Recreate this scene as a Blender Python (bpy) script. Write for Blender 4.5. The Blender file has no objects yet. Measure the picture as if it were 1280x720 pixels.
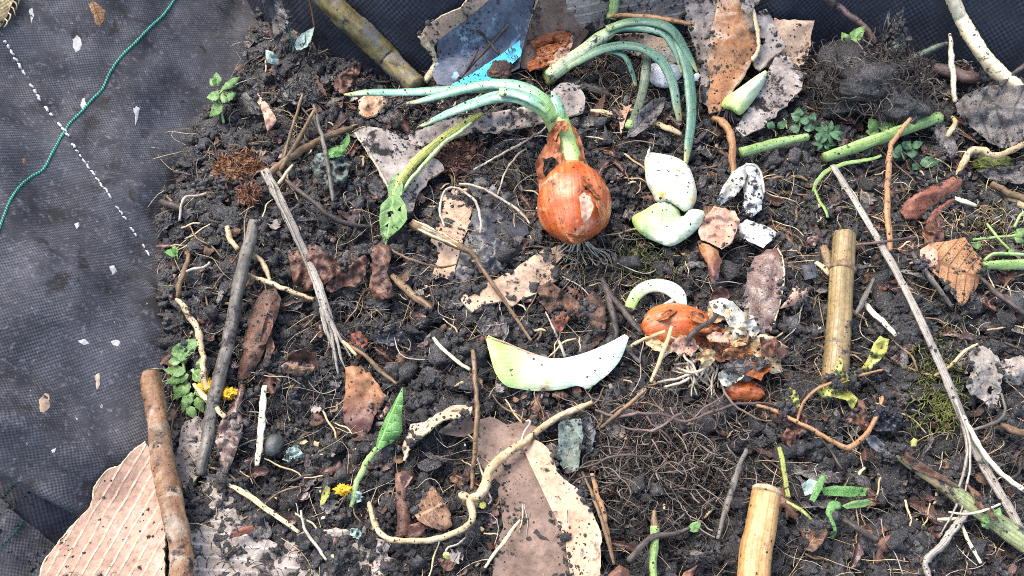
import bpy, math, random
import numpy as np
from mathutils import Vector, Matrix, geometry
from mathutils.bvhtree import BVHTree
from mathutils.kdtree import KDTree

random.seed(7)
RNG = np.random.default_rng(11)
SC = bpy.context.scene
COL = SC.collection

# ------------------------------------------------------------------ camera
FPX = 1065.0                       # focal length in pixels of a 1280 px wide frame
TILT = math.radians(35.0)
CAM = np.array([0.0, 0.0, 0.62])
RIGHT = np.array([1.0, 0, 0])
FWD = np.array([0.0, math.sin(TILT), -math.cos(TILT)])
UP = np.array([0.0, math.cos(TILT), math.sin(TILT)])

def rays(px, py):
    px = np.asarray(px, float); py = np.asarray(py, float)
    d = FWD[None] * FPX + RIGHT[None] * (px - 640)[:, None] + UP[None] * (360 - py)[:, None]
    return d / np.linalg.norm(d, axis=1)[:, None]

def mpp(p):
    """metres per pixel at a world point"""
    return float(np.dot(np.asarray(p) - CAM, FWD)) / FPX

# ------------------------------------------------------------------ noise
def _hash(ix, iy, seed):
    h = (ix.astype(np.int64) * 374761393 + iy.astype(np.int64) * 668265263 + seed * 1442695041) & 0xFFFFFFFF
    h = ((h ^ (h >> 13)) * 1274126177) & 0xFFFFFFFF
    h = (h ^ (h >> 16)) & 0xFFFFFFFF
    h = (h * 2246822519) & 0xFFFFFFFF
    return ((h ^ (h >> 15)) & 0xFFFFFF) / float(0xFFFFFF)

def vnoise(x, y, seed=0):
    x = np.asarray(x, float); y = np.asarray(y, float)
    x0 = np.floor(x); y0 = np.floor(y)
    fx = x - x0; fy = y - y0
    fx = fx * fx * fx * (fx * (fx * 6 - 15) + 10); fy = fy * fy * fy * (fy * (fy * 6 - 15) + 10)
    a = _hash(x0, y0, seed); b = _hash(x0 + 1, y0, seed); c = _hash(x0, y0 + 1, seed); d = _hash(x0 + 1, y0 + 1, seed)
    return (a * (1 - fx) + b * fx) * (1 - fy) + (c * (1 - fx) + d * fx) * fy

def fbm(x, y, seed=0, octv=4, gain=.5):
    s = 0; a = 1; t = 0
    for o in range(octv):
        s = s + a * (vnoise(x * 2 ** o, y * 2 ** o, seed + o * 17) - .5); t += a; a *= gain
    return s / t

def cell(x, y, seed=0):
    """rounded lumps: 0..1 height of the nearest random cell"""
    ix = np.floor(x); iy = np.floor(y)
    best = np.full(x.shape, 9.0); val = np.zeros(x.shape)
    for dx in (-1, 0, 1):
        for dy in (-1, 0, 1):
            cx = ix + dx; cy = iy + dy
            jx = cx + _hash(cx, cy, seed); jy = cy + _hash(cx, cy, seed + 5)
            d = (x - jx) ** 2 + (y - jy) ** 2
            m = d < best
            best = np.where(m, d, best); val = np.where(m, _hash(cx, cy, seed + 9), val)
    return np.sqrt(np.clip(1 - best / .72, 0, 1)) * (.25 + .75 * val)

# ------------------------------------------------------------------ terrain
GX0, GX1, GY0, GY1, GS = -0.66, 0.98, -0.02, 1.06, 0.0017
_gx = np.arange(GX0, GX1, GS); _gy = np.arange(GY0, GY1, GS)
XX, YY = np.meshgrid(_gx, _gy)

def plane_pt(px, py, z=0.0):
    d = rays([px], [py])[0]
    t = (z - CAM[2]) / d[2]
    return CAM + d * t

HM = 0.030 * fbm(XX * 5, YY * 5, 3, 3) + 0.012 * fbm(XX * 16, YY * 16, 8, 2)
# (px, py, sigma px, height mm) heaped and hollow places of the compost
for bx, by, sg, h in [(300, 300, 90, 6), (215, 480, 60, -16), (560, 585, 34, -12), (1080, 110, 80, 12), (500, 60, 60, -14),
                      (720, 200, 60, 5), (870, 430, 60, 6), (460, 560, 70, -3), (830, 590, 70, 9), (1180, 420, 120, 4),
                      (370, 640, 90, -4), (180, 600, 50, -10), (100, 660, 60, -22), (640, 250, 30, -6), (850, 680, 60, -8)]:
    p = plane_pt(bx, by); s = sg * mpp(p)
    HM += h * .001 * np.exp(-((XX - p[0]) ** 2 + (YY - p[1]) ** 2) / (2 * s * s))
_wx = XX + .006 * fbm(XX * 60, YY * 60, 31, 2); _wy = YY + .006 * fbm(XX * 60, YY * 60, 37, 2)
DET = -0.0215 + 0.014 * cell(_wx * 32, _wy * 32, 1) + 0.0115 * cell(_wx * 78, _wy * 78, 2) + 0.0062 * cell(_wx * 165, _wy * 165, 4)
DET += 0.020 * fbm(XX * 40, YY * 40, 50, 5, .68)
_d = np.stack([XX, YY, np.zeros_like(XX)], -1) - CAM; _dep = _d @ FWD
PXG = 640 + (_d @ RIGHT) / np.maximum(_dep, .05) * FPX; PYG = 360 - (_d @ UP) / np.maximum(_dep, .05) * FPX
_k = np.clip((PYG - 540 - .85 * (PXG - 0)) / 30, 0, 1) * np.clip((122 - PXG) / 30, 0, 1)
DET = DET * (1 - .6 * _k) - .030 * _k
def _edge_gap(E_):
    ex = np.interp(PYG, [q[1] for q in E_], [q[0] for q in E_]); return ex - 3 - PXG
EDGE = [(338, -40), (330, 5), (304, 85), (262, 150), (230, 205), (206, 260), (200, 330), (206, 410), (190, 470), (172, 560), (140, 605), (112, 640)]
_k3 = np.clip(_edge_gap(EDGE) / 16, 0, 1); _k3 = _k3 * (PYG < 640)
DET = DET - .05 * _k3
HF = HM + DET

def samp(G, x, y):
    fx = np.clip((np.asarray(x) - GX0) / GS, 0, G.shape[1] - 1.001); fy = np.clip((np.asarray(y) - GY0) / GS, 0, G.shape[0] - 1.001)
    i = fx.astype(int); j = fy.astype(int); fx = fx - i; fy = fy - j
    return (G[j, i] * (1 - fx) + G[j, i + 1] * fx) * (1 - fy) + (G[j + 1, i] * (1 - fx) + G[j + 1, i + 1] * fx) * fy

def soil_pts(px, py, h):
    """points h metres above the smooth lie of the heap, under the given pixels"""
    d = rays(px, py); h = np.broadcast_to(np.asarray(h, float), (len(d),))
    z = h.copy()
    for _ in range(8):
        t = (z - CAM[2]) / d[:, 2]
        p = CAM[None] + d * t[:, None]
        z = samp(HM, p[:, 0], p[:, 1]) + h
    t = (z - CAM[2]) / d[:, 2]
    if 'back' in SURF:                              # whatever leans at the back rests against the bag wall
        c = Vector(CAM)
        for i in np.nonzero(np.asarray(py) < 135)[0]:
            loc = SURF['back'].ray_cast(c, Vector(d[i]))[0]
            if loc is not None: t[i] = min(t[i], (loc - c).length - .004 - .25 * max(h[i], 0))
    return CAM[None] + d * t[:, None]

SURF = {}                                           # name -> BVHTree of a wall that things lie on
def pts_on(px, py, h, on=None):
    if on is None: return soil_pts(px, py, h)
    bvh = SURF[on]; out = []
    d = rays(px, py); h = np.broadcast_to(np.asarray(h, float), (len(d),))
    c = Vector(CAM)
    for i in range(len(d)):
        loc, nor, _, _ = bvh.ray_cast(c, Vector(d[i]))
        if loc is None:
            loc = Vector(soil_pts([px[i]], [py[i]], 0.0)[0]); nor = Vector((0, 0, 1))
        if nor.dot(c - loc) < 0: nor = -nor
        out.append(loc + nor * float(h[i]))
    return np.array([tuple(v) for v in out])

# ------------------------------------------------------------------ objects
def thing(name, label, cat, loc, group=None):
    o = bpy.data.objects.new(name, None); COL.objects.link(o)
    o.location = [float(v) for v in loc]; o.empty_display_size = .01
    o['label'] = label; o['category'] = cat
    if group: o['group'] = group
    return o

def tag(o, label, cat, group=None):
    o['label'] = label; o['category'] = cat
    if group: o['group'] = group
    return o

class MB:
    """collects vertices, faces and two UV sets of one mesh"""
    def __init__(s): s.v = []; s.f = []; s.uv = []; s.sh = []; s.mi = []; s.n = 0
    def add(s, v, f, uv=None, sh=None, mi=0):
        v = np.asarray(v, float)
        s.v.append(v); s.f += [tuple(int(i) + s.n for i in q) for q in f]; s.mi += [mi] * len(f)
        s.uv.append(np.zeros((len(v), 2)) if uv is None else np.asarray(uv, float))
        s.sh.append(np.zeros((len(v), 2)) if sh is None else np.asarray(sh, float))
        s.n += len(v); return s
    def build(s, name, mats, parent=None, smooth=True, origin=None, solid=0.0, rim=None, sub=0):
        v = np.concatenate(s.v)
        if parent is not None: org = np.array(parent.location)
        elif origin is not None: org = np.asarray(origin, float)
        else: org = v.mean(0); org[2] = v[:, 2].min()
        me = bpy.data.meshes.new(name)
        me.from_pydata((v - org).tolist(), [], s.f)
        if not isinstance(mats, (list, tuple)): mats = [mats]
        for m in mats: me.materials.append(m)
        if len(mats) > 1: me.polygons.foreach_set('material_index', s.mi)
        li = np.empty(len(me.loops), dtype=np.int32); me.loops.foreach_get('vertex_index', li)
        for nm, src in (('UVMap', s.uv), ('shape', s.sh)):
            a = np.concatenate(src); l = me.uv_layers.new(name=nm)
            l.data.foreach_set('uv', a[li].astype(np.float32).ravel())
        me.polygons.foreach_set('use_smooth', [smooth] * len(me.polygons))
        me.update()
        if solid and smooth:                        # crisp rims on thin sheets
            ei = np.empty(len(me.loops), dtype=np.int32); me.loops.foreach_get('edge_index', ei)
            a_ = me.attributes.new('sharp_edge', 'BOOLEAN', 'EDGE'); a_.data.foreach_set('value', np.bincount(ei, minlength=len(me.edges)) == 1)
        o = bpy.data.objects.new(name, me); COL.objects.link(o)
        if parent is not None: o.parent = parent
        else: o.location = org
        if sub:
            m = o.modifiers.new('Subd', 'SUBSURF'); m.levels = sub; m.render_levels = sub
        if solid:
            m = o.modifiers.new('Solid', 'SOLIDIFY'); m.thickness = solid; m.offset = -1
            if rim is not None: m.material_offset_rim = rim
        return o

def catmull(P, n):
    """P (k,d) -> smooth n samples"""
    P = np.asarray(P, float)
    if len(P) == 2: 
        t = np.linspace(0, 1, n)[:, None]; return P[0] * (1 - t) + P[1] * t
    seg = np.linalg.norm(np.diff(P[:, :2], axis=0), axis=1) + 1e-6
    T = np.concatenate([[0], np.cumsum(seg)])
    Q = np.concatenate([[2 * P[0] - P[1]], P, [2 * P[-1] - P[-2]]])
    ts = np.linspace(0, T[-1], n); out = np.empty((n, P.shape[1]))
    for i, t in enumerate(ts):
        k = min(np.searchsorted(T, t, side='right') - 1, len(P) - 2)
        u = (t - T[k]) / seg[k]
        a, b, c, d = Q[k], Q[k + 1], Q[k + 2], Q[k + 3]
        out[i] = .5 * ((2 * b) + (-a + c) * u + (2 * a - 5 * b + 4 * c - d) * u * u + (-a + 3 * b - 3 * c + d) * u ** 3)
    return out

def tube_geo(C, R, sides=8, rough=0.0, flat=1.0, cap=True, fr=300., seed=None, twist=0., up=None, kn=None):
    """ring tube through centres C with radii R (metres)"""
    C = np.asarray(C, float); n = len(C); R = np.broadcast_to(np.asarray(R, float), (n,))
    seed = random.randrange(9999) if seed is None else seed
    Tn = np.gradient(C, axis=0); Tn /= np.linalg.norm(Tn, axis=1)[:, None] + 1e-12
    ref = np.array([0, 0, -1.0]) if up is None else np.asarray(up, float)
    N = ref - Tn[0] * np.dot(ref, Tn[0])
    if np.linalg.norm(N) < 1e-3: N = np.array([0, 1.0, 0]) - Tn[0] * Tn[0][1]
    N /= np.linalg.norm(N)
    S = np.concatenate([[0], np.cumsum(np.linalg.norm(np.diff(C, axis=0), axis=1))])
    ang = np.linspace(0, 2 * math.pi, sides + 1)
    V = np.empty((n, sides + 1, 3)); UV = np.empty((n, sides + 1, 2)); SH = np.empty((n, sides + 1, 2))
    for i in range(n):
        N = N - Tn[i] * np.dot(N, Tn[i]); N /= np.linalg.norm(N); B = np.cross(Tn[i], N)
        a = ang + twist * S[i]
        r = np.full(sides + 1, R[i])
        if rough:
            ca, sa = np.cos(a) * 1.3, np.sin(a) * 1.3
            r = r * (1 + rough * 2 * (vnoise(S[i] * fr + ca + 7, sa * 2 + seed * 3.1, seed) - .5)
                     + rough * (vnoise(S[i] * fr * 4 + ca * 3 + 3, sa * 4 + seed, seed + 3) - .5))
        if kn is not None: r = r * (1 + kn[i])
        V[i] = C[i] + (np.cos(a) * r * flat)[:, None] * N + (np.sin(a) * r)[:, None] * B
        UV[i, :, 0] = S[i]; UV[i, :, 1] = ang * max(R.max(), 1e-5)
        SH[i, :, 0] = S[i] / max(S[-1], 1e-9); SH[i, :, 1] = np.cos(ang + math.pi / 2)
    m = sides + 1; F = []
    for i in range(n - 1):
        for j in range(sides):
            F.append((i * m + j, i * m + j + 1, (i + 1) * m + j + 1, (i + 1) * m + j))
    if cap:
        F.append(tuple(range(sides - 1, -1, -1))); b = (n - 1) * m; F.append(tuple(b + j for j in range(sides)))
    return V.reshape(-1, 3), F, UV.reshape(-1, 2), SH.reshape(-1, 2)

def path(pts, n=None, on=None, rpx=None, jit=0.):
    """pts: (px, py, h mm[, r px]) -> world centres and radii"""
    A = np.array([list(p) + [rpx if rpx else 2.0] * (4 - len(p)) for p in pts], float)
    L = np.linalg.norm(np.diff(A[:, :2], axis=0), axis=1).sum()
    n = n or int(max(4, min(90, L / 3)))
    Q = catmull(A, n)
    if jit:
        sd = random.randrange(9999); u = np.linspace(0, L, n); w = np.minimum(1, np.minimum(u, L - u) / 12 + .2)
        for c in (0, 1): Q[:, c] += jit * w * (Q[:, 3] * .5 + .7) * (2.6 * fbm(u / 26, u * 0 + sd + c * 7.3, sd, 2) + 1.2 * fbm(u / 8, u * 0 + sd + c * 3.1, sd + 5, 2))
        Q[:, 2] += jit * 3 * fbm(u / 30, u * 0 + sd + 1.7, sd + 9, 2); Q[:, 3] *= 1 + jit * .5 * fbm(u / 9, u * 0 + sd, sd + 2, 2)
    C = pts_on(Q[:, 0], Q[:, 1], Q[:, 2] * .001, on)
    sc = ((C - CAM) @ FWD) / FPX
    return C, np.clip(Q[:, 3], .15, None) * sc

def tube(name, pts, mat, parent=None, r=None, sides=8, rough=.12, flat=1., on=None, n=None, fr=300., twist=0., cap=True, sub=0, jit=None):
    C, R = path(pts, n, on, r, (.0 if on or sides >= 12 or max([p[3] for p in pts if len(p) > 3] + [r or 0]) > 5.2 else .85 if 'root' in name else 1.0 if 'vine' in name else .5) if jit is None else jit)
    if on is None and max([p[3] for p in pts if len(p) > 3] + [r or 0]) > 3 and name != 'culm': TOPT.append((C, R))
    return MB().add(*tube_geo(C, R, sides, rough, flat, cap, fr, None, twist)).build(name, mat, parent, sub=sub)

def inside(x, y, poly):
    x = np.asarray(x); y = np.asarray(y); poly = np.asarray(poly)[:, :2]
    r = np.zeros(x.shape, bool); n = len(poly); j = n - 1
    for i in range(n):
        xi, yi = poly[i]; xj, yj = poly[j]
        c = ((yi > y) != (yj > y)) & (x < (xj - xi) * (y - yi) / (yj - yi + 1e-12) + xi)
        r ^= c; j = i
    return r

TOPT = []; TOPS = []                             # what loose soil can come to lie on
MASKS = []                                        # outlines of the larger things: nothing is strewn over them
def sheet_geo(outline, h=4, ax=None, puff=0., crum=0., csc=18., rag=None, step=None, grid=None, holes=(), on=None, smooth=False, rib=0., ribp=6., seed=None, mask=True, wav=0., wavn=3, roll=0., twist=0., dust=1.):
    """a sheet of any outline; outline points (px, py[, extra h mm])"""
    seed = random.randrange(9999) if seed is None else seed
    O = np.array([list(p) + [0.0] * (3 - len(p)) for p in outline], float)
    size = max(np.ptp(O[:, 0]), np.ptp(O[:, 1]))
    if mask and size > 16: MASKS.append(O[:, :2].copy())
    step = step or max(1.6, min(6., size / 22)); grid = grid or max(1.8, min(5.5, size / 24))
    if smooth:
        k = len(O); Q = catmull(np.concatenate([O[-2:], O, O[:2]]), 16 * (k + 3) + 1)[32:32 + 16 * k]
        # thin out to the step
        keep = [0]
        for i in range(1, len(Q)):
            if np.linalg.norm(Q[i, :2] - Q[keep[-1], :2]) > step: keep.append(i)
        D = Q[keep]
    else:
        D = []
        for i in range(len(O)):
            a, b = O[i], O[(i + 1) % len(O)]; m = max(1, int(np.linalg.norm(b[:2] - a[:2]) / step))
            for q in range(m): D.append(a + (b - a) * q / m)
        D = np.array(D)
    auto = 0. if smooth or on else min(1.1, size / 60)
    rag = auto if rag is None else max(rag, auto) if rag >= .5 else rag
    if rag:
        c = D[:, :2].mean(0)
        nn = fbm(D[:, 0] * .16, D[:, 1] * .16, seed, 4, .65) * 2
        dv = D[:, :2] - c; dv /= np.linalg.norm(dv, axis=1)[:, None] + 1e-6
        D[:, :2] += dv * (nn * rag * 2)[:, None]
    x0, y0 = D[:, 0].min(), D[:, 1].min(); x1, y1 = D[:, 0].max(), D[:, 1].max()
    gx, gy = np.meshgrid(np.arange(x0, x1, grid), np.arange(y0, y1, grid)); gx = gx.ravel(); gy = gy.ravel()
    rr = np.random.default_rng(seed); gx = gx + rr.uniform(-.3, .3, gx.shape) * grid; gy = gy + rr.uniform(-.3, .3, gy.shape) * grid
    m = inside(gx, gy, D); gx = gx[m]; gy = gy[m]
    if len(gx):
        dist = np.sqrt(((gx[:, None] - D[None, :, 0]) ** 2 + (gy[:, None] - D[None, :, 1]) ** 2)).min(1)
        m = dist > step * .5; gx = gx[m]; gy = gy[m]
    V2 = np.concatenate([D[:, :2], np.stack([gx, gy], 1)])
    res = geometry.delaunay_2d_cdt([Vector(p) for p in V2], [], [list(range(len(D)))], 1, 1e-6)
    V = np.array([tuple(p) for p in res[0]]); F = [tuple(f) for f in res[2]]
    if holes:
        cx = np.array([V[list(f)].mean(0) for f in F]); bad = np.zeros(len(F), bool)
        for hp in holes: bad |= inside(cx[:, 0], cx[:, 1], hp)
        F = [f for f, b in zip(F, bad) if not b]
    d2 = ((V[:, None, 0] - D[None, :, 0]) ** 2 + (V[:, None, 1] - D[None, :, 1]) ** 2)
    w = 1 / (d2 + 2.) ** 1.5
    hh = (w * D[None, :, 2]).sum(1) / w.sum(1)
    ed = np.sqrt(d2.min(1)); ed = ed / max(ed.max(), 1e-6)
    hh = hh + h + puff * (.85 if smooth else .5) * np.sqrt(np.clip(1 - (1 - ed) ** 2, 0, 1))
    if crum:
        hh = hh + crum * 1.5 * fbm(V[:, 0] / csc, V[:, 1] / csc, seed + 3, 3, .55)
        rg = 1 - np.abs(fbm(V[:, 0] / csc / 1.6 + 40, V[:, 1] / csc / 1.6, seed + 23, 3, .5)) * 4
        hh = hh + crum * .7 * (np.clip(rg, -1, 1) - .4)
    elif puff and not smooth: hh = hh + 1.2 * fbm(V[:, 0] / 9, V[:, 1] / 9, seed + 3, 3, .6)
    # long axis
    if ax is None:
        c = D[:, :2].mean(0); u, s, vt = np.linalg.svd(D[:, :2] - c, full_matrices=False); e = vt[0]
        pr = (D[:, :2] - c) @ e; p0 = c + e * pr.min(); p1 = c + e * pr.max()
    else: p0, p1 = np.array(ax[0], float), np.array(ax[1], float)
    e = (p1 - p0); L = np.linalg.norm(e); e /= L; q = np.array([-e[1], e[0]])
    a = (V - p0) @ e; b = (V - p0) @ q
    if rib: hh = hh + rib * np.sin(b * 2 * math.pi / ribp)
    if wav: hh = hh + wav * np.sin(a / L * math.pi * 2 * wavn + seed) * np.abs(b) / (np.abs(b).max() + 1e-6)
    if roll or twist:
        bn = b / (np.abs(b).max() + 1e-6); hh = hh + roll * (np.abs(bn) ** 1.6 - .3) + twist * bn * (a / L - .5) * 2
        hh = np.maximum(hh, np.minimum(h, 1.5))
    P = pts_on(V[:, 0], V[:, 1], hh * .001, on)
    sc = mpp(P.mean(0))
    UV = np.stack([a * sc, b * sc], 1); SH = np.stack([a / L, b / (np.abs(b).max() + 1e-6)], 1)
    # face the camera
    if F:
        i, j, k = F[0][:3]; nrm = np.cross(P[j] - P[i], P[k] - P[i])
        if np.dot(nrm, CAM - P[i]) < 0: F = [f[::-1] for f in F]
    if on is None: TOPS.append((P, np.array([f[:3] for f in F]), size, (.12 if smooth else 1.) * dust, len(D)))
    return P, F, UV, SH

def sheet(name, outline, mat, parent=None, solid=.35, rim=None, **kw):
    A = np.array([p[:2] for p in outline], float); sz = min(60, max(np.ptp(A[:, 0]), np.ptp(A[:, 1])))
    if solid <= .5 and sz > 12 and not kw.get('smooth') and kw.get('on') is None:
        kw.setdefault('roll', random.choice((-1, 1, 1)) * random.uniform(.05, .14) * sz); kw.setdefault('twist', random.uniform(-.09, .09) * sz)
    return MB().add(*sheet_geo(outline, **kw)).build(name, mat, parent, solid=solid * .001, rim=rim)

def lens(p0, p1, w, kind='ovate', serr=0., bend=0., n=11, h0=0., h1=0., hm=0.):
    """outline of a leaf from p0 (stalk end) to p1 (tip), w px half width"""
    p0 = np.array(p0, float); p1 = np.array(p1, float); e = p1 - p0; L = np.linalg.norm(e); e /= L; q = np.array([-e[1], e[0]])
    prof = {'ovate': lambda t: math.sin(math.pi * t ** .72), 'lance': lambda t: math.sin(math.pi * t) ** .9, 'strap': lambda t: min(1, 6 * t, (1 - t) * 3.)}[kind]
    out = []
    for s in (1, -1):
        for i in range(n + 1) if s == 1 else range(n - 1, 0, -1):
            t = i / n; ww = w * prof(t) * (1 + (serr if i % 2 else -serr)) * s
            hz = h0 + (h1 - h0) * t + hm * math.sin(math.pi * t)
            p = p0 + e * L * t + q * (ww + bend * math.sin(math.pi * t)); out.append((p[0], p[1], hz))
    return out

def ico(sub):
    t = (1 + 5 ** .5) / 2
    v = [(-1, t, 0), (1, t, 0), (-1, -t, 0), (1, -t, 0), (0, -1, t), (0, 1, t), (0, -1, -t), (0, 1, -t), (t, 0, -1), (t, 0, 1), (-t, 0, -1), (-t, 0, 1)]
    f = [(0, 11, 5), (0, 5, 1), (0, 1, 7), (0, 7, 10), (0, 10, 11), (1, 5, 9), (5, 11, 4), (11, 10, 2), (10, 7, 6), (7, 1, 8), (3, 9, 4), (3, 4, 2), (3, 2, 6), (3, 6, 8), (3, 8, 9), (4, 9, 5), (2, 4, 11), (6, 2, 10), (8, 6, 7), (9, 8, 1)]
    v = [np.array(p) / np.linalg.norm(p) for p in v]
    for _ in range(sub):
        nf = []; mid = {}
        def m(a, b):
            k = (min(a, b), max(a, b))
            if k not in mid: q = v[a] + v[b]; v.append(q / np.linalg.norm(q)); mid[k] = len(v) - 1
            return mid[k]
        for a, b, c in f:
            x, y, z = m(a, b), m(b, c), m(c, a); nf += [(a, x, z), (b, y, x), (c, z, y), (x, y, z)]
        f = nf
    return np.array(v), np.array(f)

# ------------------------------------------------------------------ materials
def S(h, k=.78):
    h = h.lstrip('#'); c = [int(h[i:i + 2], 16) / 255 for i in (0, 2, 4)]
    return tuple(k * (x / 12.92 if x <= .04045 else ((x + .055) / 1.055) ** 2.4) for x in c) + (1,)

class NT:
    def __init__(s, name):
        s.m = bpy.data.materials.new(name); s.m.use_nodes = True; s.t = s.m.node_tree; s.t.nodes.clear()
        s.out = s.n('ShaderNodeOutputMaterial')
    def n(s, t, **kw):
        x = s.t.nodes.new(t)
        for k, v in kw.items():
            if k.startswith('i_'):
                x.inputs[k[2:].replace('_', ' ')].default_value = v
            else: setattr(x, k, v)
        return x
    def l(s, a, b): s.t.links.new(a, b)
    def math(s, op, a, b=None, c=None, clamp=False):
        x = s.n('ShaderNodeMath', operation=op); x.use_clamp = clamp
        for i, v in enumerate((a, b, c)):
            if v is None: continue
            if isinstance(v, (int, float)): x.inputs[i].default_value = v
            else: s.l(v, x.inputs[i])
        return x.outputs[0]
    def mix(s, f, a, b):
        x = s.n('ShaderNodeMix', data_type='RGBA')
        for i, v in ((0, f), (6, a), (7, b)):
            if isinstance(v, (int, float)): x.inputs[i].default_value = v
            elif isinstance(v, tuple): x.inputs[i].default_value = v
            else: s.l(v, x.inputs[i])
        return x.outputs[2]
    def ramp(s, f, stops, interp='LINEAR'):
        r = s.n('ShaderNodeValToRGB'); cr = r.color_ramp; cr.interpolation = interp
        while len(cr.elements) < len(stops): cr.elements.new(.5)
        for e, (p, c) in zip(cr.elements, stops):
            e.position = p; e.color = c if isinstance(c, tuple) else (c, c, c, 1)
        s.l(f, r.inputs[0]); return r.outputs[0]
    def noise(s, vec, scale, detail=4, rough=.55, dist=0., dim='3D'):
        x = s.n('ShaderNodeTexNoise', noise_dimensions=dim); x.inputs['Scale'].default_value = scale; x.inputs['Detail'].default_value = detail
        x.inputs['Roughness'].default_value = rough; x.inputs['Distortion'].default_value = dist; s.l(vec, x.inputs['Vector']); return x.outputs[0]

SOILC = (0.020, 0.0175, 0.0165, 1)
def pm(name, cols, sc=90, stretch=(1, 1), uv=True, rough=(.45, .8), bump=.35, bsc=320, dirt=.25, dsc=60, speck=.3, ssc=330, spec=.35,
       pat=None, pcol=None, pk=1.0, pper=.004, transl=0., detail=5, edge=None, contrast=.22, sss=0.0, patch=None, bdist=.0008, tipc=None, basec=None, mott=.75):
    """cols: 2-4 colours from dark to light; patch=(colour, amount, scale); pat one of fibre weave corr vein helix"""
    g = NT(name)
    tc = g.n('ShaderNodeTexCoord'); oi = g.n('ShaderNodeObjectInfo')
    ofs = g.n('ShaderNodeVectorMath', operation='SCALE'); ofs.inputs['Scale'].default_value = 1.0
    cmb = g.n('ShaderNodeCombineXYZ'); rnd = oi.outputs['Random']
    g.l(g.math('MULTIPLY', rnd, 3.7), cmb.inputs[0]); g.l(g.math('MULTIPLY', rnd, 9.1), cmb.inputs[1]); g.l(g.math('MULTIPLY', rnd, 5.3), cmb.inputs[2])
    def add(v):
        a = g.n('ShaderNodeVectorMath', operation='ADD'); g.l(v, a.inputs[0]); g.l(cmb.outputs[0], a.inputs[1]); return a.outputs[0]
    ob = add(tc.outputs['Object'])
    if uv:
        u0 = tc.outputs['UV']; mp = g.n('ShaderNodeMapping'); mp.inputs['Scale'].default_value = (stretch[0], stretch[1], 1); g.l(u0, mp.inputs[0]); vec = add(mp.outputs[0])
    else: vec = ob
    sh = g.n('ShaderNodeUVMap', uv_map='shape'); sx = g.n('ShaderNodeSeparateXYZ'); g.l(sh.outputs[0], sx.inputs[0])
    n1 = g.noise(vec, sc, detail, .6, .4)
    k = len(cols); lo, hi = .5 - contrast, .5 + contrast
    col = g.ramp(n1, [(lo + (hi - lo) * i / (k - 1), c) for i, c in enumerate(cols)])
    height = g.noise(vec if uv and pat == 'fibre' else ob, bsc, 4, .6)
    if basec is not None:                                     # a second colour at the foot of the part
        col = g.mix(g.ramp(g.math('ADD', sx.outputs[0], g.math('MULTIPLY', g.math('SUBTRACT', n1, .5), .3)), [(basec[1], 1.), (basec[2], 0.)]), col, basec[0])
    if tipc is not None:
        col = g.mix(g.ramp(g.math('ADD', sx.outputs[0], g.math('MULTIPLY', g.math('SUBTRACT', n1, .5), .3)), [(tipc[1], 0.), (tipc[2], 1.)]), col, tipc[0])
    if patch is not None:
        pn = g.noise(ob, patch[2], 4, .6, .5); a = 1 - patch[1]
        col = g.mix(g.ramp(pn, [(.30 + .4 * a - .05, 0.), (.30 + .4 * a + .06, 1.)]), col, patch[0])
    if pat == 'weave':
        su = g.n('ShaderNodeSeparateXYZ'); g.l(tc.outputs['UV'], su.inputs[0])
        wob = g.math('MULTIPLY', g.math('SUBTRACT', g.noise(ob, 45, 2), .5), 5.)
        a = g.math('SINE', g.math('ADD', g.math('MULTIPLY', su.outputs[0], 2 * math.pi / pper), wob))
        b = g.math('SINE', g.math('ADD', g.math('MULTIPLY', su.outputs[1], 2 * math.pi / pper), wob))
        w = g.math('MULTIPLY', g.math('MULTIPLY', a, b), .5); w = g.math('ADD', w, .5)
        w = g.math('MULTIPLY', w, g.ramp(g.noise(ob, 38, 4, .65), [(.36, .15), (.62, 1.)]))
        col = g.mix(g.math('MULTIPLY', w, pk), col, pcol)
        height = g.math('ADD', g.math('MULTIPLY', height, .4), g.math('MULTIPLY', w, .9))
    elif pat == 'corr':
        su = g.n('ShaderNodeSeparateXYZ'); g.l(tc.outputs['UV'], su.inputs[0])
        wob = g.math('MULTIPLY', g.math('SUBTRACT', g.noise(ob, 50, 3), .5), 2.2)
        a = g.math('SINE', g.math('ADD', g.math('MULTIPLY', su.outputs[1], 2 * math.pi / pper), wob))
        w = g.ramp(a, [(.55, 0.), (.98, 1.)])
        brk = g.ramp(g.noise(ob, 110, 3), [(.35, .2), (.6, 1.)])
        w = g.math('MULTIPLY', w, brk)
        col = g.mix(g.math('MULTIPLY', w, pk), col, pcol)
        height = g.math('ADD', g.math('MULTIPLY', height, .5), w)
    elif pat == 'vein':
        av = g.math('ABSOLUTE', g.math('ADD', sx.outputs[1], g.math('MULTIPLY', g.math('SUBTRACT', g.noise(ob, 60, 2), .5), .12)))
        a = g.math('SINE', g.math('SUBTRACT', g.math('MULTIPLY', sx.outputs[0], pper), g.math('MULTIPLY', av, 6.)))
        w = g.math('MAXIMUM', g.ramp(a, [(.86, 0.), (.99, 1.)]), g.ramp(av, [(.03, 1.), (.07, 0.)]))
        net = g.n('ShaderNodeTexVoronoi', feature='DISTANCE_TO_EDGE'); net.inputs['Scale'].default_value = 420; g.l(ob, net.inputs['Vector'])
        w2 = g.math('MULTIPLY', g.ramp(net.outputs['Distance'], [(.0, 1.), (.12, 0.)]), .4)
        w = g.math('MAXIMUM', w, w2)
        col = g.mix(g.math('MULTIPLY', w, pk), col, pcol)
        height = g.math('SUBTRACT', g.math('MULTIPLY', height, .6), g.math('MULTIPLY', w, .6))
    elif pat == 'lines':                                       # dark lines running along the part
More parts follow.
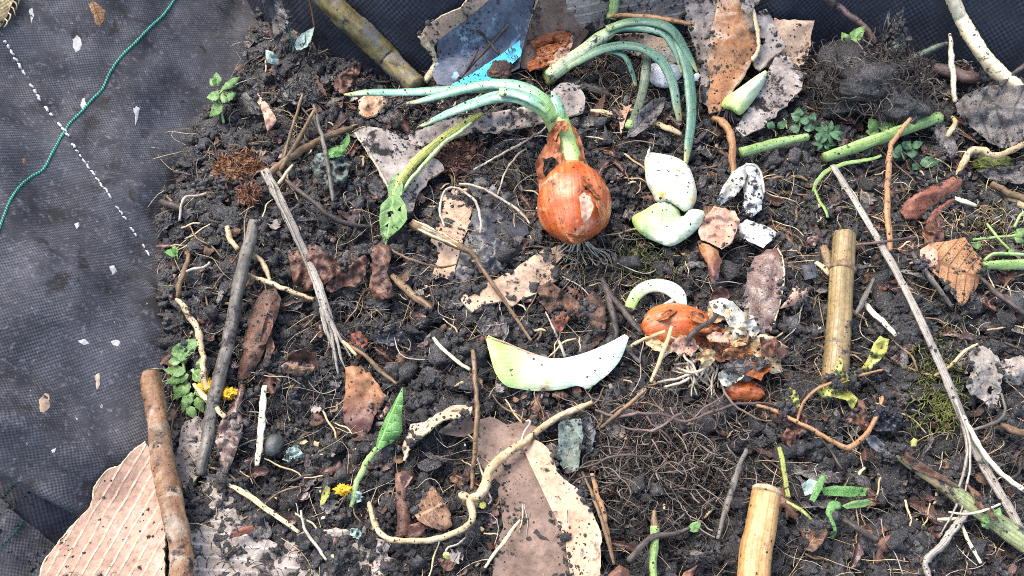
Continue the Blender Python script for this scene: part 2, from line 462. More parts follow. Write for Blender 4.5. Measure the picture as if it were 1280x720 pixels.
        su = g.n('ShaderNodeSeparateXYZ'); g.l(tc.outputs['UV'], su.inputs[0])
        wob = g.math('MULTIPLY', g.math('SUBTRACT', g.noise(ob, 90, 3), .5), 3.)
        a = g.math('SINE', g.math('ADD', g.math('MULTIPLY', su.outputs[1], 2 * math.pi / pper), wob))
        w = g.ramp(a, [(.5, 0.), (1., 1.)])
        col = g.mix(g.math('MULTIPLY', w, pk), col, pcol)
        height = g.math('SUBTRACT', height, g.math('MULTIPLY', w, .35))
    elif pat == 'helix':
        su = g.n('ShaderNodeSeparateXYZ'); g.l(tc.outputs['UV'], su.inputs[0])
        a = g.math('SINE', g.math('ADD', g.math('MULTIPLY', su.outputs[0], 2 * math.pi / pper), g.math('MULTIPLY', su.outputs[1], 1200.)))
        w = g.ramp(a, [(.45, 0.), (.6, 1.)])
        col = g.mix(g.math('MULTIPLY', w, pk), col, pcol)
    n2 = g.noise(ob, 230, 5, .72, .2)
    dk = g.n('ShaderNodeVectorMath', operation='SCALE'); g.l(col, dk.inputs[0]); dk.inputs['Scale'].default_value = .5
    col = g.mix(g.ramp(n2, [(.44, 0.), (.66, mott)]), col, dk.outputs[0])
    ro = None
    if dirt > 0:
        film = g.ramp(g.noise(ob, dsc * .6, 5, .65, .3), [(.60 - .25 * dirt, 0.), (.78 - .2 * dirt, min(.75, dirt * 1.6))]); col = g.mix(film, col, (.045, .038, .034, 1))
        dn = g.noise(ob, dsc, 7, .72, .3); th = .655 - .30 * dirt
        dm = g.ramp(dn, [(th - .02, 0.), (th + .05, 1.)])
        col = g.mix(dm, col, SOILC); ro = dm
    if speck > 0:
        vo = g.n('ShaderNodeTexVoronoi'); vo.inputs['Scale'].default_value = ssc; vo.inputs['Randomness'].default_value = 1.
        nv = g.n('ShaderNodeVectorMath', operation='ADD'); g.l(ob, nv.inputs[0])
        nz = g.n('ShaderNodeTexNoise'); nz.inputs['Scale'].default_value = ssc * 2.2; g.l(ob, nz.inputs['Vector'])
        ns = g.n('ShaderNodeVectorMath', operation='SCALE'); ns.inputs['Scale'].default_value = 1.2 / ssc; g.l(nz.outputs['Color'], ns.inputs[0]); g.l(ns.outputs[0], nv.inputs[1])
        g.l(nv.outputs[0], vo.inputs['Vector'])
        sp = g.n('ShaderNodeSeparateColor'); g.l(vo.outputs['Color'], sp.inputs[0])
        clus = g.math('ADD', g.math('MULTIPLY', g.math('SUBTRACT', g.noise(ob, 55, 3, .6), .5), speck * 2.6), 1 - speck * .9)
        siz = g.math('MULTIPLY', g.math('SUBTRACT', sp.outputs[0], clus), .8 / max(speck, .01)); siz = g.math('MINIMUM', siz, g.math('ADD', g.math('MULTIPLY', g.math('POWER', sp.outputs[1], 2.5), .42), .10))
        m = g.math('SUBTRACT', siz, vo.outputs['Distance']); m = g.ramp(m, [(0.0, 0.), (.05, 1.)])
        col = g.mix(m, col, (0.014, 0.012, 0.011, 1)); height = g.math('ADD', height, g.math('MULTIPLY', m, .8))
        ro = m if ro is None else g.math('MAXIMUM', ro, m)
    b = g.n('ShaderNodeBsdfPrincipled'); g.l(col, b.inputs['Base Color'])
    b.inputs['Specular IOR Level'].default_value = spec
    rr = g.ramp(g.noise(ob, 140, 4), [(.35, rough[0]), (.65, rough[1])]); g.l(rr, b.inputs['Roughness'])
    if sss: b.inputs['Subsurface Weight'].default_value = sss; b.inputs['Subsurface Radius'].default_value = (.004, .003, .002); b.inputs['Subsurface Scale'].default_value = .6
    bp = g.n('ShaderNodeBump'); bp.inputs['Strength'].default_value = bump; bp.inputs['Distance'].default_value = bdist; g.l(height, bp.inputs['Height']); g.l(bp.outputs[0], b.inputs['Normal'])
    if transl:
        t = g.n('ShaderNodeBsdfTranslucent'); g.l(col, t.inputs['Color']); mx = g.n('ShaderNodeMixShader'); mx.inputs[0].default_value = transl
        g.l(b.outputs[0], mx.inputs[1]); g.l(t.outputs[0], mx.inputs[2]); g.l(mx.outputs[0], g.out.inputs[0])
    else: g.l(b.outputs[0], g.out.inputs[0])
    return g.m

M = {}
def soil_mat(name, k=1.0):
    g = NT(name); tc = g.n('ShaderNodeTexCoord'); ob = tc.outputs['Object']
    a = g.noise(ob, 55, 6, .65); b_ = g.noise(ob, 420, 5, .7)
    col = g.ramp(g.math('ADD', g.math('MULTIPLY', a, .58), g.math('MULTIPLY', b_, .42)),
                 [(.36, (.007 * k, .0065 * k, .0068 * k, 1)), (.48, (.024 * k, .0225 * k, .0222 * k, 1)), (.57, (.070 * k, .067 * k, .066 * k, 1)), (.68, (.18 * k, .172 * k, .168 * k, 1))])
    br = g.ramp(g.noise(ob, 28, 4, .6), [(.57, 0.), (.74, .35)]); col = g.mix(br, col, (.050 * k, .034 * k, .025 * k, 1))
    # pale grains
    vo = g.n('ShaderNodeTexVoronoi'); vo.inputs['Scale'].default_value = 480; g.l(ob, vo.inputs['Vector'])
    sp = g.n('ShaderNodeSeparateColor'); g.l(vo.outputs['Color'], sp.inputs[0])
    m = g.math('MULTIPLY', g.math('GREATER_THAN', sp.outputs[0], .955), g.math('LESS_THAN', vo.outputs['Distance'], .34)); col = g.mix(m, col, (.16, .145, .13, 1))
    b = g.n('ShaderNodeBsdfPrincipled'); g.l(col, b.inputs['Base Color'])
    g.l(g.ramp(g.noise(ob, 75, 5, .7), [(.36, .16), (.62, .5)]), b.inputs['Roughness']); b.inputs['Specular IOR Level'].default_value = .65
    bp = g.n('ShaderNodeBump'); bp.inputs['Strength'].default_value = 1.; bp.inputs['Distance'].default_value = .0022
    g.l(g.math('ADD', g.noise(ob, 620, 5, .75), g.noise(ob, 240, 3)), bp.inputs['Height']); g.l(bp.outputs[0], b.inputs['Normal'])
    g.l(b.outputs[0], g.out.inputs[0]); return g.m

M['soil'] = soil_mat('dark_soil', .85); M['clod'] = soil_mat('soil_clod', 1.1)
M['fabric'] = pm('woven_fabric', [S('#19191b'), S('#303033'), S('#4a4a4e')], sc=14, rough=(.55, .8), bump=.6, bsc=700, dirt=.22, dsc=26, speck=.0, pat='weave', pcol=S('#7e7e84'), pk=.6, pper=.0034, spec=.3, contrast=.2, patch=(S('#69686c'), .22, 260), bdist=.0006, mott=.5)
M['fabricdark'] = pm('woven_fabric_dark', [S('#17171b'), S('#26262c'), S('#3a3a42')], sc=16, rough=(.5, .75), bump=.6, dirt=.1, speck=0, pat='weave', pcol=S('#5a5f6e'), pk=.5, pper=.0046, spec=.3, bdist=.0006)
M['fabricback'] = pm('woven_fabric_navy', [S('#12141a'), S('#1c2029'), S('#2a2f3a')], sc=16, rough=(.5, .75), bump=.7, dirt=.1, speck=0, pat='weave', pcol=S('#4c5466'), pk=.45, pper=.0060, spec=.3, bdist=.0009)
M['greenthread'] = pm('green_thread', [S('#114d41'), S('#1c7c66')], bump=0, dirt=0, speck=0, pat='helix', pcol=S('#63c7ae'), pk=.85, pper=.0030)
M['whitethread'] = pm('white_thread', [S('#b9b6b0'), S('#f2f0ea')], bump=.2, dirt=.05, speck=.1)
M['jute'] = pm('jute', [S('#7d6b49'), S('#b09a6b')], pat='weave', pcol=S('#d6c193'), pper=.0042, pk=.7, bump=.8, dirt=.1)
M['stick_grey'] = pm('weathered_stick', [S('#3d3a35'), S('#6b665d'), S('#918a7e')], sc=220, stretch=(.12, 1), pat='fibre', bsc=500, dirt=.3, speck=.25, bump=.6)
M['stick_olive'] = pm('olive_bark', [S('#4d452a'), S('#7a6e42'), S('#9c9160')], sc=120, stretch=(.2, 1), dirt=.3, speck=.2, bump=.5, patch=(S('#74706c'), .35, 40))
M['log'] = pm('brown_bark', [S('#64493a'), S('#8a6648'), S('#b08c69')], sc=70, stretch=(.3, 1), dirt=.3, dsc=75, speck=.3, ssc=420, bump=.7, patch=(S('#a3927e'), .30, 55), bdist=.0015)
M['bamboo'] = pm('dry_cane', [S('#6d5e3c'), S('#958055'), S('#baa67e')], sc=110, stretch=(.06, 1), pat='lines', pcol=S('#6a5222'), pk=.4, pper=.0045, dirt=.2, speck=.26, ssc=420, bump=.3, rough=(.35, .6), spec=.45)
M['bamboo2'] = pm('fresh_cane', [S('#94683a'), S('#bd8d56'), S('#dcb883')], sc=80, stretch=(.05, 1), pat='lines', pcol=S('#a06c30'), pk=.4, pper=.0055, dirt=.12, speck=.2, ssc=420, bump=.3, rough=(.35, .6), spec=.45)
M['pith'] = pm('cane_cut', [S('#a08a66'), S('#d3c09d')], dirt=.2, speck=.3, bump=.5, uv=False)
M['straw'] = pm('straw', [S('#a58a5c'), S('#cfb78b'), S('#e9d8b3')], sc=160, stretch=(.08, 1), dirt=.12, speck=.2, bump=.3)
M['strawgrey'] = pm('grey_straw', [S('#7b7468'), S('#a79f92'), S('#cfc8bb')], sc=240, stretch=(.06, 1), pat='lines', pcol=S('#5b554b'), pk=.5, pper=.0022, dirt=.14, speck=.2, bump=.5)
M['strawcream'] = pm('cream_straw', [S('#cbb98f'), S('#e7dcbb'), S('#f6efd8')], sc=160, stretch=(.08, 1), dirt=.1, speck=.35, bump=.3)
M['straworange'] = pm('orange_straw', [S('#7d5638'), S('#ab8058'), S('#cfa77d')], sc=160, stretch=(.08, 1), dirt=.1, speck=.2, bump=.3)
M['twig'] = pm('dark_twig', [S('#2b2522'), S('#4a403a'), S('#6f645c')], sc=200, stretch=(.2, 1), dirt=.25, speck=.1, bump=.6)
M['twigbrown'] = pm('brown_twig', [S('#4e3c2c'), S('#7d6549'), S('#a38a69')], sc=200, stretch=(.15, 1), dirt=.22, speck=.15, bump=.5)
M['twigred'] = pm('reddish_twig', [S('#4a3a36'), S('#6b5650'), S('#8a7870')], sc=200, stretch=(.15, 1), dirt=.2, speck=.1, bump=.4)
M['root'] = pm('pale_root', [S('#a1845c'), S('#c9ae84'), S('#e2cfaa')], sc=130, stretch=(.4, 1), dirt=.16, speck=.3, bump=.6)
M['rootwhite'] = pm('white_root', [S('#948775'), S('#bfb29c'), S('#d9cfbd')], dirt=.22, speck=.2, bump=.3)
M['rootlet'] = pm('fine_rootlet', [S('#37322e'), S('#645d55'), S('#958c81')], sc=30, dirt=.2, speck=0, bump=0, uv=False)
M['rootdark'] = pm('dark_rootlet', [S('#1d1917'), S('#3a322d'), S('#57504a')], sc=30, dirt=.2, speck=0, bump=0, uv=False)
M['card'] = pm('tan_cardboard', [S('#a98d74'), S('#c6a88d'), S('#d8bfa5')], sc=40, dirt=.22, dsc=34, speck=.22, ssc=300, bump=.35, spec=.2, rough=(.75, .95))
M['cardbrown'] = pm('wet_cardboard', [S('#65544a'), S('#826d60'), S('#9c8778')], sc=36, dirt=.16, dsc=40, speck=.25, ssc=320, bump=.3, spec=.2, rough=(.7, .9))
M['cardcorr'] = pm('corrugated_cardboard', [S('#8c705f'), S('#ab8d7a'), S('#c0a592')], sc=30, dirt=.12, dsc=32, speck=.12, ssc=260, bump=.7, pat='corr', pcol=S('#dfc6ae'), pk=.75, pper=.0075, spec=.2, rough=(.7, .95), bdist=.0015)
M['cardgrey'] = pm('grey_cardboard', [S('#7d736b'), S('#a29890'), S('#c4bbb2')], sc=45, dirt=.32, dsc=42, speck=.35, ssc=300, bump=.6, spec=.2, rough=(.75, .95))
M['cardgreycorr'] = pm('grey_corrugated', [S('#7e746c'), S('#9b9188'), S('#b4aaa0')], sc=40, dirt=.34, dsc=36, speck=.3, bump=.6, pat='corr', pcol=S('#d9d2c9'), pk=.6, pper=.009, spec=.2)
M['cardrim'] = pm('torn_cardboard_edge', [S('#b79c74'), S('#d9c39c'), S('#eddcbb')], sc=300, dirt=.1, speck=.25, bump=.8, uv=False)
M['cardrust'] = pm('rusty_cardboard', [S('#7a4f33'), S('#a57551'), S('#c59c78')], sc=34, dirt=.16, dsc=38, speck=.12, bump=.5, spec=.2, patch=(S('#cdb196'), .4, 30))
M['print'] = pm('printed_card', [S('#4a5364'), S('#636c7c'), S('#808896')], sc=40, dirt=.22, dsc=42, speck=.2, bump=.2, rough=(.3, .6), spec=.5, patch=(S('#a9d4e6'), .16, 45))
M['cyan'] = pm('cyan_print', [S('#4cc3e0'), S('#62d3ee')], sc=20, mott=.1, dirt=.08, dsc=60, speck=.2, bump=.1, rough=(.3, .6))
M['ink'] = pm('dark_ink', [S('#20333a'), S('#2b414a')], dirt=0, speck=0, bump=0)
M['plastic'] = pm('dark_plastic', [S('#181b23'), S('#262c37'), S('#3c4350')], sc=40, dirt=.3, speck=.15, bump=.4, rough=(.3, .55), spec=.45)
M['film'] = pm('grey_film', [S('#5f646c'), S('#7d838c')], dirt=.3, bump=.4, rough=(.2, .5))
M['leafrust'] = pm('rust_leaf', [S('#3f2a21'), S('#6b4636'), S('#967058')], sc=90, dirt=.22, dsc=70, speck=.25, bump=.8, transl=.08, bdist=.0012, spec=.45, rough=(.35, .7))
M['leafbrown'] = pm('brown_leaf', [S('#543c2c'), S('#82604a'), S('#a8876a')], sc=60, dirt=.12, speck=.25, bump=.7, pat='vein', pcol=S('#c9a27a'), pk=.55, pper=38., transl=.08, rough=(.4, .75))
M['leafhorn'] = pm('tan_leaf', [S('#8a6140'), S('#b08259'), S('#c79e76')], sc=50, dirt=.03, speck=.12, bump=.9, pat='vein', pcol=S('#6a472c'), pk=.75, pper=44., transl=.08, rough=(.5, .8), bdist=.0012, mott=.3)
M['leafdark'] = pm('dark_wet_leaf', [S('#2f211d'), S('#55392f'), S('#7a5648')], sc=70, dirt=.2, speck=.2, bump=.8, rough=(.2, .5), spec=.55)
M['leafgrey'] = pm('grey_leaf', [S('#4d4a49'), S('#716d6a'), S('#98928c')], sc=60, dirt=.2, speck=.25, bump=.9, pat='vein', pcol=S('#3d3a39'), pk=.6, pper=30., rough=(.4, .75), bdist=.0012)
M['leafpale'] = pm('pale_dead_leaf', [S('#7c746c'), S('#a29a8f'), S('#c3bbb0')], sc=60, dirt=.1, speck=.2, bump=.8, pat='vein', pcol=S('#877f76'), pk=.5, pper=26., transl=.1, rough=(.45, .75))
M['leafpink'] = pm('pinkish_skin', [S('#a57a63'), S('#cba088'), S('#e0bfa6')], sc=60, dirt=.1, speck=.2, bump=.4, transl=.1)
M['orange'] = pm('orange_leaf', [S('#7f5233'), S('#a9754e'), S('#c2966c')], sc=70, dirt=.14, speck=.25, bump=.5, transl=.1, rough=(.3, .6), tipc=(S('#6d4a44'), .35, .75))
M['bark'] = pm('rotting_bark', [S('#3a2a22'), S('#5f4334'), S('#85614b')], sc=130, stretch=(.25, 1), dirt=.35, speck=.3, bump=1., bdist=.0015)
M['barkred'] = pm('red_bark', [S('#5c3427'), S('#86503d'), S('#a8725a')], sc=150, stretch=(.2, 1), dirt=.12, speck=.3, bump=.9, bdist=.0012)
M['onion'] = pm('onion_skin', [S('#a3441c'), S('#c8652f'), S('#de8e5c')], sc=70, stretch=(.35, 1), pat='lines', pcol=S('#a4481f'), pk=.4, pper=.0062, dirt=.17, dsc=60, speck=.35, ssc=320, bump=.35, rough=(.25, .5), spec=.5, patch=(S('#ecae86'), .24, 30), transl=.0)
M['onionpapery'] = pm('papery_onion_skin', [S('#7b4326'), S('#b3693d'), S('#d79a6b')], sc=90, stretch=(.3, 1), pat='lines', pcol=S('#693519'), pk=.5, pper=.004, dirt=.16, speck=.2, bump=.6, transl=.15, rough=(.35, .6))
M['onionpale'] = pm('pale_onion_skin', [S('#b48d58'), S('#d6b98a'), S('#ecdcbb')], sc=70, stretch=(.3, 1), pat='lines', pcol=S('#a3763f'), pk=.55, pper=.004, dirt=.18, speck=.25, bump=.5, transl=.12)
M['oniongrey'] = pm('grey_onion_skin', [S('#a9a797'), S('#c9c7b6'), S('#e2e0d2')], sc=60, dirt=.2, speck=.3, bump=.5, transl=.1, rough=(.3, .6))
M['greenleaf'] = pm('onion_green', [S('#6ba283'), S('#93c2a5'), S('#b9dbc2')], sc=120, stretch=(.08, 1), pat='lines', pcol=S('#4c8062'), pk=.5, pper=.0024, dirt=.05, speck=.08, ssc=420, bump=.25, rough=(.3, .55), spec=.45, basec=(S('#a8cf7a'), .02, .30), transl=.05, tipc=(S('#b9b87a'), .86, .99))
M['greenleafdark'] = pm('onion_green_dark', [S('#4a705b'), S('#678f79'), S('#8caa97')], sc=120, stretch=(.08, 1), pat='lines', pcol=S('#37604c'), pk=.5, pper=.0024, dirt=.08, speck=.1, bump=.25, rough=(.3, .55), spec=.45, basec=(S('#9ab47e'), .02, .22), transl=.04, tipc=(S('#a8a56a'), .86, .99))
M['witherleaf'] = pm('withered_green', [S('#4e5a3f'), S('#71806a'), S('#97a08c')], sc=120, stretch=(.08, 1), pat='lines', pcol=S('#3f4a33'), pk=.4, pper=.0022, dirt=.16, speck=.2, bump=.5)
M['neck'] = pm('onion_neck', [S('#9cbf62'), S('#c3d98c'), S('#dfeab8')], sc=90, stretch=(.08, 1), pat='lines', pcol=S('#8fb056'), pk=.35, pper=.0035, dirt=.08, speck=.14, bump=.25, rough=(.3, .5))
M['scale'] = pm('onion_flesh', [S('#c3d4ae'), S('#d6e0cc'), S('#e2e8de')], sc=60, dirt=0, speck=.07, ssc=300, bump=.3, rough=(.3, .55), spec=.45, basec=(S('#a3c566'), .10, .62), sss=.1, mott=.1, pat='lines', pcol=S('#b9c9a2'), pk=.4, pper=.0036, patch=(S('#a89673'), .07, 40))
M['scalegreen'] = pm('onion_flesh_green', [S('#b7d08a'), S('#ccdcb2'), S('#dfe7d4')], sc=50, pat='lines', pcol=S('#a9c07c'), pk=.35, pper=.004, dirt=.03, speck=.14, ssc=300, bump=.2, rough=(.25, .5), basec=(S('#a9c968'), .02, .4), sss=.15, mott=.12)
M['scalecream'] = pm('onion_flesh_cream', [S('#d3d2a8'), S('#e1e1cb'), S('#e9e9de')], sc=50, pat='lines', pcol=S('#bdb98e'), pk=.35, pper=.004, dirt=.03, speck=.14, ssc=300, bump=.2, rough=(.3, .55), sss=.15, patch=(S('#dba545'), .17, 45), mott=.12)
M['scalegrey'] = pm('dirty_onion_flesh', [S('#a8a9a2'), S('#d3d6d2'), S('#edf0ee')], sc=60, dirt=.42, dsc=70, speck=.35, ssc=300, bump=.4, rough=(.3, .6))
M['egg'] = pm('eggshell', [S('#e6e9ea'), S('#f6f8f8')], sc=40, dirt=.05, speck=.1, bump=.05, rough=(.4, .6))
M['eggtan'] = pm('eggshell_tan', [S('#cdb99c'), S('#e4d5bd')], sc=40, dirt=.1, speck=.2, bump=.05)
M['weed'] = pm('weed_green', [S('#48693a'), S('#6f9655'), S('#9dbd7e')], sc=80, dirt=.1, speck=.12, bump=.5, pat='vein', pcol=S('#a8cf86'), pk=.4, pper=30., transl=.2, rough=(.35, .6), mott=.3)
M['weeddark'] = pm('weed_dark_green', [S('#2c4a2f'), S('#4b7350'), S('#7c9f7d')], sc=80, dirt=.25, speck=.15, bump=.5, transl=.15)
M['nettle'] = pm('fresh_leaf', [S('#42753a'), S('#649a52'), S('#92bd7a')], sc=70, dirt=.08, speck=.1, bump=.9, pat='vein', pcol=S('#a3dd7c'), pk=.45, pper=46., transl=.2, rough=(.35, .55), bdist=.0012, mott=.3)
M['stemgreen'] = pm('green_stem', [S('#789350'), S('#9bb970'), S('#bdd49a')], sc=120, stretch=(.1, 1), dirt=.12, speck=.2, bump=.3, pat='lines', pcol=S('#5e8a34'), pk=.35, pper=.003)
M['stemyellow'] = pm('yellowing_stem', [S('#6f7a36'), S('#a0a858'), S('#cdcf8b')], sc=120, stretch=(.1, 1), dirt=.15, speck=.2, bump=.6, pat='lines', pcol=S('#5d6a2c'), pk=.5, pper=.003)
M['stalkmix'] = pm('thick_stalk', [S('#6a704c'), S('#8f9a6c'), S('#b1b98e')], sc=90, stretch=(.1, 1), dirt=.28, speck=.25, bump=.6, pat='lines', pcol=S('#585c40'), pk=.4, pper=.004, patch=(S('#8a7358'), .4, 28))
M['mint'] = pm('downy_leaf', [S('#7d968b'), S('#a5bdb1'), S('#c8d8cf')], sc=200, dirt=.12, speck=.25, bump=1., transl=.1, bdist=.0012)
M['mintdull'] = pm('mouldy_leaf', [S('#474f48'), S('#6c7a70'), S('#98a59c')], sc=120, dirt=.3, speck=.3, bump=.9, bdist=.0012)
M['moss'] = pm('moss', [S('#4d5428'), S('#787f40'), S('#a5ac62')], sc=60, dirt=.05, speck=0, bump=0, uv=False, transl=.2)
M['mossdull'] = pm('moss_dull', [S('#32381f'), S('#4f5833'), S('#71764d')], sc=60, dirt=.1, speck=0, bump=0, uv=False, transl=.2)
M['yellow'] = pm('yellow_petal', [S('#c98800'), S('#e6ad06'), S('#f3cb2a')], sc=120, dirt=.03, speck=.05, bump=.3, transl=.15)
M['yellowleaf'] = pm('yellow_green_leaf', [S('#7d7c35'), S('#aeb05a'), S('#d5d78e')], sc=70, dirt=.14, speck=.2, bump=.7, transl=.15)
M['snail'] = pm('snail_shell', [S('#202528'), S('#343c3a'), S('#5d6a45')], sc=50, dirt=.25, speck=.1, bump=.2, rough=(.35, .6), spec=.4)
M['stone'] = pm('bluish_stone', [S('#2f3844'), S('#4d5867'), S('#717d8d')], sc=60, dirt=.3, speck=.2, bump=.5, uv=False, rough=(.25, .5))
M['fleck'] = pm('pale_fleck', [S('#b9b5aa'), S('#e4e1d8')], dirt=.05, speck=.1, bump=.3)
M['bare'] = pm('garden_ground', [S('#3b3a26'), S('#52552f')], uv=False, sc=6, dirt=.2, dsc=3, speck=0, bump=.3)

M['litterbrown'] = pm('brown_litter', [S('#3a2a20'), S('#6a4f3c'), S('#97775b')], sc=60, uv=False, dirt=.3, speck=.2, bump=.5)
M['littergrey'] = pm('grey_litter', [S('#4a4644'), S('#77716c'), S('#a59d94')], sc=60, uv=False, dirt=.3, speck=.2, bump=.5)
M['rootpale'] = pm('tan_rootlet', [S('#544940'), S('#7f7061'), S('#a49684')], sc=30, dirt=.1, speck=0, bump=0, uv=False)
M['mulch'] = pm('fibrous_mulch', [S('#4a2f1f'), S('#7d5233'), S('#a67a52')], sc=60, dirt=.2, speck=.2, bump=.8)
M['neckdirty'] = pm('dirty_onion_neck', [S('#a3b97a'), S('#c3d2a0'), S('#dbe3c4')], sc=90, stretch=(.08, 1), pat='lines', pcol=S('#8fa565'), pk=.4, pper=.003, dirt=.3, dsc=90, speck=.4, bump=.3, rough=(.35, .6))
# ------------------------------------------------------------------ world, light, camera
w = bpy.data.worlds.new('World'); SC.world = w; w.use_nodes = True
nt = w.node_tree; bg = nt.nodes['Background']; sky = nt.nodes.new('ShaderNodeTexSky'); sky.sky_type = 'NISHITA'; sky.sun_disc = False
SUN_EL, SUN_AZ = math.radians(58), math.radians(-52)           # azimuth from +y towards +x
sky.sun_elevation = SUN_EL; sky.sun_rotation = SUN_AZ; sky.dust_density = 4.; sky.ozone_density = .6; sky.air_density = 1.0
nt.links.new(sky.outputs[0], bg.inputs[0]); bg.inputs[1].default_value = .15
L = bpy.data.lights.new('sun', 'SUN'); L.energy = .7; L.angle = math.radians(42); L.color = (1, .96, .9)
lo = bpy.data.objects.new('sun', L); COL.objects.link(lo)
dirv = Vector((math.sin(SUN_AZ) * math.cos(SUN_EL), math.cos(SUN_AZ) * math.cos(SUN_EL), math.sin(SUN_EL)))
lo.rotation_euler = dirv.to_track_quat('Z', 'Y').to_euler(); lo.location = (0, 0, 3)
cd = bpy.data.cameras.new('camera'); co = bpy.data.objects.new('camera', cd); COL.objects.link(co)
cd.sensor_width = 36; cd.lens = 36 * FPX / 1280; cd.clip_start = .01; cd.clip_end = 200
co.location = CAM; co.rotation_euler = (TILT, 0, 0); SC.camera = co
SC.view_settings.view_transform = 'Standard'; SC.view_settings.look = 'None'; SC.view_settings.gamma = 1; SC.view_settings.exposure = 1.95
SC.cycles.max_bounces = 5; SC.cycles.diffuse_bounces = 3; SC.cycles.glossy_bounces = 2; SC.cycles.transmission_bounces = 2
SC.cycles.use_denoising = False; SC.cycles.filter_width = 1.0

def structure(o): o['kind'] = 'structure'; return o
def stuff(o): o['kind'] = 'stuff'; return o

# ------------------------------------------------------------------ soil and ground
ny, nx = XX.shape
V = np.stack([XX, YY, HF], -1).reshape(-1, 3)
idx = np.arange(ny * nx).reshape(ny, nx)
F = np.stack([idx[:-1, :-1], idx[:-1, 1:], idx[1:, 1:], idx[1:, :-1]], -1).reshape(-1, 4)
me = bpy.data.meshes.new('soil'); me.vertices.add(len(V)); me.vertices.foreach_set('co', V.astype(np.float32).ravel())
me.loops.add(F.size); me.loops.foreach_set('vertex_index', F.astype(np.int32).ravel())
me.polygons.add(len(F)); me.polygons.foreach_set('loop_start', np.arange(0, F.size, 4, dtype=np.int32))
me.update(calc_edges=True); me.polygons.foreach_set('use_smooth', np.ones(len(F), bool))
me.materials.append(M['soil']); o = bpy.data.objects.new('soil', me); COL.objects.link(o); structure(o)
g_ = MB(); g_.add([(-40, -40, -.12), (40, -40, -.12), (40, 40, -.12), (-40, 40, -.12)], [(0, 1, 2, 3)])
structure(g_.build('ground', M['bare'], origin=(0, 0, -.12)))

# ------------------------------------------------------------------ woven bag walls
def grid_mesh(P):
    """P (ns, nt, 3) -> verts, faces, uv in metres"""
    ns, ntt, _ = P.shape
    ds = np.concatenate([[0], np.cumsum(np.linalg.norm(np.diff(P[:, ntt // 3], axis=0), axis=1))])
    dt = np.concatenate([[0], np.cumsum(np.linalg.norm(np.diff(P[ns // 2], axis=0), axis=1))])
    UV = np.stack(np.meshgrid(ds, dt, indexing='ij'), -1).reshape(-1, 2)
    i = np.arange(ns * ntt).reshape(ns, ntt)
    F = np.stack([i[:-1, :-1], i[1:, :-1], i[1:, 1:], i[:-1, 1:]], -1).reshape(-1, 4)
    return P.reshape(-1, 3), [tuple(f) for f in F], UV

def register(name, V, F): SURF[name] = BVHTree.FromPolygons([tuple(v) for v in V], F)

E2 = catmull(np.array([(a, b, 0.) for a, b in EDGE]), 130)
d = rays(E2[:, 0], E2[:, 1]); E = CAM + d * ((-0.012 - CAM[2]) / d[:, 2])[:, None]
ns = len(E); nt_ = 90
sv = np.linspace(0, 1, ns)
W = np.stack([-.74 + .02 * sv, .16 + .10 * sv, np.full(ns, .62)], 1); W /= np.linalg.norm(W, axis=1)[:, None]
tv = np.concatenate([[-.03], np.linspace(0, .36, nt_ - 1)])
Pw = E[:, None, :] + W[:, None, :] * tv[None, :, None]
# foot curls under the soil, gentle folds across the cloth
Ns = np.cross(np.gradient(E, axis=0), W); Ns /= np.linalg.norm(Ns, axis=1)[:, None]; Ns *= np.sign(Ns[:, 2])[:, None]
SS, TT = np.meshgrid(sv, tv, indexing='ij')
fold = .021 * fbm(SS * 5 + TT * 6, TT * 9 - SS * 2, 5, 3) + .004 * fbm(SS * 18 + TT * 10, TT * 25 - SS * 14, 15, 3)
fold += .013 * np.exp(-((SS - .925 - TT * .02) / .035) ** 2) - .010 * np.exp(-((SS - .82 - TT * .1) / .05) ** 2) + .007 * np.exp(-((SS - .45 - TT * .3) / .06) ** 2) - .006 * np.exp(-((SS - .3 - TT * .5) / .05) ** 2)
fold += .008 * np.exp(-((SS - .63) / .05) ** 2) * np.exp(-(TT / .03) ** 2)
fold *= np.clip((TT + .004) / .035, 0, 1)
Pw = Pw + Ns[:, None, :] * fold[:, :, None]
# the hem rolls over at the lower end of the wall
last = Pw[-1]; roll = []
for k in range(1, 9):
    a = k / 8 * math.pi * .95; r = .007
    roll.append(last + np.array([0.25, -1, 0]) * r * math.sin(a) + (-Ns[-1]) * r * 1.5 * (1 - math.cos(a)))
Pw = np.concatenate([Pw, np.array(roll)], 0)
V, F, UV = grid_mesh(Pw)
register('wall', V, F)
wall = thing('woven_bag_wall', 'black woven plastic bag wall dusted grey, crossed by white and green stitching', 'bag wall', (V[:, 0].min(), float(V[:, 1].mean()), 0))
MB().add(V, F, UV).build('woven_cloth', M['fabric'], wall, solid=.0006)
gt = [(222, -6), (205, 18), (186, 36), (168, 55), (150, 73), (137, 92), (128, 112), (116, 124), (104, 138), (88, 154), (80, 166), (66, 190), (54, 212), (38, 222), (24, 234), (12, 252), (3, 275), (-8, 305)]
tube('green_thread', [(a, b, .5, 1.75) for a, b in gt], M['greenthread'], wall, sides=7, rough=.15, on='wall', n=110)
wt = [(-4, 38), (8, 55), (20, 76), (32, 97), (45, 118), (60, 140), (72, 155), (82, 166), (92, 184), (108, 206), (122, 226), (136, 244), (150, 266), (164, 287), (178, 307), (192, 328)]
mb = MB(); Q = catmull(np.array([(a, b, 0.) for a, b in wt]), 200)
i = 0
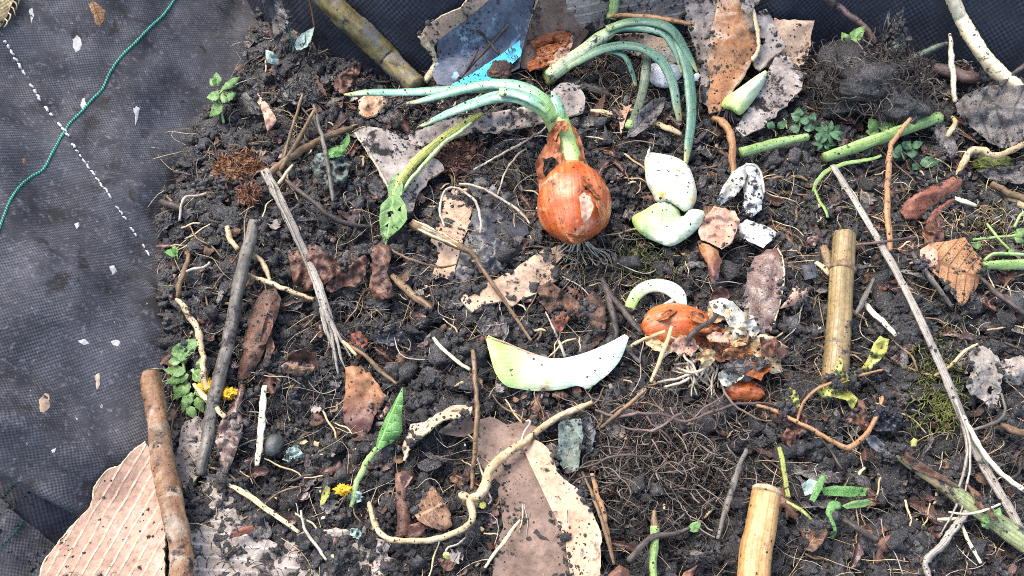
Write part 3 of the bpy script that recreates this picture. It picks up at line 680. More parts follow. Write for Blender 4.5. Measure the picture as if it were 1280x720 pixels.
while i < 194:                                                     # the stitches of the white seam
    ln = random.choice((3, 4, 4, 5)); 
    if random.random() < .84:
        pp = [(Q[j][0] + random.uniform(-1.1, 1.1), Q[j][1] + random.uniform(-.8, .8), .9 + .5 * math.sin(math.pi * (j - i) / ln), 1.7 if i < 100 else 1.2) for j in range(i, i + ln + 1)]
        C, R = path(pp, 6, 'wall'); R[0] *= .4; R[-1] *= .4; mb.add(*tube_geo(C, R, 6, .2))
    i += ln + 1
mb.build('white_seam', M['whitethread'], wall)

# inner fold of the bag below, and its outer skirt with green dotted seam
def flap(name, label, outl, mat, seam, h, hr):
    t = thing(name, label, 'bag fold', plane_pt(outl[1][0], outl[1][1]))
    V, F, UV, SH = sheet_geo(outl, h=h, crum=4, csc=60, grid=7, step=6)
    register(label, V, F)
    MB().add(V, F, UV, SH).build('woven_cloth', mat, t, solid=.0006)
    mb = MB(); Q = catmull(np.array([(a, b, 0.) for a, b in seam]), 40); i = 0
    while i < 36:
        pp = [(Q[j][0], Q[j][1], .8, 1.5) for j in range(i, i + 3)]; C, R = path(pp, 4, label); R[0] *= .5; R[-1] *= .5
        mb.add(*tube_geo(C, R, 6, .1)); i += 4
    mb.build('green_thread', M['greenthread'], t)
flap('woven_bag_fold', 'dark woven fold tucked in the gap under the rolled bag hem', [(-60, 545, 10), (0, 560, 10), (60, 600, 0), (112, 640, -8), (104, 668, -12), (60, 690, -6), (0, 655, 8), (-60, 640, 12)], M['fabricdark'], [(24, 598), (12, 612), (0, 626)], -9, 0)
flap('woven_bag_fold', 'grey woven skirt of the bag in the lower corner beside ridged cardboard', [(-90, 590, 18), (0, 622, 10), (28, 648, 4), (72, 684, -4), (58, 706, -8), (46, 760, -8), (-90, 770, 16)], M['fabric'], [(29, 650), (20, 664), (10, 674), (-4, 685)], -4, 0)

# back wall of the bag
BE = [(300, -10), (345, 40), (420, 72), (520, 96), (650, 84), (800, 66), (900, 52), (960, 74), (1050, 70), (1140, 84), (1220, 98), (1300, 112), (1420, 125)]
E2 = catmull(np.array([(a, b, 0.) for a, b in BE]), 150); d = rays(E2[:, 0], E2[:, 1]); E = CAM + d * ((-0.008 - CAM[2]) / d[:, 2])[:, None]
tv = np.concatenate([[-.03], np.linspace(0, .30, 70)]); ns = len(E); sv = np.linspace(0, 1, ns)
Wb = np.array([0, .34, .94]); Pb = E[:, None, :] + Wb[None, None] * tv[None, :, None]
SS, TT = np.meshgrid(sv, tv, indexing='ij')
fo = .016 * fbm(SS * 9, TT * 7, 61, 3) + .006 * fbm(SS * 30 + TT * 8, TT * 12, 66, 3)
Pb = Pb + np.array([0, -.94, .34])[None, None] * fo[:, :, None]
V, F, UV = grid_mesh(Pb); F = [f[::-1] for f in F]; register('back', V, F)
tag(MB().add(V, F, UV).build('woven_bag_wall', M['fabricback'], solid=.0006), 'dark navy woven bag wall standing behind the heap and torn cardboard', 'bag wall')
# ================================================================== the larger things
def at(px, py, h=0.): return soil_pts([px], [py], h * .001)[0]
def one(o, label, cat, group=None): return tag(o, label, cat, group)
def stick(name, label, cat, pts, mat, group=None, **kw):
    return tag(tube(name, pts, mat, **kw), label, cat, group)
def leafy(name, label, cat, outl, mat, group=None, **kw):
    return tag(sheet(name, outl, mat, **kw), label, cat, group)

# ------------------------------------------------------------------ the sprouting onion
on = thing('sprouting_onion', 'whole orange onion with papery neck and long green shoots lying on soil', 'onion', at(718, 260))
C, R = path([(722, 303, 22, 3), (721, 300, 24, 15), (720.5, 294, 27, 26), (720, 285, 31, 36), (719, 273, 33, 43), (718, 259, 35, 46), (717, 245, 36, 44.5), (715, 230, 36, 36), (713, 218, 36, 25), (711, 208, 36, 18), (709, 198, 36, 14.5)], 46)
MB().add(*tube_geo(C, R, 40, .035, 1., True, 25., 3)).build('bulb', M['onion'], on); TOPT.append((C[8:30], R[8:30]))
tube('neck', [(714, 214, 37, 19), (711, 200, 40, 16.5), (707, 182, 43, 15), (702, 165, 46, 14.5), (694, 146, 48, 15.5), (684, 134, 50, 14)], M['neck'], on, sides=18, rough=.05, fr=40.)
for nm, pts in [('shoot', [(697, 152, 50, 9), (684, 132, 56, 14), (664, 119, 60, 13), (635, 111, 60, 11.5), (600, 110, 54, 10), (560, 113, 46, 9), (510, 115, 40, 8), (460, 116, 36, 7), (440, 118, 34, 5), (430, 118, 33, 1.5)]),
                ('shoot', [(694, 148, 58, 8), (678, 126, 66, 12), (655, 111, 70, 12), (620, 105, 68, 12), (585, 110, 62, 10.5), (548, 120, 54, 8), (522, 127, 50, 5), (508, 129, 49, 1.5)]),
                ('shoot', [(688, 150, 62, 8), (672, 132, 70, 12.5), (650, 122, 74, 12.5), (622, 121, 70, 12), (590, 130, 62, 10.5), (555, 144, 54, 8), (532, 155, 48, 5), (522, 159, 46, 1.5)]),
                ('shoot', [(700, 150, 56, 7), (699, 138, 60, 9), (694, 124, 62, 7), (690, 114, 63, 2)]),
                ('shoot', [(686, 140, 76, 7), (668, 126, 80, 9.5), (645, 117, 80, 9.5), (628, 115, 78, 9), (624, 115, 78, 8)])]:
    tube(nm, [(p[0], p[1], p[2], p[3] * .8) for p in pts], M['greenleaf'], on, sides=14, rough=.12, flat=.5, fr=35.)
sk = M['onionpapery']
sheet('outer_skin', [(707, 228, 2), (696, 216, 2), (700, 205, 10), (690, 196, 10), (680, 200, 6), (678, 216, 6), (686, 228, 2), (684, 244, -4), (676, 258, -8), (674, 240, -6), (672, 220, 2), (668, 204, 4), (676, 190, 8), (684, 180, 10), (684, 166, 12), (694, 160, 14), (700, 172, 16), (702, 190, 14), (712, 208, 12)], sk, on, h=40, crum=5, csc=9, dust=.4, solid=.3)
sheet('outer_skin', [(718, 214, 6), (724, 200, 6), (722, 182, 8), (714, 162, 10), (710, 150, 8), (720, 160, 4), (728, 178, 2), (730, 196, 0), (740, 216, -4), (744, 224, -8), (734, 222, -2)], sk, on, h=44, crum=4, csc=9, dust=.4, solid=.3)
sheet('outer_skin', [(688, 164, 8), (695, 152, 10), (706, 150, 12), (712, 158, 10), (707, 166, 12), (702, 160, 14), (697, 168, 12), (694, 178, 8)], sk, on, h=50, crum=4, csc=7, dust=.4, solid=.3)
sheet('split_skin', [(724, 246, 0), (730, 240, 0), (738, 246, 0), (742, 258, -2), (738, 270, -3), (731, 280, -4), (727, 272, 0), (726, 258, 0)], M['leafpink'], on, h=68, crum=1.5, csc=8, dust=.4, solid=.3, puff=2)
for ol in ([(724, 216, 2), (738, 222, 0), (750, 236, -6), (752, 250, -8), (744, 246, -2), (736, 236, 2), (728, 230, 4)], [(700, 282, -6), (712, 290, -2), (726, 294, -2), (738, 286, -6), (730, 300, -10), (714, 302, -10)], [(742, 240, -4), (754, 252, -10), (758, 266, -14), (752, 276, -12), (747, 262, -6)]):
    sheet('flaking_skin', ol, random.choice((M['onionpapery'], M['onionpale'], M['onionpapery'])), on, h=66, crum=2.5, csc=8, dust=.35, solid=.25, rag=1.4, roll=0, twist=0)
for k in range(16):
    a = random.uniform(-1, 1); x = 722 + a * 14
    tube('root', [(x, 302, 16, .9), (x + a * 14 + random.uniform(-5, 5), 310 + random.uniform(0, 6), 8, .8), (x + a * 34 + random.uniform(-9, 9), 318 + random.uniform(-6, 14), 4, .7), (x + a * 48 + random.uniform(-14, 14), 326 + random.uniform(-8, 18), 3, .4)], M['rootwhite'], on, sides=5)

# ------------------------------------------------------------------ the second sprouting top
sp = thing('green_onion', 'cut green onion top with brown papery root end, arching over torn cardboard', 'onion', at(700, 85))
tube('base', [(686, 97, 18, 8.5), (694, 90, 22, 9.4), (710, 78, 28, 9.6), (730, 64, 36, 9.4), (748, 50, 42, 9), (766, 38, 46, 7)], M['neckdirty'], sp, sides=16, rough=.06, fr=40.)
G = M['greenleafdark']
for pts, mt in [([(752, 46, 44, 9), (775, 34, 52, 11), (805, 34, 56, 11), (830, 42, 54, 9), (844, 62, 48, 7.5), (850, 80, 42, 5), (852, 92, 38, 3)], G),
                ([(758, 36, 52, 8), (785, 28, 58, 9), (815, 28, 60, 9), (838, 36, 58, 8.5), (852, 54, 52, 8), (864, 76, 46, 6), (872, 91, 42, 2)], G),
                ([(708, 84, 28, 8), (726, 74, 34, 9), (752, 62, 44, 10), (780, 57, 50, 10), (806, 62, 50, 10), (828, 78, 44, 9.5), (841, 105, 36, 8.5), (846, 132, 28, 7.5), (850, 152, 20, 5)], G),
                ([(826, 36, 52, 6), (846, 52, 50, 9.5), (858, 82, 44, 10), (863, 115, 36, 9.5), (864, 150, 28, 8.5), (860, 182, 20, 7.5), (857, 205, 14, 4)], G),
                ([(748, 62, 42, 6), (768, 64, 44, 7), (782, 72, 42, 6), (790, 90, 34, 5), (795, 108, 26, 4)], G),
                ([(808, 62, 38, 5), (808, 80, 34, 8), (805, 105, 28, 8), (799, 130, 20, 7.5), (792, 148, 14, 6), (788, 156, 11, 5)], M['witherleaf'])]:
    tube('shoot', [(p[0], p[1], p[2], p[3] * .72) for p in pts], mt, sp, sides=12, rough=.12, flat=.45, fr=35.)
tube('flower_stalk', [(764, 24, 46, 6), (767, 10, 54, 6), (769, -14, 62, 5.5)], M['stemgreen'], sp, sides=10)
tube('hollow_end', [(789, 152, 12, 5.6), (786, 159, 10, 6), (785, 161, 9, 5)], M['stemgreen'], sp, sides=10, n=5)
for ol in [[(664, 52, 0), (682, 42, 6), (702, 38, 8), (716, 42, 6), (708, 52, 8), (694, 56, 8), (680, 58, 4), (668, 60, 0)], [(668, 60, 0), (692, 55, 6), (712, 48, 8), (714, 56, 6), (700, 66, 6), (684, 72, 4), (672, 70, 0)],
           [(658, 80, 0), (668, 70, 2), (684, 72, 4), (696, 66, 6), (692, 78, 4), (680, 84, 2), (668, 86, 0), (662, 90, 0)], [(682, 80, 4), (700, 60, 8), (716, 44, 10), (712, 58, 8), (702, 74, 6), (694, 84, 4)], [(690, 82, 4), (704, 64, 8), (718, 46, 10), (714, 60, 9), (706, 74, 7)]]:
    sheet('papery_skin', ol, M['onionpapery'] if ol[0][0] < 682 else M['leafpink'], sp, h=22, crum=6, csc=7, dust=.4, solid=.3)
tube('root_plate', [(684, 84, 14, 6), (686, 95, 12, 7), (690, 104, 9, 4)], M['stemyellow'], sp, sides=10, rough=.3)

# ------------------------------------------------------------------ the half buried onion and its loose skins
o2 = thing('rotting_onion', 'half buried orange onion with torn skins and matted white roots', 'onion', at(850, 410))
C, R = path([(804, 416, 3, 5), (808, 414, 5, 14), (815, 412, 7, 22), (826, 409, 8, 28), (840, 408, 9, 30), (856, 408, 9, 29), (872, 410, 8, 24), (884, 414, 6, 15), (890, 417, 4, 5)], 34)
MB().add(*tube_geo(C, R, 34, .06, .9, True, 30., 8)).build('bulb', M['onion'], o2)
sheet('torn_skin', [(868, 420, 0), (880, 412, 10), (892, 406, 12), (906, 412, 12), (914, 426, 10), (912, 446, 4), (900, 452, 4), (886, 444, 4), (872, 432, 0)], M['onionpapery'], o2, h=14, crum=6, csc=9, dust=.4, solid=.3)
sheet('inner_skin', [(883, 420, 0), (894, 414, 4), (908, 418, 4), (912, 428, 2), (900, 428, 6), (886, 426, 4)], M['leafpink'], o2, h=30, crum=3, csc=7, dust=.4, solid=.3)
sheet('torn_skin', [(884, 385, 0), (890, 366, 4), (900, 358, 6), (910, 362, 4), (912, 372, 0), (896, 380, 2)], M['leafrust'], o2, h=14, crum=4, csc=8, dust=.4, solid=.3)
sheet('grey_skin', [(886, 378, 4), (900, 372, 8), (916, 376, 8), (928, 390, 4), (944, 396, 0), (930, 402, 2), (934, 424, 0), (928, 440, 0), (918, 452, 0), (912, 436, 4), (916, 414, 6), (906, 396, 8), (892, 390, 4)], M['oniongrey'], o2, h=20, crum=5, csc=9, dust=.4, solid=.3)
for ol in ([(818, 398, 2), (832, 388, 6), (846, 387, 8), (842, 392, 10), (834, 398, 10), (824, 402, 6)], [(806, 418, 0), (818, 422, 4), (832, 430, 4), (846, 434, 2), (838, 442, 0), (820, 438, 0), (808, 430, 0)], [(862, 386, 6), (878, 392, 6), (886, 404, 4), (874, 404, 8), (864, 398, 10)]):
    sheet('torn_skin', ol, random.choice((M['onionpapery'], M['onionpale'], M['leafrust'])), o2, h=22, crum=4, csc=8, dust=.35, solid=.25, rag=1.4, roll=2, twist=1)
for k, (x, y, sz, mt) in enumerate(((874, 404, 17, 'onionpapery'), (900, 440, 18, 'leafrust'), (922, 420, 17, 'onionpale'), (936, 412, 13, 'oniongrey'), (896, 392, 13, 'onionpale'), (946, 462, 15, 'onionpapery'), (884, 446, 14, 'onionpale'), (962, 432, 14, 'leafrust'), (914, 470, 14, 'oniongrey'), (858, 432, 14, 'leafpink'), (926, 442, 17, 'onionpapery'))):
    n_ = 11; ol = [(x + math.cos(q * 6.283 / n_) * sz * random.uniform(.65, 1.5), y + math.sin(q * 6.283 / n_) * sz * random.uniform(.5, 1.1), random.uniform(-2, 14)) for q in range(n_)]
    sheet('torn_skin', ol, M[mt], o2, h=16 + (k % 4) * 3, crum=5, csc=8, dust=.4, solid=.22, rag=1.6, roll=random.uniform(2, 6), twist=random.uniform(-4, 4))
for k in range(34):                                                  # its beard of pale roots
    x = random.uniform(858, 898); y = random.uniform(436, 462); ln = random.uniform(18, 46); a = random.gauss(1.75, .42)
    p = [(x, y, random.uniform(12, 20), 1.9)]
    for q in range(1, 5):
        a += random.gauss(0, .22); p.append((p[-1][0] + math.cos(a) * ln / 4, p[-1][1] + math.sin(a) * ln / 4, 16 - q * 2.4, 1.7 - .2 * q))
    tube('root', p, M['rootwhite'], o2, sides=6)
for p in [[(836, 420, 22, 2), (850, 430, 24, 2), (856, 448, 22, 1.8), (866, 456, 20, 1.8), (872, 470, 18, 1.5)], [(846, 460, 10, 1.8), (866, 464, 18, 2), (884, 458, 20, 2), (880, 448, 22, 1.8), (866, 452, 22, 1.6)], [(822, 478, 8, 1.8), (846, 474, 12, 2), (866, 466, 16, 2)], [(830, 484, 7, 1.5), (852, 478, 12, 1.8), (862, 472, 14, 1.5)], [(872, 432, 24, 1.8), (884, 446, 22, 2), (898, 460, 16, 1.8)], [(824, 452, 8, 1.6), (836, 440, 14, 1.8), (848, 436, 18, 1.6)]]:
    tube('root', p, M['rootwhite'], o2, sides=7)
t = thing('onion_skin', 'striped yellow brown onion skin curled beside the half buried onion', 'onion skin', at(950, 440))
sheet('skin', [(926, 446, 4), (936, 430, 10), (950, 418, 12), (966, 420, 10), (984, 434, 2), (980, 442, 2), (976, 452, 0), (978, 464, -2), (966, 468, 0), (954, 460, 4), (938, 456, 6)], M['onionpale'], t, h=12, puff=5, crum=3, csc=12, dust=.5, solid=.4)
sheet('torn_edge', [(970, 424, 4), (986, 434, 2), (980, 446, 0), (974, 450, 0), (972, 438, 4)], M['orange'], t, h=16, crum=2, dust=.4, solid=.3)
leafy('onion_skin', 'dark grey slip of skin lying over the orange scrap below the onion', 'onion skin', [(902, 456, 0), (918, 450, 4), (938, 450, 6), (952, 448, 4), (960, 456, 2), (948, 462, 2), (938, 476, 0), (926, 476, 0), (914, 466, 2)], M['leafgrey'], h=24, crum=3, csc=10)
leafy('onion_skin', 'bright orange scrap of onion skin under the dark grey slip', 'onion skin', [(906, 486, 0), (910, 472, 4), (922, 470, 6), (940, 474, 6), (952, 482, 2), (958, 494, 0), (948, 500, 0), (930, 502, 0), (914, 500, 0)], M['onion'], h=9, puff=8, crum=2, csc=10)

# ------------------------------------------------------------------ white onion flesh
f = thing('onion_scale', 'large curved white onion scale like a boat, green at its rounded end', 'onion scale', at(700, 455))
V, F, UV, SH = sheet_geo([(608, 420, 10), (622, 424, 8), (645, 433, 3), (668, 442, 0), (690, 448, 0), (712, 446, 0), (734, 440, 2), (760, 429, 8), (785, 417, 14), (782, 434, 10), (774, 452, 5), (760, 468, 2), (748, 477, 2), (735, 487, 0), (722, 482, 0), (700, 487, 0), (672, 489, 0), (648, 486, 0), (632, 482, 2), (620, 468, 4), (613, 446, 7)], h=6, puff=4.5, crum=2.5, csc=40, smooth=True, ax=((604, 450), (785, 440)))
MB().add(V, F, UV, SH).build('flesh', M['scale'], f, solid=.0016)
tube('skin_rim', [(609, 421, 16.5, .8), (624, 426, 15, 1.2), (646, 435, 10, 1.2), (668, 443, 7, 1.), (690, 449, 7, .6)], M['leafpink'], f, sides=6)
f = thing('onion_scale', 'cream white pointed onion scale with a yellow rotten corner, above the green one', 'onion scale', at(840, 228))
MB().add(*sheet_geo([(806, 212, 6), (806, 198, 8), (812, 191, 8), (826, 192, 6), (846, 197, 2), (860, 207, 0), (868, 226, 0), (871, 244, 0), (866, 260, 0), (856, 265, 0), (846, 258, 4), (834, 252, 4), (822, 254, 2), (815, 242, 2), (808, 228, 4)], h=14, puff=14, crum=1.5, csc=22, smooth=True)).build('flesh', M['scalecream'], f, solid=.002)
tube('stalk_tip', [(811, 196, 26, 2.4), (810, 191, 28, 1.8), (812, 186, 29, .8)], M['scalecream'], f, sides=7)
f = thing('onion_scale', 'pale green onion scale folded like wings, below the cream one', 'onion scale', at(832, 285))
MB().add(*sheet_geo([(790, 272, 8), (806, 262, 8), (820, 254, 10), (834, 252, 6), (848, 260, 2), (852, 272, 0), (862, 262, 8), (874, 262, 10), (881, 266, 10), (878, 278, 6), (866, 292, 2), (852, 302, 0), (838, 308, 0), (824, 304, 0), (806, 296, 2), (795, 286, 6)], h=10, puff=9, crum=3, csc=20, smooth=True, ax=((792, 275), (880, 285)))).build('flesh', M['scalegreen'], f, solid=.002)
f = thing('onion_ring', 'white arc of onion ring standing above the half buried onion', 'onion ring', at(820, 370))
tube('flesh', [(787, 390, 8, 5), (789, 380, 11, 6.8), (797, 367, 14, 7.8), (809, 359, 16, 8.2), (822, 357, 17, 8.4), (836, 360, 17, 9), (847, 368, 16, 9), (853, 378, 14, 6), (857, 387, 12, 2)], M['scale'], f, sides=14, flat=.4, rough=.08, fr=40., jit=0)
tube('inner_layer', [(848, 362, 15, 3), (842, 374, 12, 3), (832, 380, 9, 3), (826, 384, 7, 2)], M['scalegrey'], f, sides=9, flat=.6)
f = thing('onion_scale', 'tapering light green leaf base with short dark roots, leaning on grey cardboard', 'onion scale', at(925, 130))
MB().add(*sheet_geo([(902, 134, 0), (906, 122, 2), (918, 114, 4), (932, 104, 6), (946, 94, 6), (958, 88, 6), (957, 100, 4), (950, 114, 2), (942, 126, 0), (932, 138, 0), (924, 144, 0), (914, 138, 2)], h=22, puff=12, crum=1, smooth=True, ax=((908, 138), (958, 90)))).build('flesh', M['scalegreen'], f, solid=.002)
for k in range(9):
    a = random.uniform(-1, 1); tube('root', [(910 + a * 9, 134 + a * 4, 22, 1.2), (906 + a * 14, 144, 18, 1.1), (905 + a * 22, 152 + random.uniform(-3, 6), 13, .8)], M['twig'], f, sides=5)
t = thing('onion_scale', 'dirty white and grey folded onion layers beside the peach coloured skin', 'onion scale', at(935, 245))
MB().add(*sheet_geo([(896, 250, 6), (904, 232, 8), (916, 214, 8), (930, 206, 8), (934, 216, 6), (930, 232, 6), (922, 242, 4), (910, 250, 4), (900, 258, 2)], h=14, puff=5, crum=3, csc=12)).build('white_layer', M['oniongrey'], t, solid=.001)
MB().add(*sheet_geo([(930, 206, 8), (946, 208, 6), (952, 218, 4), (955, 240, 2), (952, 262, 0), (940, 272, 0), (926, 268, 0), (930, 250, 0), (928, 232, 2), (936, 222, 6)], h=10, puff=4, crum=4, csc=9)).build('dirty_layer', M['scalegrey'], t, solid=.001)
tube('pale_rim', [(932, 206, 19, 2.2), (946, 208, 18, 2), (952, 220, 16, 1.6), (955, 242, 13, 1.3)], M['oniongrey'], t, sides=6)
leafy('onion_scale', 'flat white onion scale smeared with soil below the folded grey layers', 'onion scale', [(920, 282, 2), (934, 274, 4), (952, 280, 4), (964, 286, 2), (973, 292, 0), (964, 300, 0), (954, 310, 0), (940, 304, 0), (924, 296, 0)], M['scalegrey'], h=10, puff=3, solid=1.2)
t = thing('onion_skin', 'peach and yellow crumpled onion skin trailing to a brown tail', 'onion skin', at(898, 290))
sheet('skin', [(884, 268, 4), (892, 258, 10), (906, 260, 10), (918, 264, 8), (925, 276, 4), (920, 292, 2), (912, 306, 2), (902, 312, 4), (892, 306, 2), (876, 300, 0), (872, 288, 0), (878, 278, 2)], M['leafpink'], t, h=12, puff=5, crum=6, csc=11, dust=.5, solid=.4)
sheet('brown_tail', [(872, 302, 0), (886, 306, 4), (898, 314, 6), (902, 326, 4), (898, 348, 2), (891, 354, 0), (886, 346, 0), (884, 330, 2), (876, 316, 0)], M['orange'], t, h=14, crum=4, csc=11, dust=.5, solid=.4)
e = thing('eggshell', 'broken white eggshell half hidden under the green onion shoots', 'eggshell', at(828, 92))
MB().add(*sheet_geo([(808, 88, 2), (814, 80, 4), (830, 78, 6), (848, 82, 4), (853, 92, 0), (846, 102, 0), (834, 110, 0), (820, 108, 0), (811, 100, 0)], h=10, puff=12, smooth=True)).build('white_shell', M['egg'], e, solid=.0005)
MB().add(*sheet_geo([(811, 70, 6), (820, 58, 8), (834, 56, 8), (846, 64, 6), (850, 76, 2), (838, 82, 0), (822, 80, 0)], h=14, puff=8, rag=1)).build('tan_shell', M['eggtan'], e, solid=.0005)
leafy('eggshell', 'tiny white shell chip at the end of the green shoots', 'eggshell', [(866, 94, 4), (872, 90, 4), (876, 94, 2), (872, 101, 0), (866, 102, 0)], M['egg'], h=12, puff=3, solid=.5)

# ------------------------------------------------------------------ cardboard
def card(name, label, outl, mat, parent=None, edge=None, er=3.2, **kw):
    kw.setdefault('solid', 2.2); kw.setdefault('rag', 1.2); 
    t = thing(name, label, 'cardboard', at(np.mean([p[0] for p in outl]), np.mean([p[1] for p in outl])))
    V, F, UV, SH = sheet_geo(outl, **{k: v for k, v in kw.items() if k not in ('solid',)})
    MB().add(V, F, UV, SH).build('liner', [mat, M['cardrim']], t, solid=kw['solid'] * .001, rim=1)
    for k, e_ in enumerate(edge or []):
        C, R = path([(p[0], p[1], kw.get('h', 4) + (p[2] if len(p) > 2 else 0), er * (p[3] if len(p) > 3 else 1)) for p in e_], None)
        MB().add(*tube_geo(C, R, 7, .55, .7, True, 900.)).build('torn_edge', M['cardrim'], t)
    return t
card('cardboard_piece', 'tan cardboard with ridged liner peeled open beside the brown log', [(182, 552, 4), (192, 566, 4), (198, 600, 4), (206, 650, 2), (206, 785, 0), (46, 785, 14), (52, 712, 14), (66, 688, 14), (90, 658, 14), (114, 632, 14), (118, 610, 12), (134, 588, 10), (150, 582, 8), (164, 566, 6)], M['cardcorr'], ax=((60, 785), (190, 560)), h=17, crum=2, csc=60, grid=4, dust=.35,
     edge=[[(182, 552, 4), (164, 566, 6), (150, 582, 8), (134, 588, 10), (118, 610, 12), (114, 632, 14), (90, 658, 14), (66, 688, 14), (52, 712, 14), (46, 785, 14)]], er=1.2)
card('cardboard_piece', 'flat greyish tan cardboard between the log and the grey stick', [(213, 578, 0), (222, 560, 0), (228, 530, 4), (246, 520, 6), (254, 526, 4), (250, 556, 0), (252, 590, 0), (240, 604, 0), (232, 620, 0), (222, 606, 0)], M['cardgrey'], h=1, crum=2, solid=1.5)
card('cardboard_piece', 'grey corrugated cardboard mostly hidden by soil beside the log', [(232, 612, 0), (262, 600, 2), (300, 604, 2), (318, 622, 2), (300, 640, 0), (310, 664, 0), (346, 680, 0), (352, 785, 0), (236, 785, 0), (236, 690, 0), (240, 650, 0)], M['cardgreycorr'], ax=((232, 660), (350, 668)), h=-.5, crum=5, csc=26, solid=1.8, rag=3)
card('cardboard_piece', 'soil smeared grey cardboard scrap below the yellow petals', [(345, 672, 0), (380, 664, 2), (420, 660, 2), (450, 668, 0), (486, 676, 0), (494, 785, 0), (350, 785, 0)], M['cardgreycorr'], ax=((345, 690), (490, 694)), h=-3, crum=6, csc=22, solid=1.8, rag=4)
c1 = card('cardboard_piece', 'large brown wet cardboard with a pale folded flap under the pale root', [(592, 548, 0), (590, 528, 0), (612, 520, 2), (634, 530, 2), (656, 526, 2), (676, 536, 4), (672, 560, 6), (676, 590, 4), (690, 630, 2), (708, 668, 0), (722, 785, 0), (612, 785, 0), (618, 690, 0), (630, 655, 0), (622, 610, 0), (600, 580, 0)], M['cardbrown'], h=4, crum=2, csc=40, grid=4)
V, F, UV, SH = sheet_geo([(652, 556, 6), (662, 548, 8), (676, 552, 10), (690, 566, 12), (697, 590, 12), (722, 612, 12), (740, 638, 12), (751, 664, 10), (748, 785, 4), (722, 785, 0), (706, 672, 0), (688, 634, 2), (668, 592, 4)], h=6, crum=3, csc=24, rag=1.8)
MB().add(V, F, UV, SH).build('folded_flap', [M['card'], M['cardrim']], c1, solid=.002, rim=1)
card('cardboard_piece', 'pale tan cardboard tongue beneath the onion and beside the dark plastic', [(574, 372, 0), (592, 362, 2), (622, 348, 4), (650, 330, 4), (680, 312, 2), (700, 306, 2), (706, 318, 0), (694, 330, 0), (696, 350, 0), (676, 362, 0), (656, 372, 0), (640, 384, 0), (628, 376, 0), (606, 380, 0), (590, 390, 0)], M['card'], h=5, crum=3, csc=24, rag=2.5)
card('cardboard_piece', 'tan cardboard strip dotted with soil beside the dark plastic sheet', [(552, 250, 0), (566, 234, 2), (582, 238, 2), (590, 262, 0), (584, 288, 0), (574, 312, 0), (566, 350, 0), (556, 348, 0), (540, 344, 0), (548, 322, 0), (540, 300, 0), (548, 276, 0)], M['card'], h=3, crum=3, csc=14, rag=3)
card('cardboard_piece', 'grey cardboard flap with torn white edge between twigs and green stalk', [(444, 166, 6), (456, 158, 6), (480, 160, 8), (500, 172, 8), (524, 186, 8), (548, 200, 6), (556, 212, 4), (540, 222, 2), (524, 240, 0), (516, 262, -4), (502, 268, -4), (488, 240, 0), (474, 212, 2), (460, 190, 4)], M['cardgrey'], h=12, crum=2, csc=30, rag=1.6, edge=[[(444, 166, 6), (460, 190, 4), (474, 212, 2), (488, 240, 0)]], er=1.4)
card('cardboard_piece', 'long torn pale cardboard strip under the green shoots behind the onion neck', [(500, 176, 2), (520, 164, 4), (556, 150, 6), (600, 142, 8), (640, 136, 10), (668, 130, 10), (700, 104, 10), (722, 104, 8), (732, 122, 6), (728, 140, 4), (690, 150, 2), (648, 160, 0), (600, 164, 0), (560, 172, 0), (530, 184, 0)], M['cardgrey'], h=10, crum=4, csc=16, rag=3.5)
card('cardboard_piece', 'dark blue mouldy cardboard tube mouth and plastic shred near the tan tongue', [(600, 300, 0), (618, 296, 3), (634, 306, 4), (640, 320, 2), (628, 338, 0), (610, 344, 0), (596, 332, 0)], M['plastic'], h=2, crum=4, csc=14, rag=2, solid=1.)
leafy('plastic_sheet', 'crinkled dark blue plastic sheet under white rootlets and beside tan strip', 'plastic', [(584, 228, 0), (604, 222, 0), (622, 236, 2), (640, 240, 0), (656, 262, 0), (660, 292, 0), (640, 306, 0), (612, 318, 0), (592, 342, 0), (574, 356, 0), (566, 350, 0), (578, 308, 0), (590, 270, 0)], M['plastic'], h=1.5, crum=6, csc=16, rag=2, solid=.4)
# printed box corner
bx = thing('cardboard_box_scrap', 'torn box scrap printed grey blue with a cyan stripe, against the back wall', 'cardboard', at(600, 80))
V, F, UV, SH = sheet_geo([(546, 50, 8), (562, 40, 12), (588, 20, 22), (612, 0, 32), (630, -16, 40), (672, -16, 40), (664, 20, 26), (654, 56, 12), (648, 82, 4), (612, 102, 0), (570, 106, 0), (548, 108, 0), (540, 92, 0), (546, 70, 4)], h=14, crum=2, csc=40, rag=.8)
MB().add(V, F, UV, SH).build('printed_face', [M['print'], M['cardrim']], bx, solid=.003, rim=1)
V, F, UV, SH = sheet_geo([(527, 44, 8), (534, 32, 12), (552, 20, 18), (572, 12, 22), (586, -2, 28), (592, -20, 34), (632, -18, 36), (612, 0, 30), (588, 20, 20), (562, 40, 11), (548, 49, 8), (540, 62, 4), (530, 52, 6)], h=17.5, crum=2, csc=16, rag=1.6)
MB().add(V, F, UV, SH).build('torn_liner', [M['card'], M['cardrim']], bx, solid=.003, rim=1)
V, F, UV, SH = sheet_geo([(563, 106, 0), (590, 92, 3.5), (620, 72, 8), (640, 58, 11), (650, 50, 13), (651, 70, 8.5), (640, 80, 5), (620, 96, 1.5), (600, 106, 0), (580, 108, 0)], h=18.5, crum=1.5, csc=40, mask=False)
MB().add(V, F, UV, SH).build('cyan_stripe', M['cyan'], bx)
tube('torn_edge', [(527, 44, 24, 5), (536, 58, 20, 5), (545, 74, 15, 4), (538, 90, 12, 4), (532, 102, 9, 4)], M['cardrim'], bx, sides=8, rough=.4, fr=500.)
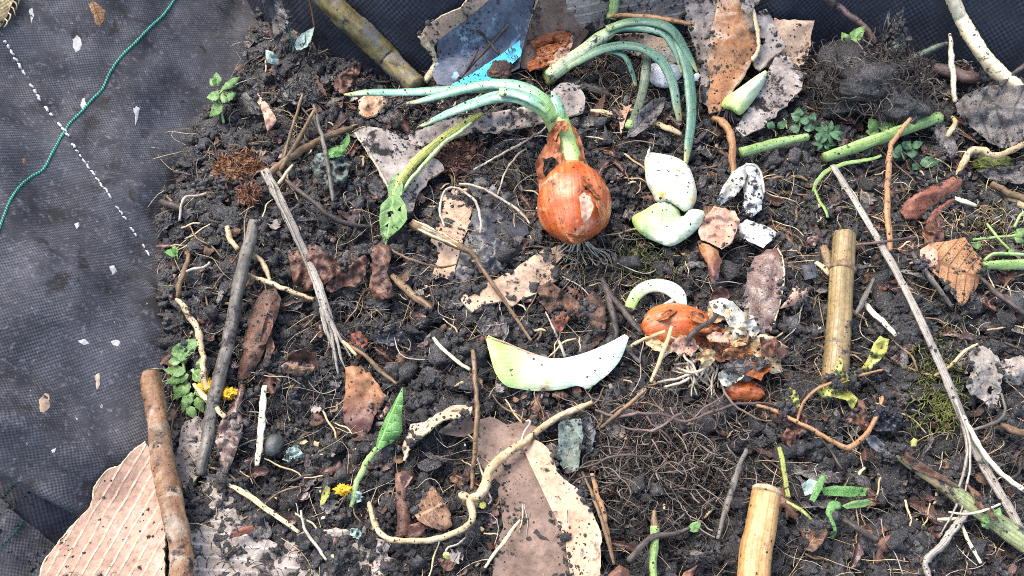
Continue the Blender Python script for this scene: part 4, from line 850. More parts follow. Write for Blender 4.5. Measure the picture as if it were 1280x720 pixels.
for tx, px, py, sz in (('166', 638, 64, 10), ('50', 643, 72, 8.5)):
    cu = bpy.data.curves.new('printed_code', 'FONT'); cu.body = tx; cu.align_x = 'CENTER'; cu.align_y = 'CENTER'; cu.size = sz * .00092; cu.materials.append(M['ink'])
    near_ = lambda a, b: V[int(np.argmin(np.abs((640 + ((V - CAM) @ RIGHT) / ((V - CAM) @ FWD) * FPX) - a) + np.abs((360 - ((V - CAM) @ UP) / ((V - CAM) @ FWD) * FPX) - b)))]
    q = near_(px, py); ex_ = Vector(near_(646, 56) - near_(606, 88)).normalized(); nz = Vector(np.cross(near_(646, 56) - near_(606, 88), near_(636, 56) - near_(644, 76))).normalized()
    if nz.dot(Vector(CAM - q)) < 0: nz = -nz
    ey_ = nz.cross(ex_).normalized(); nz = ex_.cross(ey_)
    p = q + (CAM - q) / np.linalg.norm(CAM - q) * .0022
    ft = bpy.data.objects.new('code_text', cu); COL.objects.link(ft); bpy.context.view_layer.update()
    me_ = bpy.data.meshes.new_from_object(ft.evaluated_get(bpy.context.evaluated_depsgraph_get())); bpy.data.objects.remove(ft)
    o = bpy.data.objects.new('printed_code', me_); COL.objects.link(o); o.parent = bx
    o.location = Vector(p) - Vector(bx.location); o.rotation_euler = Matrix((ex_, ey_, nz)).transposed().to_euler()
card('cardboard_piece', 'plain brown cardboard panel with fuzzy torn side beside the printed scrap', [(678, -16, 30), (712, -16, 30), (716, 8, 22), (720, 26, 18), (736, 40, 12), (722, 58, 8), (706, 72, 4), (690, 84, 0), (664, 86, 0), (652, 84, 0), (650, 68, 6), (656, 46, 12), (664, 20, 20)], M['cardbrown'], h=10, crum=2, csc=40, rag=.8, edge=[[(678, -16, 30), (664, 20, 20), (656, 46, 12), (650, 68, 6), (652, 84, 0)]], er=1.2)
card('cardboard_piece', 'grey ridged cardboard lying behind the orange straw at the back wall', [(708, -16, 34), (862, -16, 34), (862, 10, 22), (850, 24, 16), (800, 26, 14), (764, 28, 14), (742, 40, 10), (724, 36, 12), (712, 30, 14), (708, 16, 20)], M['cardgreycorr'], h=10, ax=((708, 20), (862, -10)), crum=3, csc=30, rag=1.5)
card('cardboard_piece', 'small plain tan cardboard behind the eggshell and green shoots', [(770, 44, 0), (800, 42, 4), (830, 48, 4), (850, 60, 2), (840, 74, 0), (800, 70, 0), (776, 62, 0)], M['card'], h=8, crum=2, csc=30)
card('cardboard_piece', 'grey brown pulped cardboard with fibrous face between the eggshell and the curled tan sheet', [(852, -16, 40), (904, -16, 40), (900, 24, 28), (894, 60, 16), (892, 100, 8), (884, 132, 2), (874, 128, 0), (876, 96, 4), (868, 60, 12), (858, 24, 24)], M['cardgrey'], h=8, crum=6, csc=10, rag=2.5)
c2 = card('cardboard_piece', 'tall curled tan cardboard with rusty inner fold standing by the grey piece', [(900, -16, 44), (930, -16, 48), (940, 10, 40), (947, 40, 30), (948, 62, 22), (940, 76, 16), (930, 92, 12), (916, 114, 6), (906, 136, 2), (886, 142, 0), (884, 130, 2), (888, 104, 6), (884, 78, 12), (888, 50, 22), (894, 20, 32)], M['cardrust'], h=16, crum=5, csc=24, rag=1, edge=[[(930, -16, 50), (940, 10, 42), (947, 40, 32), (948, 62, 24), (940, 76, 18)]], er=2.6)
card('cardboard_piece', 'hole pierced grey scrap of cardboard before the tan box corner', [(944, 20, 20), (956, 12, 22), (966, 24, 16), (974, 44, 10), (984, 56, 6), (972, 66, 4), (958, 78, 2), (950, 90, 0), (938, 74, 4), (944, 50, 10), (938, 34, 16)], M['cardgrey'], h=26, crum=3, csc=14, rag=1.5, holes=[[(950, 48), (957, 48), (957, 55), (950, 55)]])
card('cardboard_piece', 'tan box corner with an upper panel against the navy back wall', [(968, 24, 28), (1018, 26, 28), (1014, 44, 18), (1012, 62, 10), (1004, 80, 4), (990, 86, 0), (962, 84, 0), (952, 82, 0), (964, 60, 8)], M['card'], h=14, crum=2, csc=40, rag=.8)
card('cardboard_piece', 'rough grey fibrous cardboard with scalloped edge behind the leaf base', [(946, 116, 4), (958, 92, 8), (968, 72, 10), (984, 70, 10), (1000, 84, 8), (1008, 92, 6), (1000, 112, 4), (984, 132, 2), (966, 148, 0), (946, 162, 0), (930, 170, 0), (918, 164, 0), (928, 146, 2)], M['cardgrey'], h=16, crum=3, csc=12, rag=2.5)
card('cardboard_piece', 'small grey scrap of cardboard beside the curled tan cardboard top', [(918, -14, 40), (956, -14, 40), (948, 4, 34), (936, 18, 30), (926, 8, 34)], M['cardgrey'], h=30, crum=3, csc=16, rag=1.5)
card('cardboard_piece', 'dark brown rotting cardboard leaf standing beside the grey onion skin', [(934, 340, 0), (944, 322, 4), (958, 312, 8), (972, 310, 8), (979, 326, 6), (980, 352, 4), (974, 382, 2), (966, 410, 0), (958, 420, 0), (944, 412, 0), (934, 400, 0), (928, 380, 0), (932, 360, 0)], M['leafdark'], h=10, crum=3, csc=22, rag=1, edge=[[(972, 310, 8), (979, 326, 6), (980, 352, 4), (974, 382, 2), (966, 410, 0)]], er=1.1)
c3 = card('cardboard_piece', 'curled torn cardboard rim arching over a dark hollow', [(505, 574, 0), (512, 556, 4), (522, 546, 8), (534, 538, 12), (552, 524, 14), (570, 520, 14), (588, 516, 12), (590, 506, 8), (566, 506, 6), (544, 518, 6), (530, 528, 4), (514, 530, 2), (508, 546, 0), (502, 560, 0)], M['card'], h=6, crum=3, csc=12, rag=1.5, edge=[[(505, 576, 0), (513, 557, 4), (523, 547, 8), (535, 539, 12), (552, 525, 14), (571, 521, 14), (588, 517, 12)]], er=2.4)
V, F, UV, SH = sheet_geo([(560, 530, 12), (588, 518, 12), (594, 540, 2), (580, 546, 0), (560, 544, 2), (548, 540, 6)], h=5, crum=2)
MB().add(V, F, UV, SH).build('brown_liner', [M['cardbrown'], M['cardrim']], c3, solid=.002, rim=1)  # browner liner inside the curled rim
card('cardboard_piece', 'brown folded scrap with pale torn foot near the green shoot tips', [(448, 126, 4), (462, 114, 8), (482, 118, 8), (486, 132, 4), (476, 140, 0), (460, 146, 0), (448, 144, 0)], M['cardrust'], h=6, crum=4, csc=12, rag=1)

# ------------------------------------------------------------------ canes, sticks, logs
b = thing('cane_section', 'upright dry yellow cane with one node ring and a mossy foot', 'cane', at(1050, 400))
tube('culm', [(1055.5, 294, 16, 13.5), (1054, 315, 16, 14), (1052.5, 334, 16, 14.6), (1052, 338, 16, 15.4), (1051.5, 343, 16, 14.6), (1050, 380, 15, 15), (1048, 420, 14, 15.4), (1045, 460, 12, 16), (1043, 480, 10, 16.2)], M['bamboo'], b, sides=26, rough=.04, fr=20., n=60)
tube('node_ring', [(1052.6, 335, 16.6, 14.6), (1052.4, 336.5, 16.8, 15.6), (1052.2, 338.5, 16.8, 15.8), (1052, 340, 16.6, 14.6)], M['twigbrown'], b, sides=26, rough=.1, n=7)
tube('cut_end', [(1055.6, 292.6, 16, 11.5), (1055.55, 293.4, 16, 12.6), (1055.5, 294.4, 16, 13)], M['pith'], b, sides=22, n=4)
b = thing('cane_section', 'short clean honey coloured cane, cut end up, near the green leaf scraps', 'cane', at(945, 680))
tube('culm', [(957.5, 618, 26, 17.5), (954, 640, 24, 18.2), (950, 665, 22, 19), (944, 695, 19, 20), (938, 785, 15, 21)], M['bamboo2'], b, sides=26, rough=.03, fr=20., n=40)
tube('cut_end', [(959, 611.5, 26, 16), (958.6, 613.5, 26, 17.2), (957.5, 618, 26, 17.6)], M['pith'], b, sides=24, rough=.1, n=5)
lg = thing('bare_log', 'stout brown branch with knots lying over the ridged cardboard', 'branch', at(205, 600))
tube('bark', [(188, 466, 26, 10), (190, 480, 26, 12.6), (194, 510, 25, 12.8), (199, 545, 25, 13), (205, 585, 24, 13.4), (211, 614, 24, 14.6), (218, 645, 23, 14), (225, 680, 22, 14.6), (231, 785, 20, 17)], M['log'], lg, sides=22, rough=.1, fr=60., n=80, jit=.12)
tube('cut_end', [(187.5, 463, 26, 7), (187.8, 465, 26, 10)], M['stick_grey'], lg, sides=18, rough=.2, n=3)
stick('old_stick', 'thick olive barked stick leaning from the back wall into the heap', 'stick', [(398, -14, 60, 14.5), (420, 10, 50, 15), (450, 38, 38, 15), (478, 66, 27, 14.5), (500, 88, 17, 14), (522, 108, 8, 13)], M['stick_olive'], sides=20, rough=.09, fr=60.)
stick('old_stick', 'long grey weathered stick passing over the yellow dandelion heads', 'stick', [(318, 277, 20, 7), (310, 310, 20, 7.6), (300, 350, 20, 8), (291, 400, 19, 8.2), (282, 440, 20, 8.2), (272, 480, 20, 8.2), (262, 530, 17, 8), (254, 575, 12, 7.4), (251, 594, 8, 6)], M['stick_grey'], sides=14, rough=.13, fr=90., jit=.12)
s = thing('long_straw', 'long frayed grey straw sloping between the wet rust leaves', 'straw', at(380, 330))
tube('stem', [(331, 213, 20, 6), (345, 240, 20, 6), (362, 275, 20, 5.4), (380, 315, 19, 5.4), (396, 352, 18, 5.6), (408, 390, 15, 6), (418, 425, 11, 7)], M['strawgrey'], s, sides=9, rough=.2, flat=.5, fr=120.)
for dx, ey in [(-6, 452), (-1, 470), (5, 462), (10, 448), (-10, 436)]:
    tube('frayed_strand', [(404 + dx * .3, 385, 18, 2), (414 + dx * .7, 415, 15, 2.2), (422 + dx, ey - 14, 10, 1.6), (425 + dx * 1.5, ey, 6, .6)], M['strawgrey'], s, sides=5, rough=.3)
tube('frayed_strand', [(338, 226, 24, 1.4), (352, 262, 26, 1.6), (372, 305, 24, 1.4), (392, 352, 20, 1)], M['strawgrey'], s, sides=5)
s = thing('long_straw', 'very long pale grey straw crossing the heap and splitting at its lower end', 'straw', at(1150, 400))
tube('stem', [(1041, 207, 22, 4), (1058, 234, 22, 4.2), (1080, 270, 22, 4.4), (1105, 312, 24, 5), (1130, 358, 23, 5), (1155, 410, 22, 5.2), (1178, 462, 20, 5.4), (1198, 510, 17, 6), (1218, 560, 14, 6.2), (1240, 600, 12, 6), (1262, 636, 10, 5.6), (1290, 690, 9, 5)], M['strawgrey'], s, sides=9, rough=.12, flat=.55, fr=100.)
for pts in [[(1194, 500, 20, 2.4), (1206, 540, 19, 2.6), (1209, 575, 18, 2.2), (1200, 606, 16, 1.8), (1192, 640, 13, 1.4), (1176, 668, 10, 1)], [(1196, 505, 22, 1.6), (1210, 545, 22, 1.6), (1213, 580, 20, 1.4), (1205, 625, 16, 1.2), (1196, 650, 12, .8)], [(1203, 520, 20, 3.2), (1226, 560, 20, 3.4), (1252, 592, 18, 3.4), (1285, 616, 16, 3)]]:
    tube('split_strand', pts, M['strawgrey'] if pts[0][3] < 3 else M['strawcream'], s, sides=6, rough=.2)
stick('cream_stick', 'cream stick with dark pocks leaning against the navy back wall', 'stick', [(1184, -14, 62, 7), (1200, 20, 54, 8), (1214, 46, 46, 8.6), (1230, 70, 38, 8.6), (1250, 92, 30, 8.8), (1292, 128, 18, 9)], M['strawcream'], sides=14, rough=.14, fr=90.)
stick('green_stalk', 'bright green bramble stalk cut at both ends beside the weeds', 'stalk', [(1031, 197, 14, 6.6), (1060, 187, 16, 7), (1100, 173, 18, 7.4), (1140, 158, 18, 7.8), (1174, 147, 17, 7.6)], M['stemgreen'], sides=12, rough=.08, fr=70.)
stick('green_stalk', 'short green bramble stalk ending at the brown stump by the grey layers', 'stalk', [(926, 191, 16, 6.4), (950, 184, 17, 6.2), (978, 177, 16, 5.6), (1010, 171, 14, 4.6)], M['stemgreen'], sides=12, rough=.1, fr=70.)
tk = thing('thick_stalk', 'thick half rotten green and brown stalk at the lower edge with torn brown end', 'stalk', at(1200, 620))
tube('stalk', [(1118, 563, 12, 4), (1130, 572, 13, 8.5), (1150, 586, 14, 9.5), (1180, 606, 15, 10.5), (1205, 624, 15, 11.5), (1235, 645, 14, 13), (1262, 664, 13, 14.5), (1300, 690, 11, 15)], M['stalkmix'], tk, sides=14, rough=.09, flat=.55, fr=30., jit=0)
sheet('peeling_bark', [(1118, 560, 4), (1130, 562, 8), (1146, 574, 8), (1164, 586, 6), (1186, 600, 4), (1200, 610, 2), (1190, 606, 2), (1168, 596, 2), (1150, 590, 2), (1132, 580, 2)], M['bark'], tk, h=18, crum=2, csc=10, solid=.6)
sheet('peeling_bark', [(1208, 604, 2), (1224, 616, 6), (1240, 636, 6), (1250, 652, 4), (1238, 650, 2), (1222, 632, 2)], M['bark'], tk, h=20, crum=2, csc=10, solid=.6)
s = thing('broken_stick', 'splintered pale stick tapering to a thin brown twig over tan cardboard', 'stick', at(560, 300))
tube('stem', [(514, 280, 16, 5), (532, 288, 17, 5.4), (555, 299, 17, 5.2), (576, 309, 17, 4.6), (592, 318, 17, 3.6), (600, 332, 16, 2.8), (618, 358, 15, 2.6), (640, 390, 13, 2.4), (664, 426, 10, 1.8)], M['twigbrown'], s, sides=9, rough=.22, fr=120.)
for dy in (-4, 0, 4): tube('splinter', [(512 + abs(dy), 279 + dy, 17, 1.2), (534, 288 + dy, 20, 1.9), (560, 300 + dy * .8, 20, 1.7), (582, 312 + dy * .4, 18, .8)], M['straw'] if dy else M['strawgrey'], s, sides=5, rough=.3)

# ------------------------------------------------------------------ the dark ball of roots, and the tangle in front
rb = thing('root_clod', 'dark dense ball of matted roots against the navy back wall', 'root clod', at(1085, 110))

bv, bf = ico(4)
c = at(1085, 108, 18); m_ = mpp(c)
nn = 1 + .16 * np.sin(bv @ np.array([3.1, 1.2, 2.2]) + 1) + .12 * np.sin(bv @ np.array([-4., 5, 1.]) + 2) + .5 * fbm(bv[:, 0] * 5 + 9, bv[:, 1] * 5 + bv[:, 2] * 4, 77, 4, .65)
V = bv * nn[:, None] * np.array([72 * m_, 46 * m_ * 1.25, 40 * m_]) + c
MB().add(V, [tuple(f) for f in bf]).build('matted_core', M['soil'], rb)
mb = MB(); dk = MB()
for k in range(620):                                                # its rootlets, uncountable: one part
    u = RNG.normal(size=3); u[2] = abs(u[2]) * .9 + .05; u[1] -= .2; u /= np.linalg.norm(u); p = [c + u * np.array([74 * m_, 58 * m_, 42 * m_]) * random.uniform(.75, 1.05)]
    dr = RNG.normal(size=3); dr -= u * (dr @ u) * .8; dr /= np.linalg.norm(dr)
    for q in range(6): dr = dr + RNG.normal(size=3) * .45 - u * .02; dr /= np.linalg.norm(dr); p.append(p[-1] + dr * random.uniform(.003, .006))
    (mb if random.random() < .3 else dk).add(*tube_geo(catmull(np.array(p), 10), random.uniform(.0003, .0008), 4, 0, cap=False))
o = mb.build('rootlets', M['rootlet'], rb); stuff(o); o = dk.build('rootlets', M['rootdark'], rb); stuff(o)
rt = thing('root_tangle', 'spread tangle of fine brown roots in front of the half buried onion', 'root tangle', at(820, 590))
mb = MB(); dk = MB(); pl = MB()
for k in range(800):
    x = random.gauss(825, 50); y = random.gauss(588, 42); a = random.uniform(0, 6.28); kk = random.gauss(0, .5); p = []; h0 = random.uniform(-1, 11); ln = random.uniform(2, 7)
    for q in range(8):
        p.append((x, y, h0 + 3 * math.sin(q * 1.1 + k), 0)); a += kk + random.gauss(0, .3); x += math.cos(a) * ln; y += math.sin(a) * ln * .9
    A = catmull(np.array(p), 14); C = soil_pts(A[:, 0], A[:, 1], A[:, 2] * .001)
    q = random.random(); (dk if q < .62 else mb if q < .95 else pl).add(*tube_geo(C, random.choice((.0002, .00028, .0004, .0006)), 4, .2, cap=False))
for k in range(60):
    x = random.gauss(820, 58); y = random.gauss(570, 44); a = random.uniform(0, 6.28); kk = random.gauss(0, .28); p = []; h0 = random.uniform(8, 16); ln = random.uniform(6, 14)
    for q in range(8):
        p.append((x, y, h0 + 2.5 * math.sin(q * 1.1 + k), 0)); a += kk + random.gauss(0, .3); x += math.cos(a) * ln; y += math.sin(a) * ln * .9
    A = catmull(np.array(p), 24); C = soil_pts(A[:, 0], A[:, 1], A[:, 2] * .001)
    (pl if k % 3 else mb).add(*tube_geo(C, np.linspace(1, .4, 24) * random.choice((.0003, .00045, .0006)), 5, .2, cap=False))
for mm, mt in ((mb, 'rootlet'), (dk, 'rootdark'), (pl, 'rootpale')): stuff(mm.build('fine_roots', M[mt], rt))
# ================================================================== leaves, weeds and smaller scraps
def plant(name, label, cat, stems, leaves, smat, lmat, r=1.6, group=None, on=None, extra=()):
    """a small plant: stems as tubes, leaves as lens sheets (p0, p1, half width, h0, h1[, kind])"""
    p0 = stems[0][0] if stems else leaves[0][0]
    t = thing(name, label, cat, pts_on([p0[0]], [p0[1]], [0.0], on)[0], group)
    for s in stems: tube('stem', s, smat, t, r=r, sides=7, rough=.1, on=on)
    for l in leaves:
        k = l[5] if len(l) > 5 else 'ovate'
        sheet('leaf', lens(l[0], l[1], l[2], k, .07, random.uniform(-.12, .12) * 10, 9, l[3], l[4], 3), lmat, t, h=0, puff=1.2, crum=1.6, csc=6, solid=.3, ax=(l[0], l[1]), mask=False, on=on, grid=2.2, step=2., rag=.12, dust=.3)
    return t
# left edge
plant('weed_sprig', 'fresh light green weed sprig beside the bag wall, above the curled brown leaf', 'weed', [[(280, 154, 8), (276, 135, 18), (272, 112, 26)], [(276, 135, 18), (266, 126, 24)], [(274, 118, 24), (292, 98, 28)]],
      [((276, 128), (262, 146), 7, 20, 12), ((274, 120), (258, 122), 6, 26, 22), ((276, 118), (290, 124), 8, 26, 22), ((276, 112), (300, 96), 5, 28, 26, 'lance'), ((272, 108), (270, 90), 6, 28, 30), ((278, 124), (296, 116), 6, 24, 22), ((270, 106), (262, 98), 5, 28, 26)], M['stemgreen'], M['weed'])
plant('weed_clump', 'clump of green weeds in the gap between bag wall, log and grey stick', 'weed', [[(236, 500, 4), (232, 470, 14), (226, 448, 18)], [(240, 500, 4), (248, 478, 14), (240, 462, 18)], [(222, 500, 3), (218, 482, 10), (226, 462, 14)]],
      [((236, 446), (214, 440), 7, 18, 16), ((222, 440), (250, 424), 10, 16, 22), ((232, 464), (204, 462), 7, 18, 10), ((236, 468), (206, 480), 7, 16, 8), ((240, 474), (260, 464), 8, 16, 16), ((238, 478), (216, 500), 8, 12, 4), ((244, 484), (262, 496), 7, 12, 8), ((240, 490), (228, 516), 7, 10, 4), ((246, 496), (254, 516), 7, 10, 6), ((226, 452), (210, 452), 5, 20, 16, 'lance'), ((248, 462), (252, 446), 6, 18, 20), ((234, 508), (246, 524), 6, 8, 4)], M['stemgreen'], M['weed'], 2.)
leafy('weed_leaf', 'single broad green leaf above the weed clump near the bag wall', 'leaf', lens((214, 444), (250, 428), 10, 'ovate', .02, 0, 9, 0, 4, 4), M['weed'], h=14, puff=3, crum=2)
plant('weed_seedling', 'tiny two leaved seedling at the foot of the bag wall', 'weed', [[(222, 325, 4), (221, 318, 8)]], [((221, 318), (205, 315), 5, 8, 8), ((221, 318), (216, 305), 3.5, 8, 10)], M['stemgreen'], M['nettle'], 1.)
plant('downy_leaf', 'pale mint downy leaf with toothed edge standing by the back wall corner', 'leaf', [[(366, 66, 8), (368, 58, 14)]], [((370, 62), (393, 34), 8, 16, 26), ((369, 60), (382, 42), 5, 14, 26)], M['mintdull'], M['mint'], 1.2)
plant('downy_leaf', 'smaller pale mint downy leaf low at the corner of the bag', 'leaf', [[(346, 86, 4), (342, 78, 10)]], [((344, 80), (332, 62), 7, 10, 18), ((346, 82), (340, 66), 5, 8, 14)], M['mintdull'], M['mint'], 1.)
stick('thread_end', 'thin loose green thread end hanging by the mint leaf', 'thread', [(359, 30, 40), (363, 45, 26), (366, 60, 12), (367, 72, 4)], M['greenthread'], r=.9, sides=5)
leafy('dry_strip', 'greyish brown withered strip hanging over the back corner of the bag', 'dry leaf', [(324, -14, 46), (348, -14, 46), (356, 12, 30), (362, 24, 24), (354, 42, 14), (347, 58, 6), (342, 50, 8), (340, 24, 22), (330, 10, 30)], M['leafgrey'], h=12, crum=5, csc=10, puff=3)
stick('thin_twig', 'thin dark upright twig in the back corner beside the dry strip', 'twig', [(384, -10, 50), (390, 14, 34), (393, 34, 20)], M['twigbrown'], r=1.4)
t = thing('curled_leaf', 'curled grey brown leaf with orange inner face below the weed sprig', 'dry leaf', at(318, 138))
sheet('blade', [(292, 120, 4), (300, 114, 10), (312, 114, 12), (322, 124, 10), (328, 136, 6), (324, 144, 0), (310, 142, 0), (300, 134, 0)], M['leafgrey'], t, h=10, puff=4, crum=3, csc=10)
sheet('rolled_face', [(312, 115, 10), (324, 118, 10), (336, 132, 8), (346, 150, 4), (340, 160, 0), (334, 164, 0), (330, 148, 4), (326, 134, 8)], M['leafpink'], t, h=14, puff=4, crum=3, csc=10)
def lump(name, label, cat, px, py, rx, ry, h, mat, amp=.35, seed=None, group=None, sub=4, up=.6, fr=3.):
    seed = seed if seed is not None else random.randrange(999)
    bv, bf = ico(sub); c = at(px, py, h); m = mpp(c)
    amp *= .6; fr *= .7
    nn = 1 + amp * 1.6 * fbm(bv[:, 0] * fr + 9 + seed, bv[:, 1] * fr + bv[:, 2] * fr * .8 + 3, seed, 4, .62)
    V = bv * nn[:, None] * np.array([rx * m, ry * m * 1.2, min(rx, ry) * m * up]) + c
    uv = bv[:, :2] * rx * m
    if 'mulch' not in name and 'rotted' not in name: return tag(MB().add(V, [tuple(f) for f in bf], uv, bv[:, :2]).build(name, mat), label, cat, group)
    t = thing(name, label, cat, at(px, py), group); MB().add(V * np.array([1, 1, .8]) + np.array([0, 0, c[2] * .2]), [tuple(f) for f in bf], uv, bv[:, :2]).build('core', mat, t)
    mb = MB()
    for k in range(150):                                            # shreds of leaf and fibre all over it
        u = RNG.normal(size=3); u[2] = abs(u[2]) + .15; u /= np.linalg.norm(u); p = [c + u * np.array([rx * m, ry * m * 1.2, min(rx, ry) * m * up])]
        dr = RNG.normal(size=3); dr -= u * (dr @ u) * .8
        for q in range(4): dr = dr + RNG.normal(size=3) * .5 - u * .05; dr /= np.linalg.norm(dr); p.append(p[-1] + dr * random.uniform(.0015, .004))
        mb.add(*tube_geo(catmull(np.array(p), 7), random.uniform(.0003, .0012), 4, .3, random.uniform(.3, 1), cap=False))
    stuff(mb.build('shreds', mat, t)); return t
lump('mulch_lump', 'fibrous rusty brown lump of rotted mulch on the clods near the bag wall', 'mulch lump', 299, 211, 30, 18, 6, M['mulch'], .9, 5, fr=5)
lump('mulch_lump', 'small orange brown rotted lump beneath the fibrous one', 'mulch lump', 311, 243, 11, 12, 7, M['orange'], .7, 6, fr=4)
leafy('dry_leaf', 'rust coloured torn leaf standing in shade before the olive stick', 'dry leaf', [(416, 106, 0), (424, 92, 6), (440, 82, 10), (452, 78, 10), (450, 90, 6), (444, 104, 2), (432, 118, 0), (420, 116, 0)], M['leafrust'], h=8, crum=6, csc=9, puff=2)
lump('rotted_paper', 'grey lump of rotted paper among the clods behind the forked twigs', 'paper', 374, 119, 26, 14, 7, M['leafgrey'], .8, 12, fr=4)
t = thing('mouldy_leaf', 'dull grey green mouldy leaf lump behind the forked twigs', 'leaf', at(412, 210))
sheet('blade', [(388, 204, 0), (396, 192, 6), (412, 190, 8), (428, 194, 8), (438, 206, 6), (434, 224, 2), (420, 232, 0), (406, 234, 0), (394, 222, 0)], M['mintdull'], t, h=6, puff=8, crum=6, csc=7)
sheet('green_tip', [(406, 188, 4), (418, 184, 6), (430, 180, 8), (434, 188, 8), (424, 196, 6), (410, 198, 4)], M['nettle'], t, h=15, puff=2, crum=3, csc=6)
sheet('green_tip', [(426, 180, 6), (436, 166, 8), (438, 176, 6), (432, 186, 4)], M['nettle'], t, h=15)
for lb, pts, mt in [('thin pale twig leaning upright, tallest of the forked twigs', [(353, 206, 10, 1.8), (362, 172, 22, 2), (372, 138, 30, 2), (378, 118, 34, 1.6)], 'twigbrown'),
                    ('straw coloured forked twig crossing the thin pale one', [(350, 213, 8, 2.6), (366, 186, 18, 2.8), (382, 158, 26, 2.6), (393, 138, 30, 2)], 'twigbrown'),
                    ('grey twig slanting down beside the mouldy leaf', [(392, 132, 26, 1.6), (400, 160, 26, 2.4), (408, 200, 20, 2.8), (417, 252, 10, 2.6)], 'stick_grey'),
                    ('thick bent brown root running behind the forked twigs to the grey flap', [(338, 218, 8, 4.6), (352, 206, 10, 5), (372, 190, 14, 5), (396, 176, 14, 4.6), (420, 166, 12, 4), (440, 160, 8, 3)], 'twigbrown'),
                    ('brown root sloping from the forked twigs toward the clods', [(348, 216, 8, 3), (368, 234, 12, 3), (392, 252, 14, 3), (420, 274, 12, 3), (446, 282, 8, 2.6), (468, 284, 5, 2)], 'twig'),
                    ('short pale twig under the forked twigs', [(346, 232, 10, 2), (356, 218, 14, 2.2), (366, 206, 16, 1.6)], 'straw')]:
    stick('forked_twig' if 'fork' in lb else 'twig', lb, 'twig', pts, M[mt], sides=9, rough=.18)
g = thing('green_stalk', 'limp pale green stalk ending in a holed leaf beside the grey cardboard flap', 'stalk', at(545, 190))
tube('stem', [(603, 142, 26, 3.4), (585, 152, 25, 5.6), (562, 168, 24, 6.6), (540, 184, 23, 6.8), (522, 200, 22, 6.6), (508, 216, 22, 6.4), (498, 232, 20, 5.6), (492, 246, 18, 4)], M['stemyellow'], g, sides=10, rough=.16, flat=.5)
tube('stem', [(598, 144, 24, 2), (578, 162, 25, 2.6), (552, 182, 25, 2.8), (528, 206, 24, 2.6), (512, 226, 22, 2.4), (502, 242, 18, 1.4)], M['neck'], g, sides=8, rough=.12)
sheet('leaf', [(498, 214, 6), (490, 222, 6), (484, 234, 4), (486, 246, 4), (476, 256, 2), (474, 274, 0), (476, 292, 0), (482, 306, 0), (487, 296, 2), (500, 286, 4), (509, 274, 6), (508, 258, 6), (502, 248, 8), (504, 232, 8)], M['weed'], g, h=15, puff=3, crum=4, csc=9, rag=.3, dust=.4, ax=((497, 216), (482, 306)), holes=[[(484, 266), (492, 264), (490, 271), (484, 272)], [(480, 284), (486, 280), (487, 285)], [(497, 262), (502, 258), (502, 266)]])
lump('rotted_leaf', 'rust brown rotted leaf mass beside the onion neck and grey flap', 'dry leaf', 571, 196, 32, 22, 2, M['leafrust'], .9, 22, fr=5)
# wet rust leaves mid left
t = thing('wet_leaf', 'crumpled wet rust leaf pressed under the frayed grey straw', 'dry leaf', at(400, 340))
sheet('blade', [(360, 312, 0), (374, 308, 4), (392, 305, 8), (408, 312, 8), (422, 326, 6), (426, 338, 6), (412, 350, 4), (396, 362, 2), (380, 364, 0), (366, 354, 0), (362, 332, 0)], M['leafrust'], t, h=8, puff=5, crum=9, csc=12)
sheet('folded_lobe', [(412, 350, 2), (424, 338, 8), (440, 328, 10), (456, 318, 10), (460, 326, 8), (456, 344, 4), (446, 358, 2), (430, 358, 0), (414, 366, 0), (406, 362, 0)], M['leafrust'], t, h=10, puff=5, crum=7, csc=10)
leafy('wet_leaf', 'upright rust leaf tube at the end of the holed green leaf', 'dry leaf', [(462, 310, 4), (474, 304, 8), (489, 308, 6), (489, 322, 6), (484, 340, 4), (490, 356, 2), (492, 370, 0), (478, 376, 0), (466, 372, 0), (462, 356, 2), (466, 334, 6)], M['leafrust'], h=8, puff=9, crum=6, csc=10)
leafy('dry_leaf', 'orange tan leaf with a purple lower half standing on end in the soil', 'dry leaf', [(432, 460, 8), (440, 457, 10), (450, 458, 10), (462, 466, 8), (474, 482, 6), (482, 500, 2), (476, 510, 0), (468, 520, 0), (464, 536, 0), (454, 546, 0), (442, 542, 0), (430, 528, 0), (428, 512, 2), (432, 488, 6)], M['orange'], h=8, puff=7, crum=4, csc=16, ax=((445, 457), (450, 546)))
stick('dry_stalk', 'pinkish papery stalk end at the side of the orange tan leaf', 'dry leaf', [(478, 494, 10, 3), (486, 504, 8, 4), (480, 516, 6, 3.6), (474, 524, 4, 2)], M['leafpink'])
leafy('curled_leaf', 'dark hollow curled brown leaf like a shell in the clods', 'dry leaf', [(349, 456, 0), (358, 450, 4), (366, 440, 8), (378, 436, 10), (390, 442, 8), (396, 454, 4), (390, 461, 0), (374, 464, 0), (360, 464, 0)], M['leafdark'], h=8, puff=-5, crum=3, csc=10)
leafy('curled_leaf', 'brown rim leaf under the hollow shell shaped one', 'dry leaf', [(349, 458, 2), (358, 452, 4), (368, 456, 4), (384, 459, 4), (394, 458, 3), (388, 466, 0), (370, 468, 0), (356, 466, 0)], M['leafbrown'], h=11, puff=2, crum=3, csc=9)
leafy('leaf_sliver', 'narrow brown leaf sliver standing beside the rotting bark strip', 'dry leaf', [(334, 420, 4), (340, 422, 6), (343, 434, 4), (338, 448, 0), (330, 462, 0), (326, 466, 0), (330, 448, 2), (333, 434, 4)], M['leafbrown'], h=9, puff=3, crum=2)
b = thing('bark_strip', 'dark rotting bark strip with rusty patches beside the grey stick', 'bark', at(320, 410))
